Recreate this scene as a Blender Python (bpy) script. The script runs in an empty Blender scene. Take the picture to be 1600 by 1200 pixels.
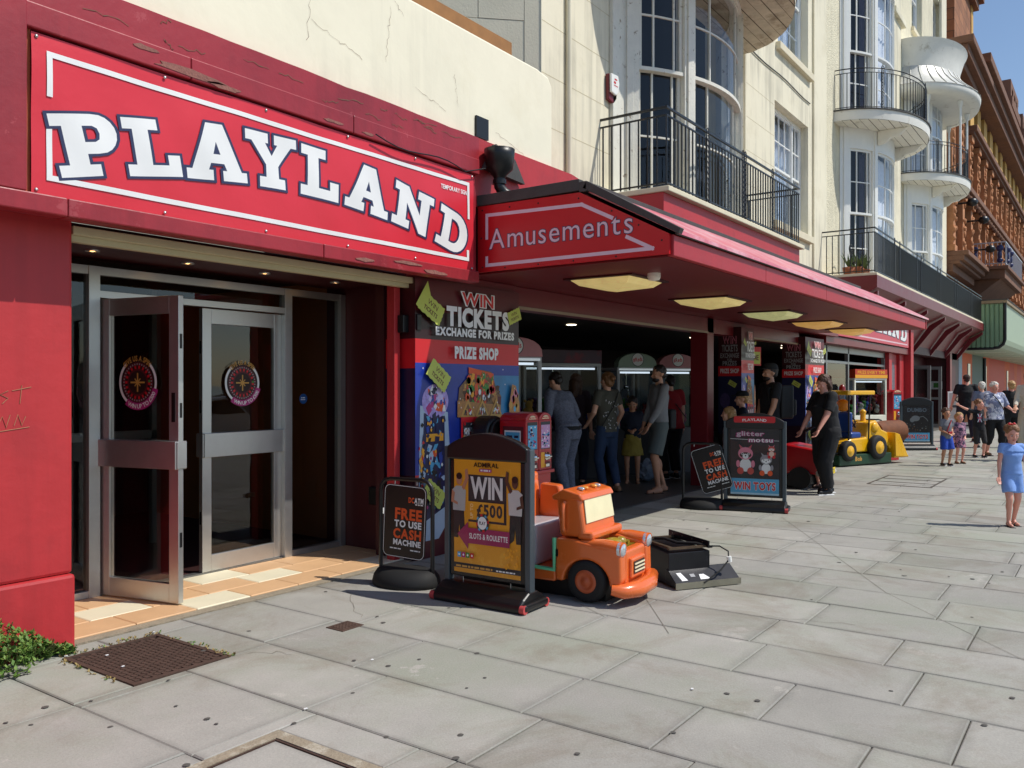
import bpy, bmesh, math, random
from mathutils import Vector, Matrix, Quaternion
random.seed(7)
R = math.radians
sc = bpy.context.scene
col = sc.collection

# ---------------------------------------------------------------- camera, sky, sun, exposure
cam = bpy.data.cameras.new('camera'); camo = bpy.data.objects.new('camera', cam); col.objects.link(camo)
cam.sensor_width = 36; cam.lens = 29.7; cam.shift_y = 0.00125
cam.clip_start = 0.05; cam.clip_end = 3000
camo.location = (0, 0, 1.5); camo.rotation_euler = (R(90), 0, R(-54.4))
sc.camera = camo
SUNV = Vector((.47, -1, 1.515)).normalized()
w = bpy.data.worlds.new('World'); sc.world = w; w.use_nodes = True
nt = w.node_tree; bg = nt.nodes['Background']
sky = nt.nodes.new('ShaderNodeTexSky'); sky.sky_type = 'NISHITA'; sky.sun_disc = False
sky.sun_elevation = math.asin(SUNV.z); sky.sun_rotation = math.atan2(SUNV.x, SUNV.y)
sky.altitude = 0; sky.air_density = 1.0; sky.dust_density = .35; sky.ozone_density = 2.0
nt.links.new(sky.outputs[0], bg.inputs[0]); bg.inputs[1].default_value = .13
sl = bpy.data.lights.new('sun', 'SUN'); sl.energy = 4.0; sl.angle = R(.5); sl.color = (1, .955, .88)
so = bpy.data.objects.new('sun', sl); col.objects.link(so)
so.rotation_euler = SUNV.to_track_quat('Z', 'Y').to_euler(); so.location = (0, -10, 20)
sc.view_settings.view_transform = 'Standard'; sc.view_settings.look = 'None'
sc.view_settings.exposure = 0; sc.view_settings.gamma = 1
sc.cycles.max_bounces = 7; sc.cycles.transparent_max_bounces = 12
sc.cycles.glossy_bounces = 3; sc.cycles.sample_clamp_indirect = 6

# ---------------------------------------------------------------- materials
MATS = {}
def srgb(r, g, b):
    return tuple((x/255/12.92 if x/255 <= .04045 else ((x/255+.055)/1.055)**2.4) for x in (r, g, b))
def nd(nt, t, **k):
    n = nt.nodes.new(t)
    for a, v in k.items(): setattr(n, a, v)
    return n
def mat(name, rgb, rough=.6, metal=0, var=.12, vs=3., bump=.0, bs=60., spec=.5, coat=0, alt=None, altscale=2., altlo=.5, althi=.6, rnd=0., emit=0, trans=0, objspace=False, bdist=.01, alt2=None, dirt=0., streak=0.):
    if name in MATS: return MATS[name]
    m = bpy.data.materials.new(name); m.use_nodes = True; nt = m.node_tree; L = nt.links.new
    b = nt.nodes['Principled BSDF']
    rgb = srgb(*rgb)
    b.inputs['Roughness'].default_value = rough; b.inputs['Metallic'].default_value = metal
    b.inputs['Specular IOR Level'].default_value = spec
    if coat: b.inputs['Coat Weight'].default_value = coat; b.inputs['Coat Roughness'].default_value = .08
    if objspace: src = nd(nt, 'ShaderNodeTexCoord').outputs['Object']
    else: src = nd(nt, 'ShaderNodeNewGeometry').outputs['Position']
    n = nd(nt, 'ShaderNodeTexNoise'); n.inputs['Scale'].default_value = vs; n.inputs['Detail'].default_value = 8; n.inputs['Roughness'].default_value = .65
    L(src, n.inputs['Vector'])
    mr = nd(nt, 'ShaderNodeMapRange'); mr.inputs[1].default_value = .25; mr.inputs[2].default_value = .75
    mr.inputs[3].default_value = 1-var; mr.inputs[4].default_value = 1+var
    L(n.outputs[0], mr.inputs[0])
    hs = nd(nt, 'ShaderNodeHueSaturation'); hs.inputs['Color'].default_value = (*rgb, 1)
    L(mr.outputs[0], hs.inputs['Value']); out = hs.outputs[0]
    if alt:
        n2 = nd(nt, 'ShaderNodeTexNoise'); n2.inputs['Scale'].default_value = altscale; n2.inputs['Detail'].default_value = 9; n2.inputs['Roughness'].default_value = .7
        L(src, n2.inputs['Vector'])
        r2 = nd(nt, 'ShaderNodeMapRange'); r2.inputs[1].default_value = altlo; r2.inputs[2].default_value = althi
        L(n2.outputs[0], r2.inputs[0])
        mx = nd(nt, 'ShaderNodeMix', data_type='RGBA'); L(r2.outputs[0], mx.inputs[0]); L(out, mx.inputs[6]); mx.inputs[7].default_value = (*srgb(*alt), 1)
        out = mx.outputs[2]
    if alt2:
        n3 = nd(nt, 'ShaderNodeTexNoise'); n3.inputs['Scale'].default_value = altscale*3.1; n3.inputs['Detail'].default_value = 9; n3.inputs['Roughness'].default_value = .75
        L(src, n3.inputs['Vector'])
        r3 = nd(nt, 'ShaderNodeMapRange'); r3.inputs[1].default_value = .62; r3.inputs[2].default_value = .645
        L(n3.outputs[0], r3.inputs[0])
        mx3 = nd(nt, 'ShaderNodeMix', data_type='RGBA'); L(r3.outputs[0], mx3.inputs[0]); L(out, mx3.inputs[6]); mx3.inputs[7].default_value = (*srgb(*alt2), 1)
        out = mx3.outputs[2]
    if streak:
        mp = nd(nt, 'ShaderNodeMapping'); mp.inputs['Scale'].default_value = (7, 7, .45); L(src, mp.inputs['Vector'])
        ns = nd(nt, 'ShaderNodeTexNoise'); ns.inputs['Scale'].default_value = 1; ns.inputs['Detail'].default_value = 7; ns.inputs['Roughness'].default_value = .62; L(mp.outputs[0], ns.inputs['Vector'])
        nb2 = nd(nt, 'ShaderNodeTexNoise'); nb2.inputs['Scale'].default_value = .7; nb2.inputs['Detail'].default_value = 4; L(src, nb2.inputs['Vector'])
        mm_ = nd(nt, 'ShaderNodeMath', operation='MULTIPLY'); L(ns.outputs[0], mm_.inputs[0]); L(nb2.outputs[0], mm_.inputs[1])
        rs_ = nd(nt, 'ShaderNodeMapRange'); rs_.inputs[1].default_value = .24; rs_.inputs[2].default_value = .40; rs_.inputs[3].default_value = 1; rs_.inputs[4].default_value = 1-streak; L(mm_.outputs[0], rs_.inputs[0])
        hx = nd(nt, 'ShaderNodeHueSaturation'); L(out, hx.inputs['Color']); L(rs_.outputs[0], hx.inputs['Value']); out = hx.outputs[0]
    if dirt:
        tg = nd(nt, 'ShaderNodeTexCoord'); sx = nd(nt, 'ShaderNodeSeparateXYZ'); L(tg.outputs['Generated'], sx.inputs[0]); mins = []
        for ax_ in (0, 1):
            a1 = nd(nt, 'ShaderNodeMath', operation='SUBTRACT'); a1.inputs[0].default_value = .5; ab = nd(nt, 'ShaderNodeMath', operation='SUBTRACT'); L(sx.outputs[ax_], ab.inputs[0]); ab.inputs[1].default_value = .5
            ac = nd(nt, 'ShaderNodeMath', operation='ABSOLUTE'); L(ab.outputs[0], ac.inputs[0]); L(ac.outputs[0], a1.inputs[1]); mins.append(a1)
        mn = nd(nt, 'ShaderNodeMath', operation='MINIMUM'); L(mins[0].outputs[0], mn.inputs[0]); L(mins[1].outputs[0], mn.inputs[1])
        n6 = nd(nt, 'ShaderNodeTexNoise'); n6.inputs['Scale'].default_value = 7; n6.inputs['Detail'].default_value = 8; L(src, n6.inputs['Vector'])
        m6 = nd(nt, 'ShaderNodeMath', operation='MULTIPLY_ADD'); L(n6.outputs[0], m6.inputs[0]); m6.inputs[1].default_value = -.09; L(mn.outputs[0], m6.inputs[2])
        r6 = nd(nt, 'ShaderNodeMapRange'); r6.inputs[1].default_value = -.045; r6.inputs[2].default_value = .02; r6.inputs[3].default_value = 1-dirt; r6.inputs[4].default_value = 1; L(m6.outputs[0], r6.inputs[0])
        n7 = nd(nt, 'ShaderNodeTexNoise'); n7.inputs['Scale'].default_value = 90; n7.inputs['Detail'].default_value = 4; n7.inputs['Roughness'].default_value = .8; L(src, n7.inputs['Vector'])
        r7 = nd(nt, 'ShaderNodeMapRange'); r7.inputs[1].default_value = .3; r7.inputs[2].default_value = .7; r7.inputs[3].default_value = .86; r7.inputs[4].default_value = 1.12; L(n7.outputs[0], r7.inputs[0])
        n8 = nd(nt, 'ShaderNodeTexNoise'); n8.inputs['Scale'].default_value = 1.15; n8.inputs['Detail'].default_value = 10; n8.inputs['Roughness'].default_value = .72; n8.inputs['Distortion'].default_value = .6; L(src, n8.inputs['Vector'])
        r8 = nd(nt, 'ShaderNodeMapRange'); r8.inputs[1].default_value = .50; r8.inputs[2].default_value = .64; r8.inputs[3].default_value = 0; r8.inputs[4].default_value = .55; L(n8.outputs[0], r8.inputs[0])
        x8 = nd(nt, 'ShaderNodeMix', data_type='RGBA'); L(r8.outputs[0], x8.inputs[0]); L(out, x8.inputs[6]); x8.inputs[7].default_value = (*srgb(132, 122, 108), 1); out = x8.outputs[2]
        m7 = nd(nt, 'ShaderNodeMath', operation='MULTIPLY'); L(r6.outputs[0], m7.inputs[0]); L(r7.outputs[0], m7.inputs[1])
        h6 = nd(nt, 'ShaderNodeHueSaturation'); L(out, h6.inputs['Color']); L(m7.outputs[0], h6.inputs['Value']); out = h6.outputs[0]
    if rnd:
        oi = nd(nt, 'ShaderNodeObjectInfo'); m4 = nd(nt, 'ShaderNodeMapRange'); m4.inputs[3].default_value = 1-rnd; m4.inputs[4].default_value = 1+rnd
        L(oi.outputs['Random'], m4.inputs[0]); h2 = nd(nt, 'ShaderNodeHueSaturation'); L(out, h2.inputs['Color']); L(m4.outputs[0], h2.inputs['Value']); out = h2.outputs[0]
    L(out, b.inputs['Base Color'])
    if bump:
        nb = nd(nt, 'ShaderNodeTexNoise'); nb.inputs['Scale'].default_value = bs; nb.inputs['Detail'].default_value = 6; L(src, nb.inputs['Vector'])
        bp = nd(nt, 'ShaderNodeBump'); bp.inputs['Strength'].default_value = bump; bp.inputs['Distance'].default_value = bdist
        L(nb.outputs[0], bp.inputs['Height']); L(bp.outputs[0], b.inputs['Normal'])
    # roughness variation
    mr5 = nd(nt, 'ShaderNodeMapRange'); mr5.inputs[3].default_value = max(0, rough-.06); mr5.inputs[4].default_value = min(1, rough+.06)
    L(n.outputs[0], mr5.inputs[0]); L(mr5.outputs[0], b.inputs['Roughness'])
    if emit: b.inputs['Emission Color'].default_value = (*rgb, 1); b.inputs['Emission Strength'].default_value = emit
    MATS[name] = m
    return m
def glassmat(name, tint=(190, 205, 205), refl_rough=.0, opacity=.25, ior=1.5):
    if name in MATS: return MATS[name]
    m = bpy.data.materials.new(name); m.use_nodes = True; nt = m.node_tree; L = nt.links.new
    for n in list(nt.nodes):
        if n.type == 'BSDF_PRINCIPLED': nt.nodes.remove(n)
    o = nt.nodes['Material Output']
    fr = nd(nt, 'ShaderNodeFresnel'); fr.inputs[0].default_value = ior
    tr = nd(nt, 'ShaderNodeBsdfTransparent'); tr.inputs[0].default_value = (*srgb(*tint), 1)
    gl = nd(nt, 'ShaderNodeBsdfGlossy'); gl.inputs['Roughness'].default_value = refl_rough
    mx = nd(nt, 'ShaderNodeMixShader'); mul = nd(nt, 'ShaderNodeMath', operation='ADD'); mul.inputs[1].default_value = opacity; mul.use_clamp = True
    tc = nd(nt, 'ShaderNodeNewGeometry'); nb = nd(nt, 'ShaderNodeTexNoise'); nb.inputs['Scale'].default_value = 1.6; L(tc.outputs['Position'], nb.inputs['Vector'])
    bp = nd(nt, 'ShaderNodeBump'); bp.inputs['Strength'].default_value = .06; bp.inputs['Distance'].default_value = .03; L(nb.outputs[0], bp.inputs['Height']); L(bp.outputs[0], gl.inputs['Normal'])
    L(fr.outputs[0], mul.inputs[0])
    inv = nd(nt, 'ShaderNodeMath', operation='SUBTRACT'); inv.inputs[0].default_value = 1; L(tc.outputs['Backfacing'], inv.inputs[1]); m2 = nd(nt, 'ShaderNodeMath', operation='MULTIPLY'); L(mul.outputs[0], m2.inputs[0]); L(inv.outputs[0], m2.inputs[1])
    L(m2.outputs[0], mx.inputs[0]); L(tr.outputs[0], mx.inputs[1]); L(gl.outputs[0], mx.inputs[2]); L(mx.outputs[0], o.inputs[0])
    MATS[name] = m; return m
def brickmat(name, c1, c2, mortar, sc_=1., bw=.5, rh=.25, ms=.02, rough=.85):
    m = bpy.data.materials.new(name); m.use_nodes = True; nt = m.node_tree; L = nt.links.new; b = nt.nodes['Principled BSDF']
    g = nd(nt, 'ShaderNodeNewGeometry'); sp = nd(nt, 'ShaderNodeSeparateXYZ'); L(g.outputs['Position'], sp.inputs[0])
    ad = nd(nt, 'ShaderNodeMath', operation='ADD'); L(sp.outputs[0], ad.inputs[0]); L(sp.outputs[1], ad.inputs[1])
    cb = nd(nt, 'ShaderNodeCombineXYZ'); L(ad.outputs[0], cb.inputs[0]); L(sp.outputs[2], cb.inputs[1])
    br = nd(nt, 'ShaderNodeTexBrick'); L(cb.outputs[0], br.inputs[0]); br.inputs['Scale'].default_value = sc_
    br.inputs['Color1'].default_value = (*srgb(*c1), 1); br.inputs['Color2'].default_value = (*srgb(*c2), 1); br.inputs['Mortar'].default_value = (*srgb(*mortar), 1)
    br.inputs['Brick Width'].default_value = bw; br.inputs['Row Height'].default_value = rh; br.inputs['Mortar Size'].default_value = ms
    n = nd(nt, 'ShaderNodeTexNoise'); n.inputs['Scale'].default_value = 1.3; n.inputs['Detail'].default_value = 8; L(g.outputs['Position'], n.inputs['Vector'])
    mr = nd(nt, 'ShaderNodeMapRange'); mr.inputs[1].default_value = .3; mr.inputs[2].default_value = .7; mr.inputs[3].default_value = .7; mr.inputs[4].default_value = 1.2; L(n.outputs[0], mr.inputs[0])
    hs = nd(nt, 'ShaderNodeHueSaturation'); L(br.outputs[0], hs.inputs['Color']); L(mr.outputs[0], hs.inputs['Value']); L(hs.outputs[0], b.inputs['Base Color'])
    b.inputs['Roughness'].default_value = rough
    bp = nd(nt, 'ShaderNodeBump'); bp.inputs['Strength'].default_value = .4; bp.inputs['Distance'].default_value = .02; L(br.outputs['Fac'], bp.inputs['Height']); bp.invert = True; L(bp.outputs[0], b.inputs['Normal'])
    MATS[name] = m; return m

# ---------------------------------------------------------------- helpers
def link(o, parent=None):
    col.objects.link(o)
    if parent is not None: o.parent = parent
    return o
def tag(o, label=None, cat=None, group=None, kind=None):
    if label: o['label'] = label
    if cat: o['category'] = cat
    if group: o['group'] = group
    if kind: o['kind'] = kind
    return o
def thing(name, label, cat, loc=(0, 0, 0), rz=0, group=None):
    o = bpy.data.objects.new(name, None); col.objects.link(o); o.empty_display_size = .1
    o.location = loc; o.rotation_euler = (0, 0, rz)
    return tag(o, label, cat, group)
def kids(o): return [c for c in bpy.data.objects if c.parent is o]
def copy_tree(o, parent=None, depth=0):
    c = o.copy(); col.objects.link(c); c.parent = parent
    for ch in list(o.children): copy_tree(ch, c)
    return c
def frame(o, u, v):
    o, u, v = Vector(o), Vector(u).normalized(), Vector(v).normalized(); n = u.cross(v)
    return Matrix(((u.x, v.x, n.x, o.x), (u.y, v.y, n.y, o.y), (u.z, v.z, n.z, o.z), (0, 0, 0, 1)))
def split(o):
    """one object per disconnected piece, same name and parent"""
    bm = bmesh.new(); bm.from_mesh(o.data); left = set(bm.verts); isl = []
    while left:
        st = [left.pop()]; g_ = set(st)
        while st:
            for e in st.pop().link_edges:
                for v in e.verts:
                    if v in left: left.discard(v); g_.add(v); st.append(v)
        isl.append(g_)
    bm.verts.index_update(); ids = [sorted(v.index for v in g_) for g_ in isl]; bm.free(); me = o.data; out = []
    for idx in ids:
        mp = {j: i for i, j in enumerate(idx)}; fs = [p for p in me.polygons if p.vertices[0] in mp]
        n = bpy.data.meshes.new(o.name); n.from_pydata([me.vertices[j].co for j in idx], [], [tuple(mp[v] for v in p.vertices) for p in fs])
        for m_ in me.materials: n.materials.append(m_)
        for q, p in zip(n.polygons, fs): q.material_index = p.material_index; q.use_smooth = p.use_smooth
        c = o.copy(); c.data = n; col.objects.link(c); out.append(c)
    nm = o.name; bpy.data.objects.remove(o)
    for c in out: c.name = nm.split('.')[0]
    return out
class M:
    """collects shapes and links them as one mesh object"""
    def __init__(s): s.v = []; s.f = []; s.m = []; s.sm = []
    def add(s, vs, fs, mi=0, smooth=False, mx=None):
        k = len(s.v)
        s.v += [tuple(mx @ Vector(p)) if mx else tuple(p) for p in vs]
        for f in fs: s.f.append(tuple(i+k for i in f)); s.m.append(mi); s.sm.append(smooth)
        return s
    def box(s, x0, x1, y0, y1, z0, z1, mi=0, mx=None):
        return s.add([(x0, y0, z0), (x1, y0, z0), (x1, y1, z0), (x0, y1, z0), (x0, y0, z1), (x1, y0, z1), (x1, y1, z1), (x0, y1, z1)],
              [(0, 3, 2, 1), (4, 5, 6, 7), (0, 1, 5, 4), (1, 2, 6, 5), (2, 3, 7, 6), (3, 0, 4, 7)], mi, mx=mx)
    def ext(s, pts, vec, mi=0, mx=None, smooth=False):
        n = len(pts); vec = Vector(vec); a = [Vector(p) for p in pts]; b = [p+vec for p in a]
        nrm = sum(((a[i]-a[0]).cross(a[(i+1) % n]-a[0]) for i in range(n)), Vector())
        fl = nrm.dot(vec) < 0
        fs = [tuple(range(n))[::-1], tuple(range(n, 2*n))] + [(i, (i+1) % n, (i+1) % n+n, i+n) for i in range(n)]
        if fl: fs = [f[::-1] for f in fs]
        return s.add(a+b, fs, mi, mx=mx, smooth=smooth)
    def quad(s, *p, mi=0): return s.add(p, [tuple(range(len(p)))], mi)
    def tube(s, pts, r, n=8, mi=0, closed=False, mx=None, caps=True):
        pts = [Vector(p) for p in pts]; N = len(pts); rs = r if isinstance(r, (list, tuple)) else [r]*N
        vs = []; up = None
        for i, p in enumerate(pts):
            if closed: t = pts[(i+1) % N]-pts[i-1]
            else: t = pts[min(i+1, N-1)]-pts[max(i-1, 0)]
            t.normalize()
            if up is None: up = Vector((0, 0, 1)) if abs(t.z) < .9 else Vector((1, 0, 0))
            a = (up - t*up.dot(t)).normalized(); b = t.cross(a); up = a
            for k in range(n):
                q = 2*math.pi*k/n; vs.append(p+(a*math.cos(q)+b*math.sin(q))*rs[i])
        fs = []
        for i in range(N if closed else N-1):
            j = (i+1) % N
            for k in range(n): fs.append((i*n+k, i*n+(k+1) % n, j*n+(k+1) % n, j*n+k))
        s.add(vs, fs, mi, True, mx)
        if not closed and caps:
            s.add(vs[:n], [tuple(range(n))[::-1]], mi, mx=mx); s.add(vs[-n:], [tuple(range(n))], mi, mx=mx)
        return s
    def cyl(s, p0, p1, r0, r1=None, n=16, mi=0, mx=None): return s.tube([p0, p1], [r0, r0 if r1 is None else r1], n, mi, mx=mx)
    def lathe(s, prof, n=20, mi=0, mx=None, smooth=True, a0=0, a1=2*math.pi):
        """prof: (r,z) list, around local z"""
        full = abs(a1-a0-2*math.pi) < 1e-6; K = n if full else n+1; vs = []
        for (r, z) in prof:
            for k in range(K):
                q = a0+(a1-a0)*k/n; vs.append((r*math.cos(q), r*math.sin(q), z))
        fs = []
        for i in range(len(prof)-1):
            for k in range(n):
                k2 = (k+1) % K if full else k+1
                fs.append((i*K+k, i*K+k2, (i+1)*K+k2, (i+1)*K+k))
        return s.add(vs, fs, mi, smooth, mx)
    def ball(s, c, r, n=14, mi=0, mx=None):
        rx, ry, rz = r if isinstance(r, (tuple, list)) else (r, r, r); h = n//2; vs = []; fs = []
        for i in range(h+1):
            t = math.pi*i/h
            for k in range(n):
                q = 2*math.pi*k/n; vs.append((c[0]+rx*math.sin(t)*math.cos(q), c[1]+ry*math.sin(t)*math.sin(q), c[2]+rz*math.cos(t)))
        for i in range(h):
            for k in range(n): fs.append((i*n+k, (i+1)*n+k, (i+1)*n+(k+1) % n, i*n+(k+1) % n))
        return s.add(vs, fs, mi, True, mx)
    def arcbox(s, cx, cy, r0, r1, a0, a1, z0, z1, n=6, mi=0):
        """curved box, angles in degrees measured from -Y towards +X"""
        vs = []
        for i in range(n+1):
            a = R(a0+(a1-a0)*i/n)
            for (r, z) in ((r1, z0), (r1, z1), (r0, z1), (r0, z0)): vs.append((cx+r*math.sin(a), cy-r*math.cos(a), z))
        fs = []
        for i in range(n):
            for k in range(4): fs.append((i*4+k, (i+1)*4+k, (i+1)*4+(k+1) % 4, i*4+(k+1) % 4))
        fs += [(0, 1, 2, 3), tuple(n*4+k for k in (3, 2, 1, 0))]
        return s.add(vs, fs, mi)
    def build(s, name, mats, parent=None, bevel=0, loc=None, rot=None, seg=2, mesh=None):
        me = bpy.data.meshes.new(name); me.from_pydata(s.v, [], s.f)
        for m in (mats if isinstance(mats, (list, tuple)) else [mats]): me.materials.append(m)
        me.polygons.foreach_set('material_index', s.m); me.polygons.foreach_set('use_smooth', s.sm); me.update()
        o = bpy.data.objects.new(name, me); link(o, parent)
        if loc: o.location = loc
        if rot: o.rotation_euler = rot
        if bevel:
            b = o.modifiers.new('b', 'BEVEL'); b.width = bevel; b.segments = seg; b.limit_method = 'ANGLE'; b.angle_limit = R(35)
            b.harden_normals = False
        return o

# ---- text: glyph cache from the built in font, plus hand drawn slab letters
GL = {}
WT = {'r': 0, 'b': .024, 'k': .04, 'h': .058, 'o': .075}
TRK = {'r': 0, 'b': .035, 'k': .06, 'h': .09, 'o': .06}
def _glyphs():
    chars = "ABCDEFGHIJKLMNOPQRSTUVWXYZabcdefghijklmnopqrstuvwxyz0123456789£&#-.+*'/@"
    obs = {}
    for wn, wv in WT.items():
        for ch in chars:
            c = bpy.data.curves.new('g', 'FONT'); c.body = ch; c.offset = wv; c.resolution_u = 3
            o = bpy.data.objects.new('g', c); col.objects.link(o); obs[ch, wn] = o
    SL = {
     'L': [[(0,0),(.84,0),(.84,.38),(.64,.38),(.64,.2),(.38,.2),(.38,.81),(.54,.81),(.54,1),(0,1),(0,.81),(.14,.81),(.14,.2),(0,.2)]],
     'P': [[(0,0),(.54,0),(.54,.19),(.4,.19),(.4,.36),(.55,.36)]+[(.58+.28*math.sin(t), .68-.32*math.cos(t)) for t in [math.pi*i/10 for i in range(1,10)]]+[(.55,1),(0,1),(0,.81),(.14,.81),(.14,.19),(0,.19)],
           [(.4,.55),(.4,.81),(.54,.81),(.6,.77),(.62,.68),(.6,.59),(.54,.55)]],
     'A': [[(0,0),(.42,0),(.42,.18),(.35,.18),(.39,.3),(.61,.3),(.65,.18),(.58,.18),(.58,0),(1,0),(1,.18),(.91,.18),(.64,1),(.36,1),(.09,.18),(0,.18)],[(.44,.46),(.5,.68),(.56,.46)]],
     'Y': [[(.26,0),(.74,0),(.74,.19),(.62,.19),(.62,.42),(.88,.82),(.99,.82),(.99,1),(.56,1),(.56,.82),(.62,.82),(.5,.6),(.38,.82),(.44,.82),(.44,1),(.01,1),(.01,.82),(.12,.82),(.38,.42),(.38,.19),(.26,.19)]],
     'N': [[(0,0),(.44,0),(.44,.19),(.34,.19),(.34,.6),(.72,0),(.93,0),(.93,.81),(1.04,.81),(1.04,1),(.62,1),(.62,.81),(.71,.81),(.71,.44),(.36,1),(0,1),(0,.81),(.12,.81),(.12,.19),(0,.19)]],
     'D': [[(0,0),(.5,0)]+[(.5+.45*math.sin(t), .5-.5*math.cos(t)) for t in [math.pi*i/12 for i in range(1,12)]]+[(.5,1),(0,1),(0,.81),(.14,.81),(.14,.19),(0,.19)],
           [(.38,.2),(.38,.8),(.48,.8)]+[(.48+.22*math.sin(t), .5+.3*math.cos(t)) for t in [math.pi*i/8 for i in range(1,8)]]+[(.48,.2)]]}
    for ch, spl in SL.items():
        for wn, off in (('S', 0), ('T', .045)):
            c = bpy.data.curves.new('g', 'CURVE'); c.dimensions = '2D'; c.fill_mode = 'BOTH'; c.offset = off
            for pts in spl:
                sp = c.splines.new('POLY'); sp.points.add(len(pts)-1); sp.use_cyclic_u = True
                for p, q in zip(sp.points, pts): p.co = (q[0], q[1], 0, 1)
            o = bpy.data.objects.new('g', c); col.objects.link(o); obs[ch, wn] = o
    dg = bpy.context.evaluated_depsgraph_get()
    for k, o in obs.items():
        me = o.evaluated_get(dg).to_mesh(); vs = [(v.co.x, v.co.y) for v in me.vertices]; fs = [tuple(p.vertices) for p in me.polygons]
        fs2 = []
        for f in fs:
            ar = sum(vs[f[i]][0]*vs[f[(i+1) % len(f)]][1]-vs[f[(i+1) % len(f)]][0]*vs[f[i]][1] for i in range(len(f)))
            fs2.append(f if ar > 0 else f[::-1])
        GL[k] = (vs, fs2)
    for k, o in obs.items():
        c = o.data; bpy.data.objects.remove(o); bpy.data.curves.remove(c)
_glyphs()
def _adv(ch):
    if ch == ' ': return 0, .26
    vs = GL[ch, 'r'][0]; x0 = min(p[0] for p in vs); x1 = max(p[0] for p in vs); return x0, x1-x0+.085
class Print:
    """flat print: layered shapes on a local plane (x right, y up, z out)"""
    def __init__(s, z0=.0006, dz=.0004): s.m = M(); s.mats = []; s.z = z0; s.dz = dz
    def mi(s, m):
        if m not in s.mats: s.mats.append(m)
        return s.mats.index(m)
    def poly(s, pts, m, keep=False):
        s.m.add([(x, y, s.z) for x, y in pts], [tuple(range(len(pts)))], s.mi(m))
        if not keep: s.z += s.dz
    def rect(s, x0, y0, x1, y1, m, keep=False): s.poly([(x0, y0), (x1, y0), (x1, y1), (x0, y1)], m, keep)
    def rrect(s, x0, y0, x1, y1, r, m, keep=False):
        pts = []
        for cx, cy, a in ((x1-r, y0+r, -90), (x1-r, y1-r, 0), (x0+r, y1-r, 90), (x0+r, y0+r, 180)):
            for i in range(6): t = R(a+18*i); pts.append((cx+r*math.cos(t), cy+r*math.sin(t)))
        s.poly(pts, m, keep)
    def circ(s, cx, cy, r, m, ry=None, n=24, keep=False): s.poly([(cx+r*math.cos(2*math.pi*i/n), cy+(ry or r)*math.sin(2*math.pi*i/n)) for i in range(n)], m, keep)
    def ring(s, cx, cy, r0, r1, a0, a1, m, n=24):
        vs = []; fs = []
        for i in range(n+1):
            t = R(a0+(a1-a0)*i/n); vs += [(cx+r0*math.cos(t), cy+r0*math.sin(t), s.z), (cx+r1*math.cos(t), cy+r1*math.sin(t), s.z)]
        for i in range(n): fs.append((2*i, 2*i+1, 2*i+3, 2*i+2))
        s.m.add(vs, fs, s.mi(m)); s.z += s.dz
    def line(s, pts, wd, m, keep=False):
        for (a, b) in zip(pts, pts[1:]):
            dx, dy = b[0]-a[0], b[1]-a[1]; l = math.hypot(dx, dy) or 1; nx, ny = -dy/l*wd/2, dx/l*wd/2; ex, ey = dx/l*wd/2, dy/l*wd/2
            s.poly([(a[0]-nx-ex, a[1]-ny-ey), (b[0]-nx+ex, b[1]-ny+ey), (b[0]+nx+ex, b[1]+ny+ey), (a[0]+nx-ex, a[1]+ny-ey)], m, True)
            s.z += s.dz*.25
        if not keep: s.z += s.dz
    def width(s, t, tr=0): return sum(_adv(c)[1]+tr for c in t)-.085-tr
    def text(s, t, x, y, h, m, wt='r', xs=1., al='c', rot=0, outline=None, ow='o', fit=None, warp=None):
        """h = cap height; x,y = baseline anchor"""
        k = h/.69
        tr = TRK.get(wt, 0)+(.05 if outline else 0)
        if fit: xs = fit/(s.width(t, tr)*k)
        W = s.width(t, tr)*k*xs; x0 = {'c': -W/2, 'l': 0, 'r': -W}[al]; ca, sa = math.cos(R(rot)), math.sin(R(rot))
        for mm, ww in (([(outline, ow)] if outline else []) + [(m, wt)]):
            cx = x0
            for ch in t:
                a0, adv = _adv(ch)
                if ch != ' ':
                    vs, fs = GL[ch, ww]; out = []
                    for vx, vy in vs:
                        lx, ly = cx+(vx-a0)*k*xs, vy*k
                        px, py = x+lx*ca-ly*sa, y+lx*sa+ly*ca
                        if warp: px, py = warp(px, py)
                        out.append((px, py, s.z))
                    s.m.add(out, fs, s.mi(mm))
                cx += (adv+tr)*k*xs
            s.z += s.dz
    def dashes(s, seed, x, y, h, m, wt='r', al='c', fit=.1, rot=0):
        """print too small to read: a row of word-length strokes"""
        rs = random.Random(seed); W = fit; x0 = x-{'c': W/2, 'l': 0, 'r': W}[al]; e = x0+W
        while x0 < e-h:
            l = min(h*rs.uniform(1.5, 4), e-x0); s.rect(x0, y, x0+l, y+h, m, True); x0 += l+h*.7
        s.z += s.dz
    def arctext(s, t, cx, cy, r, h, a_mid, m, wt='b', xs=1., inward=False, span=None):
        k = h/.69; W = s.width(t)*k*xs
        if span: xs = R(span)*r/(s.width(t)*k); W = R(span)*r
        pos = -W/2
        for ch in t:
            a0, adv = _adv(ch); mid = pos+adv*k*xs/2; d = math.degrees(mid/r)
            if ch != ' ':
                ang = a_mid-d if not inward else a_mid+d
                rot = ang-90 if not inward else ang+90
                ca, sa = math.cos(R(rot)), math.sin(R(rot)); bx, by = cx+r*math.cos(R(ang)), cy+r*math.sin(R(ang))
                vs, fs = GL[ch, wt]
                s.m.add([(bx+((vx-a0)*k*xs-adv*k*xs/2)*ca-vy*k*sa, by+((vx-a0)*k*xs-adv*k*xs/2)*sa+vy*k*ca, s.z) for vx, vy in vs], fs, s.mi(m))
            pos += adv*k*xs
        s.z += s.dz
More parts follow.
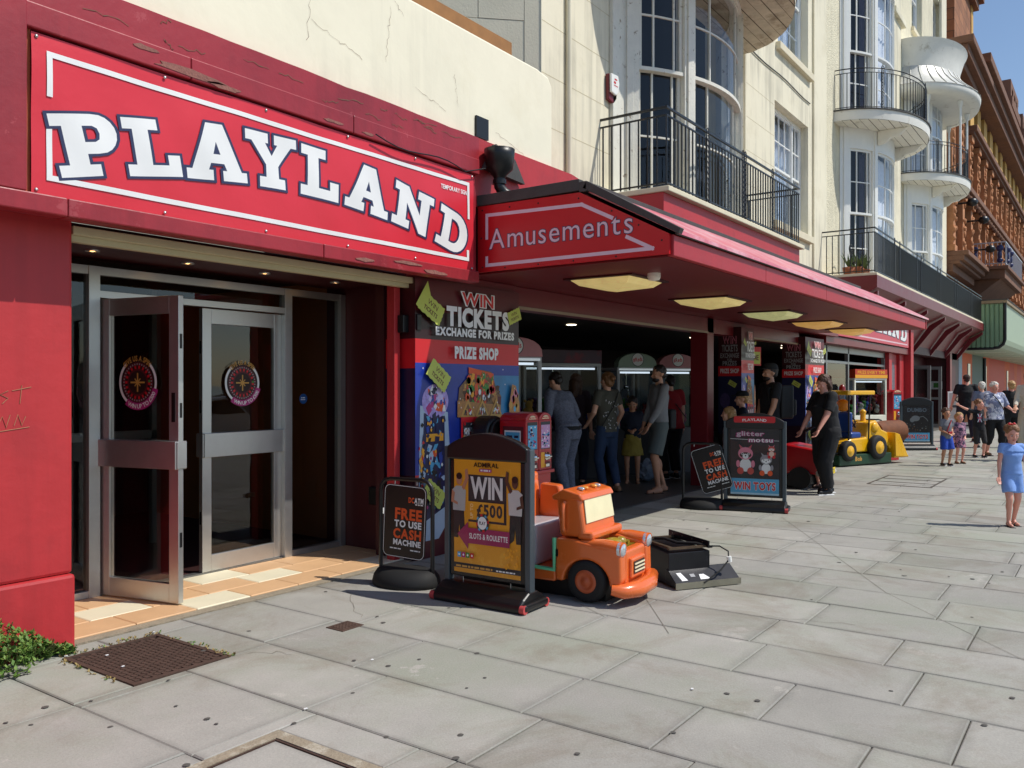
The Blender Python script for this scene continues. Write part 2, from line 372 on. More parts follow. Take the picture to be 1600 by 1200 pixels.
    def slab(s, ch, x, y, hgt, wd, rot, m, wt):
        vs, fs = GL[ch, wt]; W = .84 if ch == 'L' else (.86 if ch == 'P' else (1.04 if ch == 'N' else (.95 if ch == 'D' else 1)))
        ca, sa = math.cos(R(rot)), math.sin(R(rot)); out = []
        for vx, vy in vs:
            lx, ly = (vx/W-.5)*wd, vy*hgt; out.append((x+lx*ca-ly*sa, y+lx*sa+ly*ca, s.z))
        s.m.add(out, fs, s.mi(m))
    def refine(s, L):
        out = M()
        for f, mi_ in zip(s.m.f, s.m.m):
            st = [[Vector(s.m.v[i]) for i in f[:1]+f[j:j+2]] for j in range(1, len(f)-1)]
            while st:
                t = st.pop(); e = [(t[i]-t[(i+1) % 3]).length for i in range(3)]; k = e.index(max(e))
                if e[k] > L:
                    a, b, c = t[k], t[(k+1) % 3], t[(k+2) % 3]; mm = (a+b)/2; st += [[a, mm, c], [mm, b, c]]
                else: out.add([tuple(q) for q in t], [(0, 1, 2)], mi_)
        s.m = out
    def build(s, name, parent, mx=None):
        o = s.m.build(name, s.mats, parent)
        if mx is not None: o.matrix_local = mx
        return o

# ---- palette
white = mat('white_print', (232, 232, 230), .45, var=.02)
black = mat('black_print', (14, 14, 15), .4, var=.03)
redp = mat('red_print', (205, 28, 36), .4, var=.04)
orangep = mat('orange_print', (225, 84, 30), .45, var=.03)
yellowp = mat('yellow_print', (236, 165, 34), .4, var=.04)
magentap = mat('magenta_print', (178, 40, 120), .4, var=.04)
bluep = mat('blue_print', (30, 60, 150), .4, var=.2, vs=4)
cyanp = mat('cyan_print', (80, 165, 205), .4, var=.1, vs=6)
greenp = mat('green_print', (70, 140, 60), .5, var=.2, vs=6)
ticketp = mat('ticket_print', (190, 200, 90), .5, var=.06)
navyp = mat('navy_print', (24, 26, 62), .4, var=.15)
greyp = mat('grey_print', (150, 150, 152), .5, var=.05)
dgreyp = mat('dark_grey_print', (48, 48, 52), .5, var=.05)
skinp = mat('skin_print', (190, 130, 100), .5, var=.1)
darkskinp = mat('dark_skin_print', (90, 55, 40), .5, var=.1)
goldp = mat('gold_print', (200, 150, 70), .4, var=.1)
maroonp = mat('maroon_print', (92, 20, 30), .45, var=.08)
pinkp = mat('pink_print', (220, 130, 150), .45, var=.08)
red_paint = mat('red_render_paint', (186, 46, 50), .5, var=.1, vs=1.6, bump=.25, bs=14, alt=(168, 44, 48), altscale=1.1, altlo=.5, althi=.7, streak=.16)
red_wood = mat('peeling_red_woodwork', (160, 38, 48), .42, var=.08, vs=2.2, bump=.3, bs=16, alt=(140, 34, 44), altscale=1.0, altlo=.45, althi=.75, alt2=(172, 64, 70), bdist=.008, streak=.22)
maroon = mat('maroon_gloss_paint', (112, 24, 32), .38, var=.1, vs=3, bump=.12, bs=10)
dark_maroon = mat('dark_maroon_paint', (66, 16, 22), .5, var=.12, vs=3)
cream = mat('cream_render', (240, 233, 208), .8, var=.06, vs=1.2, bump=.25, bs=9, alt=(228, 219, 190), altscale=.8, altlo=.5, althi=.75, streak=.12)
cream_plain = mat('pale_cream_render', (232, 224, 198), .82, var=.06, vs=.8, bump=.2, bs=14, alt=(214, 204, 174), altscale=.9, altlo=.55, althi=.75, streak=.30)
grey_render = mat('grey_weathered_render', (206, 198, 176), .85, var=.1, vs=1.4, bump=.35, bs=12)
stucco = mat('pebbledash_cream', (228, 220, 192), .9, var=.1, vs=6, bump=1.0, bs=34, bdist=.03, streak=.2)
sash = mat('weathered_white_sash_paint', (225, 222, 208), .5, var=.08, vs=6, bump=.4, bs=30, alt=(150, 135, 112), altscale=9, altlo=.6, althi=.66)
sash2 = mat('clean_white_sash_paint', (238, 238, 232), .4, var=.03, vs=5)
white_paint = mat('white_masonry_paint', (236, 233, 222), .6, var=.06, vs=3, bump=.15, bs=18, alt=(196, 188, 170), altscale=2.5, altlo=.58, althi=.7)
boards = mat('dirty_soffit_boards', (196, 184, 160), .7, var=.16, vs=5, bump=.3, bs=20, alt=(140, 122, 98), altscale=3, altlo=.5, althi=.68)
iron = mat('black_iron_paint', (22, 21, 22), .4, var=.15, vs=20, alt=(96, 62, 44), altscale=22, altlo=.6, althi=.68)
iron2 = mat('clean_black_iron', (16, 17, 20), .38, var=.1, vs=10)
lead = mat('lead_flashing', (70, 68, 66), .75, var=.2, vs=8, bump=.3, bs=40)
alu = mat('brushed_aluminium', (196, 196, 194), .36, metal=.85, var=.05, vs=12)
alu_dark = mat('dull_aluminium', (150, 150, 148), .42, metal=.8, var=.08, vs=12)
plasticblk = mat('black_plastic', (18, 18, 19), .38, var=.1, vs=8, bump=.06, bs=160)
rubber = mat('black_rubber', (22, 22, 22), .75, var=.1, vs=8)
chrome = mat('chrome', (215, 215, 215), .12, metal=1, var=.03)
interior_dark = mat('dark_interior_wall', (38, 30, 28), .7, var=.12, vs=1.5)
brown_panel = mat('brown_lobby_panel', (176, 116, 72), .5, var=.12, vs=2)
redbox = mat('red_vending_paint', (176, 18, 28), .32, var=.05, coat=.3)
# ================================================================ SETTING: ground
asphalt = mat('asphalt', (70, 70, 72), .9, var=.15, vs=5, bump=.3, bs=80)
bed = mat('paving_joint_grit', (88, 84, 76), .95, var=.3, vs=20)
slabm = mat('worn_concrete_slab', (160, 157, 149), .82, var=.12, vs=2.3, bump=.35, bs=110, bdist=.004, alt=(150, 152, 138), altscale=.55, altlo=.45, althi=.62, alt2=(172, 168, 159), rnd=.13, dirt=.20)
o = M().box(-400, 900, -600, 400, -.3, -.16).build('ground', asphalt); tag(o, kind='structure')
pav = M().box(-12, 140, -4.2, 4.9, -.155, -.014).box(26.2, 140, 4.9, 5.9, -.155, -.0141).build('pavement', bed); tag(pav, kind='structure')
o = M().box(-12, 140, -4.36, -4.2, -.155, -.002).build('kerb', mat('kerb_stone', (150, 146, 138), .85, var=.1, vs=4, bump=.3)); tag(o, kind='structure')
def slab_geo(m, x0, x1, y0, y1, dz=0, tilt=0):
    g = .0028; b = .006
    x0 += g; x1 -= g; y0 += g; y1 -= g; t = [random.uniform(-tilt, tilt) for _ in range(4)]
    vs = [(x0+b, y0+b, dz+t[0]), (x1-b, y0+b, dz+t[1]), (x1-b, y1-b, dz+t[2]), (x0+b, y1-b, dz+t[3]),
          (x0, y0, dz-.005), (x1, y0, dz-.005), (x1, y1, dz-.005), (x0, y1, dz-.005), (x0, y0, -.03), (x1, y0, -.03), (x1, y1, -.03), (x0, y1, -.03)]
    m.add(vs, [(0, 1, 2, 3), (4, 5, 1, 0), (5, 6, 2, 1), (6, 7, 3, 2), (7, 4, 0, 3), (8, 9, 5, 4), (9, 10, 6, 5), (10, 11, 7, 6), (11, 8, 4, 7)])
MH = (1.79, 2.40, 2.34, 2.97)      # filled manhole frame
GR = (2.33, 2.90, 3.99, 4.70)      # iron grating
DR = (3.58, 3.76, 3.83, 3.98)
rest = M(); nsl = 0
rows = [(-3.0+.565*k) for k in range(0, 9)]
xs = [2.03-.565*k for k in range(8, 0, -1)] + [2.03, 2.62, 3.17, 3.73, 4.28]
while xs[-1] < 60: xs.append(xs[-1]+random.uniform(.545, .60))
cuts = {}
def slab_piece(x0, x1, y0, y1, near):
    global nsl
    for (a, b, c, d) in (MH, GR):
        if x0 < b-.01 and x1 > a+.01 and y0 < d-.01 and y1 > c+.01:
            # split round the fitting
            if y1 > d+.05: slab_piece(x0, x1, d, y1, near)
            if y0 < c-.05: slab_piece(x0, x1, y0, c, near)
            yy0, yy1 = max(y0, c), min(y1, d)
            if x0 < a-.05: slab_piece(x0, a, yy0, yy1, near)
            if x1 > b+.05: slab_piece(b, x1, yy0, yy1, near)
            return
    if near and nsl < 292:
        m = M(); slab_geo(m, x0, x1, y0, y1, random.uniform(-.002, .0015), .0012); m.build('paving_slab', slabm, pav); nsl += 1
    else: slab_geo(rest, x0, x1, y0, y1, random.uniform(-.002, .0015), .0012)
fixed = {2.62: [3.06, 2.1], 2.03: [3.92], 3.17: [4.05, 3.31, 2.22, 1.57], 3.73: [3.9, 3.05, 2.18, 1.31], 4.28: [3.6, 2.7, 1.65, .82]}
for i, x0 in enumerate(xs[:-1]):
    x1 = xs[i+1]; ys = [4.88]
    fx = next((v for k, v in fixed.items() if abs(k-x0) < .01), None)
    if fx: ys += fx
    else: ys.append(4.88-random.uniform(.35, .95))
    while ys[-1] > -4.2: ys.append(ys[-1]-random.uniform(.72, 1.0))
    ys[-1] = -4.19
    for a, b in zip(ys[1:], ys): slab_piece(x0, x1, a, b, (1.0 < x0 < 24) and b > max(.1, .06*x0-.1))
for x0 in [60+.9*k for k in range(70)]:
    for k in range(8): slab_geo(rest, x0, x0+.9, 4.88-1.1*(k+1), 4.88-1.1*k)
o = rest.build('paving_slab', slabm, pav); o['kind'] = 'stuff'
# saw cut drainage lines running diagonally over the slabs
cut = M(); jm = mat('cut_line_grit', (122, 116, 104), .95)
for pts in ([(7.8, 4.35), (5.61, 2.86), (4.7, 2.2)], [(9.6, 3.1), (6.53, 1.35), (5.37, .41), (4.6, -.2)], [(5.05, 3.1), (4.8, 2.7)]):
    for (ax, ay), (bx, by) in zip(pts, pts[1:]):
        d = Vector((bx-ax, by-ay, 0)).normalized(); n = Vector((-d.y, d.x, 0))*.0018
        cut.add([(ax-n.x, ay-n.y, .0022), (bx-n.x, by-n.y, .0022), (bx+n.x, by+n.y, .0022), (ax+n.x, ay+n.y, .0022)], [(0, 1, 2, 3)])
cut.build('cut_line', jm, pav)
crk = M(); random.seed(11)
def crack(m, pts, w, z):
    for (ax, ay), (bx, by) in zip(pts, pts[1:]):
        d = Vector((bx-ax, by-ay, 0)).normalized(); n = Vector((-d.y, d.x, 0))*w*random.uniform(.5, 1)
        m.add([(ax-n.x, ay-n.y, z), (bx-n.x, by-n.y, z), (bx+n.x, by+n.y, z), (ax+n.x, ay+n.y, z)], [(0, 1, 2, 3)])
for (sx, sy, ex, ey) in ((4.3, 4.55, 3.85, 3.95), (3.0, 3.95, 3.12, 3.75), (6.6, 2.2, 6.9, 1.4), (5.4, 1.9, 5.55, 1.35), (8.2, 2.5, 8.6, 1.7)):
    pts = [(sx+(ex-sx)*t/8+random.uniform(-.025, .025), sy+(ey-sy)*t/8+random.uniform(-.025, .025)) for t in range(9)]
    crack(crk, pts, .0022, .0024)
crk.build('hairline_crack', jm, pav)
gum = M()
for i in range(120):
    u = random.random(); x = 1.6+u*u*13; y = random.uniform(max(.1, .06*x), 4.7); r = random.uniform(.007, .015)*(1+.3*random.random()); e = random.uniform(.7, 1.3)
    gum.add([(x+r*e*math.cos(t)*random.uniform(.85, 1.1), y+r*math.sin(t)*random.uniform(.85, 1.1), .003) for t in [2*math.pi*k/9 for k in range(9)]]+[(x, y, .0042)], [(k, (k+1) % 9, 9) for k in range(9)])
o = gum.build('chewing_gum_spots', mat('trodden_gum', (84, 81, 76), .8)); tag(o, 'dark flattened spots of chewing gum trodden over the pavement', 'gum', kind='stuff')
lit = M()
for (x, y) in ((2.45, 4.3), (2.5, 4.55), (2.36, 4.72), (4.55, 3.95), (2.62, 3.05), (3.3, 3.3), (3.9, 1.7), (2.9, 4.75), (5.0, 4.0)):
    lit.box(-.009, .008, -.005, .006, 0, .003, mx=Matrix.Translation((x, y, .004)) @ Matrix.Rotation(random.random()*3, 4, 'Z'))
o = lit.build('litter_scraps', white); tag(o, 'tiny white scraps of litter scattered around the iron grating', 'litter', kind='stuff')
# entrance tiles
tileo = mat('orange_quarry_tile', (216, 174, 130), .5, var=.07, vs=5, rnd=.06, bump=.05); tilew = mat('cream_tile', (230, 220, 190), .5, var=.04, vs=5, rnd=.04)
ent = M().box(2.48, 5.6, 4.90, 5.86, -.1, -.003).build('entrance_step', bed); tag(ent, kind='structure')
tm = {}
def tile(x0, x1, y0, y1, m):
    k = (round(x1-x0, 3), round(y1-y0, 3), m.name)
    t = M(); slab_geo(t, x0, x1, y0, y1, .010); t.build('floor_tile', m, ent)
y0 = 4.985
for j in range(3):
    x = 2.5-.14*(j % 2)
    yy0, yy1 = y0+.29*j, y0+.29*(j+1)
    k = 0
    while x < 5.5:
        x1 = min(x+.43, 5.54); m = tilew if (j, k) in ((0, 2), (1, 1), (1, 4), (0, 6), (2, 3)) else tileo
        tile(max(x, 2.5), x1, yy0, yy1, m); x += .43; k += 1
M().box(2.48, 5.6, 4.895, 4.982, -.05, .002).build('cement_strip', mat('rough_cement', (150, 138, 118), .95, var=.2, vs=12, bump=.8, bs=60), ent)
M().box(3.0, 5.5, 5.86, 5.93, -.03, .018).build('threshold', alu_dark, ent)

# ================================================================ ARCADE BUILDING
arc = thing('amusement_arcade', 'red painted single storey amusement arcade with recessed glass doors and open front', 'building', (0, 0, 0))
m = M(); m.box(-6, 2.48, 4.88, 6.2, .42, 2.46); m.box(-6, 2.485, 4.855, 6.2, -.02, .42); m.build('pillar', red_paint, arc, bevel=.02)
# graffiti scratched on the pillar
g = M()
def scr(pts, w=.0022):
    g.tube([(x, 4.878, z) for x, z in pts], w, 5)
scr([(2.02, 1.47), (2.0, 1.42), (2.03, 1.40), (2.06, 1.42), (2.06, 1.47)]); scr([(2.13, 1.47), (2.09, 1.45), (2.13, 1.43), (2.10, 1.40)]); scr([(2.2, 1.5), (2.19, 1.40)]); scr([(2.15, 1.47), (2.25, 1.49)])
scr([(1.98, 1.33), (2.03, 1.34), (2.0, 1.27)]); scr([(2.05, 1.33), (2.07, 1.27), (2.1, 1.33), (2.12, 1.27), (2.14, 1.34)]); scr([(2.16, 1.28), (2.18, 1.34), (2.2, 1.28), (2.22, 1.33)]); scr([(2.0, 1.24), (2.24, 1.27)])
g.build('graffiti', mat('chalky_graffiti', (170, 120, 90), .9), arc)
m = M()
m.box(-6, 5.93, 4.64, 5.0, 2.46, 3.36)
m.build('fascia', red_wood, arc, bevel=.006)
m = M(); random.seed(3)
segs = [(-6, 2.3), (2.304, 4.1), (4.104, 5.9)]
for a, b in segs: m.box(a, b, 4.575+random.uniform(0, .006), 4.70, 2.405, 2.505)
m.build('lower_fascia_board', red_wood, arc, bevel=.008)
M().box(-6, 2.095, 4.585, 4.66, 2.508, 3.5).build('fascia_board', red_wood, arc, bevel=.006)
m = M()
for a, b in ((-6, 3.05), (3.054, 4.4), (4.404, 5.92)): m.box(a, b, 4.59, 4.70, 3.365, 3.50)
m.build('upper_fascia_board', red_wood, arc, bevel=.008)
M().box(1.985, 2.0, 4.60, 4.62, 2.5, 3.4).box(2.095, 2.13, 4.63, 4.66, 2.505, 3.365).build('batten', mat('bare_orange_batten', (190, 100, 60), .7, var=.2), arc)
# red render band and cream parapet
m = M(); nseg = 40
def band(m, x0, x1, y0, y1, z0, z1, n, amp):
    tops = [z1+random.uniform(-amp, amp) for _ in range(n+1)]
    for i in range(n):
        a = x0+(x1-x0)*i/n; b = x0+(x1-x0)*(i+1)/n
        m.add([(a, y0, z0), (b, y0, z0), (b, y0, tops[i+1]), (a, y0, tops[i]), (a, y1, tops[i]), (b, y1, tops[i+1])], [(0, 1, 2, 3), (3, 2, 5, 4)])
    m.add([(x1, y0, z0), (x1, y1, z0), (x1, y1, z1), (x1, y0, z1)], [(0, 1, 2, 3)])
band(m, -6, 5.94, 4.615, 4.8, 3.5, 3.70, 60, .006)
m.build('painted_band', red_wood, arc)
m = M(); m.ext([(-6, 4.70, 3.4), (7.27, 4.70, 3.4), (7.27, 4.70, 4.55), (7.20, 4.70, 4.63), (7.0, 4.70, 4.66), (-6, 4.70, 4.69)], (0, .26, 0)); m.build('parapet', cream, arc, bevel=.02)
m = M(); m.box(5.95, 7.6, 4.665, 4.71, 3.1, 3.72).box(7.6, 8.9, 4.9, 5.54, 3.1, 3.70); m.add([(7.6, 4.665, 3.1), (8.9, 4.9, 3.1), (8.9, 4.9, 3.70), (7.6, 4.665, 3.72)], [(0, 1, 2, 3)]); m.build('red_upstand', red_paint, arc)
M().box(5.99, 6.17, 4.68, 4.70, 3.74, 3.93).build('vent_hole', black, arc)
m = M(); random.seed(21)
def wallcrack(m, pts, w, y):
    for (ax, az), (bx, bz) in zip(pts, pts[1:]):
        d = Vector((bx-ax, 0, bz-az)).normalized(); n = Vector((-d.z, 0, d.x))*w*random.uniform(.4, 1)
        m.add([(ax-n.x, y, az-n.z), (bx-n.x, y, bz-n.z), (bx+n.x, y, bz+n.z), (ax+n.x, y, az+n.z)], [(0, 1, 2, 3)])
def jag(x0, z0, x1, z1, n, a): return [(x0+(x1-x0)*i/n+random.uniform(-a, a), z0+(z1-z0)*i/n+random.uniform(-a, a)) for i in range(n+1)]
for c in ((4.1, 4.6, 4.05, 3.95), (4.08, 4.12, 4.6, 4.0), (4.9, 4.5, 4.85, 4.05), (5.7, 4.2, 5.75, 3.95), (4.85, 4.65, 5.05, 4.5), (6.3, 3.85, 6.9, 3.7), (5.2, 3.95, 5.6, 3.86)): wallcrack(m, jag(*c, 14, .014), .0014, 4.697)
for i in range(16):
    x = random.uniform(2.2, 5.8); z = random.uniform(3.52, 3.66); wallcrack(m, jag(x, z, x+random.uniform(.05, .3), z+random.uniform(-.04, .04), 7, .012), .003, 4.612)
o = m.build('wall_crack', mat('crack_line_brown', (120, 92, 74), .95), arc); o['kind'] = 'stuff'  # thin brown strips drawn along the cracks
# bare timber showing where paint flaked
m = M()
for (x, z, L_, h_) in ((2.75, 3.46, .10, .02), (3.05, 3.40, .26, .03), (3.3, 3.385, .14, .022), (4.2, 3.40, .12, .012), (4.55, 3.395, .07, .012), (5.0, 2.47, .2, .016), (4.5, 2.44, .1, .016), (5.3, 2.43, .16, .02)):
    y = 4.5865 if z > 3 else 4.5715
    pts = [(x+L_*math.cos(t)*random.uniform(.6, 1.1), y, z+h_*math.sin(t)*random.uniform(.5, 1.1)) for t in [2*math.pi*k/12 for k in range(12)]]
    m.ext(pts[::-1], (0, .003, 0))
split(m.build('flaked_patch', mat('bare_weathered_timber', (142, 94, 84), .9, var=.3, vs=30, bump=.5, bs=60), arc))
# recess ceiling, shutter box, side walls
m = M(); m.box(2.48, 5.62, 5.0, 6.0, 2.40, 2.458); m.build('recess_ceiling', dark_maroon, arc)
m = M(); m.box(2.485, 5.60, 4.93, 4.985, 2.335, 2.40); m.box(2.485, 5.60, 4.885, 4.925, 2.37, 2.42); m.build('shutter_rail', mat('cream_shutter_rail', (196, 186, 150), .55, var=.1), arc, bevel=.004)
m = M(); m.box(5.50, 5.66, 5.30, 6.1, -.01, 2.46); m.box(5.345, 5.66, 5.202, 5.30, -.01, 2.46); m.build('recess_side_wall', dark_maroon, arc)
m = M(); m.box(5.265, 5.335, 5.0, 5.09, 0, 2.42); m.box(2.44, 2.479, 4.95, 6.0, 0, 2.42); m.build('red_post', red_paint, arc, bevel=.006); split(bpy.data.objects['red_post'])
M().box(5.47, 5.498, 5.40, 5.52, .42, .58).build('socket_box', plasticblk, arc, bevel=.01)
M().box(5.14, 5.264, 5.02, 5.06, .42, .465).build('white_bracket', sash2, arc)
for x in (2.95, 3.66, 4.35, 5.1):
    m = M(); m.lathe([(.045, 0), (.045, -.008), (.03, -.01), (.028, .0)], 16); o = m.build('downlight', alu, arc, loc=(x, 5.55, 2.40))
    l = M().lathe([(.0, -.004), (.027, -.004)], 16).build('lamp', mat('warm_bulb', (255, 190, 110), emit=14), o)
# lobby inside the doors
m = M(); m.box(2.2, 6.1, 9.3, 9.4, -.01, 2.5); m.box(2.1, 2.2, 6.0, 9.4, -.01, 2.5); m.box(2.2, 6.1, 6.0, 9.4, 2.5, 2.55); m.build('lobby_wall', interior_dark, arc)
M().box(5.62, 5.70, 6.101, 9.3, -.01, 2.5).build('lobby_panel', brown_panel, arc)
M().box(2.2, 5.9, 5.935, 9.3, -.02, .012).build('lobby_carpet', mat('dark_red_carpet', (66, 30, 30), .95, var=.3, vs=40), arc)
m = M()
for (x, y) in ((3.7, 8.2), (3.86, 8.6), (4.5, 7.4)): m.box(x, x+.05, y, y+.05, 0, 2.4)
m.box(3.7, 4.55, 7.4, 7.45, 1.0, 1.08); m.build('inner_door_frame', alu_dark, arc)
for k in range(6):
    M().box(0, .03, 0, .01, 0, .01).build('indicator_lamp', mat('red_indicator', (255, 30, 30), emit=2), arc, loc=(4.9+.12*k, 8+.2*k, 2.35))
# aluminium screen and doors
Yf = 5.87
m = M()
for (x0, x1) in ((2.50, 2.55), (3.08, 3.16), (4.79, 4.87), (5.43, 5.495)): m.box(x0, x1, Yf-.03, Yf+.05, .01, 2.34)
m.box(2.55, 3.08, Yf-.025, Yf+.045, 2.28, 2.34); m.box(3.16, 4.79, Yf-.025, Yf+.045, 2.28, 2.34); m.box(4.87, 5.43, Yf-.025, Yf+.045, 2.28, 2.34)
m.box(3.16, 4.79, Yf-.025, Yf+.045, 2.12, 2.17); m.box(2.55, 3.08, Yf-.025, Yf+.045, .012, .06); m.box(4.87, 5.43, Yf-.025, Yf+.045, .012, .06)
m.box(3.078, 3.081, Yf-.033, Yf+.053, .01, 2.34)
m.build('door_screen_frame', alu, arc, bevel=.003)
dglass = glassmat('door_glass', (222, 222, 220), opacity=.03)
for (x0, x1, z0, z1) in ((2.55, 3.08, .06, 2.28), (4.87, 5.43, .06, 2.28), (3.16, 4.79, 2.17, 2.28)):
    M().box(x0, x1, Yf+.005, Yf+.013, z0, z1).build('screen_pane', dglass, arc)
o = M().box(2.55, 2.7, Yf-.02, Yf+.0, 1.0, 1.3).v  # (no object) keeps numbering simple
st = Print(); st.circ(0, 0, .045, mat('blue_sticker', (20, 70, 130), .4)); st.dashes(1, 0, .006, .007, white, fit=.05); st.dashes(2, 0, -.010, .006, white, fit=.06)
st.build('round_sticker', arc, frame((5.02, Yf+.003, 1.38), (1, 0, 0), (0, 0, 1)))
def roulette_sticker(parent, mx):
    p = Print(.001, .0003); bk = mat('sticker_dark', (30, 14, 16), .5); r = .165
    p.circ(0, 0, r*.98, bk, n=40); p.ring(0, 0, r*.93, r*1.05, 130, 232, white); p.ring(0, 0, r*.93, r*1.05, -18, 50, white)
    p.ring(0, 0, r*.86, r*1.16, 232, 345, magentap); p.circ(0, 0, r*.84, maroonp, n=40)
    n = 37
    for i in range(n):
        p.ring(0, 0, r*.58, r*.70, 360*i/n, 360*(i+.92)/n, (black if i % 2 else redp) if i else greenp, 2); p.z -= p.dz
    p.z += p.dz
    for i in range(n):
        p.ring(0, 0, r*.73, r*.80, 360*(i+.25)/n, 360*(i+.65)/n, greyp, 1); p.z -= p.dz
    p.z += p.dz; p.circ(0, 0, r*.5, mat('sticker_brown', (40, 18, 14), .5), n=32)
    for k in range(4): p.line([(0, 0), (r*.36*math.cos(k*math.pi/2), r*.36*math.sin(k*math.pi/2))], r*.07, goldp, True)
    for k in range(4): p.line([(0, 0), (r*.2*math.cos(R(45+k*90)), r*.2*math.sin(R(45+k*90)))], r*.05, goldp, True)
    p.z += p.dz; p.circ(0, 0, r*.09, goldp)
    p.arctext('GIVE US A SPIN', 0, 0, r*.90, r*.22, 92, goldp, 'b', span=92)
    p.arctext('WIN UP TO £500', 0, 0, r*1.09, r*.17, 288, white, 'b', inward=True, span=96)
    return p.build('roulette_sticker', parent, mx)
def door_leaf(hinge, ang, w_, side, label):
    """leaf along local +x from the hinge"""
    root = M(); T = .045; f = .085
    root.box(0, f, 0, T, .02, 2.11); root.box(w_-f, w_, 0, T, .02, 2.11); root.box(f, w_-f, .001, T-.001, 1.99, 2.11); root.box(f, w_-f, .001, T-.001, .02, .15)
    d = root.build('door', alu, arc, bevel=.003, loc=(hinge[0], hinge[1], 0), rot=(0, 0, ang)); d['label'] = label
    M().box(f, w_-f, .018, .026, .15, 1.99).build('door_glass', dglass, d)
    m = M(); m.box(.0, w_, -.03, T+.03, .93, 1.12); m.box(-.012 if side else w_+.0, .0 if side else w_+.012, -.02, T+.02, .935, 1.115); m.build('push_plate', alu, d, bevel=.003)
    m = M(); e = w_+.0005 if side == 0 else w_+.0005
    for z in (1.28, .4, 1.75): m.box(w_-.002, w_+.002, .012, .032, z, z+.10)
    m.box(w_-.06, w_-.03, -.003, .0, 1.25, 1.45)
    split(m.build('lock_plate', plasticblk, d))
    return d
d1 = door_leaf((3.17, 5.86), R(-77), .72, 0, 'left leaf standing open towards the pavement')
roulette_sticker(d1, frame((.36, -.004, 1.52), (1, 0, 0), (0, 0, 1)))
d2 = door_leaf((4.79, 5.93), R(180+2), .80, 0, 'right leaf almost closed')
roulette_sticker(d2, frame((.42, .049, 1.52), (-1, 0, 0), (0, 0, 1)))
# ---------------------------------------------------------------- open arcade front
m = M()
m.box(6.85, 16.3, 4.93, 5.15, 2.28, 2.5); m.box(5.3, 6.9, 4.9, 5.2, 2.421, 2.5); m.box(11.86, 12.1, 4.93, 5.2, 0, 2.5)
m.box(5.94, 18.2, 4.70, 5.54, 2.502, 3.28); m.build('header_beam', maroon, arc, bevel=.006)
m = M(); m.box(6.9, 11.86, 4.915, 4.928, 2.27, 2.30); m.box(13.5, 16.2, 4.915, 4.928, 2.27, 2.30); m.build('header_trim', mat('pale_trim', (150, 130, 110), .6), arc)
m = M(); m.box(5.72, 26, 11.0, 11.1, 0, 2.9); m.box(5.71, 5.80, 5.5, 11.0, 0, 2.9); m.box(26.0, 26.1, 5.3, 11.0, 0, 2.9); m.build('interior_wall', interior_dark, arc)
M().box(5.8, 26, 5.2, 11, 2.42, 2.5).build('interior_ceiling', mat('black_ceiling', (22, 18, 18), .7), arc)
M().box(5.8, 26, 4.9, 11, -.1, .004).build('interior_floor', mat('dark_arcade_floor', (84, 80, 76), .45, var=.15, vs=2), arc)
for (x, y) in ((8.4, 7.6), (9.6, 7.4), (10.9, 6.7), (9.9, 8.8), (15.2, 6.6), (19.4, 6.2), (20.6, 6.6), (22.2, 6.4), (8.0, 9.4), (11.4, 9.2)):
    M().lathe([(0, 0), (.07, 0), (.075, .01)], 14).build('ceiling_spot', mat('cool_spot', (255, 235, 200), emit=6), arc, loc=(x, y, 2.408))
m = M(); m.box(7.0, 11, 10.9, 10.99, 1.2, 1.75); m.build('back_panel', mat('amber_back_panel', (120, 78, 34), .6), arc)
# poster columns
def ticket(p, cx, cy, s, rot, two=True):
    ca, sa = math.cos(R(rot)), math.sin(R(rot))
    def T(x, y): return (cx+(x*ca-y*sa)*s, cy+(x*sa+y*ca)*s)
    if two: p.poly([T(-.62, -.25), T(-.5, .6), T(-.2, .3), T(-.3, -.3)], ticketp)
    n = 9; pts = [T(-.5+i/n, -.3+(.025 if i % 2 else 0)) for i in range(n+1)] + [T(.5+(.02 if i % 2 else 0), -.3+.6*i/n) for i in range(1, n)] + [T(.5-i/n, .3-(.025 if i % 2 else 0)) for i in range(n+1)]
    p.poly(pts, ticketp); p.text('WIN', *T(0, .04), .15*s, maroonp, 'r', 1.1, rot=rot); p.text('TICKETS', *T(0, -.16), .12*s, maroonp, 'b', .9, rot=rot)
def machine_art(p, x0, y0, x1, y1, seed, base, head):
    """a generic printed fruit machine"""
    rs = random.Random(seed); w_, h_ = x1-x0, y1-y0
    p.rect(x0, y0, x1, y1, base); p.rect(x0+w_*.12, y0+h_*.55, x1-w_*.12, y0+h_*.9, dgreyp); p.rect(x0+w_*.15, y0+h_*.15, x1-w_*.15, y0+h_*.42, mat('amber_print', (150, 100, 50), .5, var=.4, vs=40))
    for k in range(3): p.rect(x0+w_*(.2+.2*k), y0+h_*.6, x0+w_*(.36+.2*k), y0+h_*.8, white, True)
    p.z += p.dz
    busy(p, x0+w_*.15, y0+h_*.57, x1-w_*.15, y0+h_*.88, 36, [dgreyp, white, redp, goldp, greyp, maroonp], seed, w_*.07); busy(p, x0+w_*.17, y0+h_*.17, x1-w_*.17, y0+h_*.40, 30, [redp, goldp, black, white, greenp], seed+7, w_*.07)
    for k in range(9): p.circ(x0+w_*rs.uniform(.18, .82), y0+h_*rs.uniform(.18, .4), w_*rs.uniform(.03, .06), rs.choice([redp, yellowp, greenp, white]), n=7, keep=True)
    p.z += p.dz
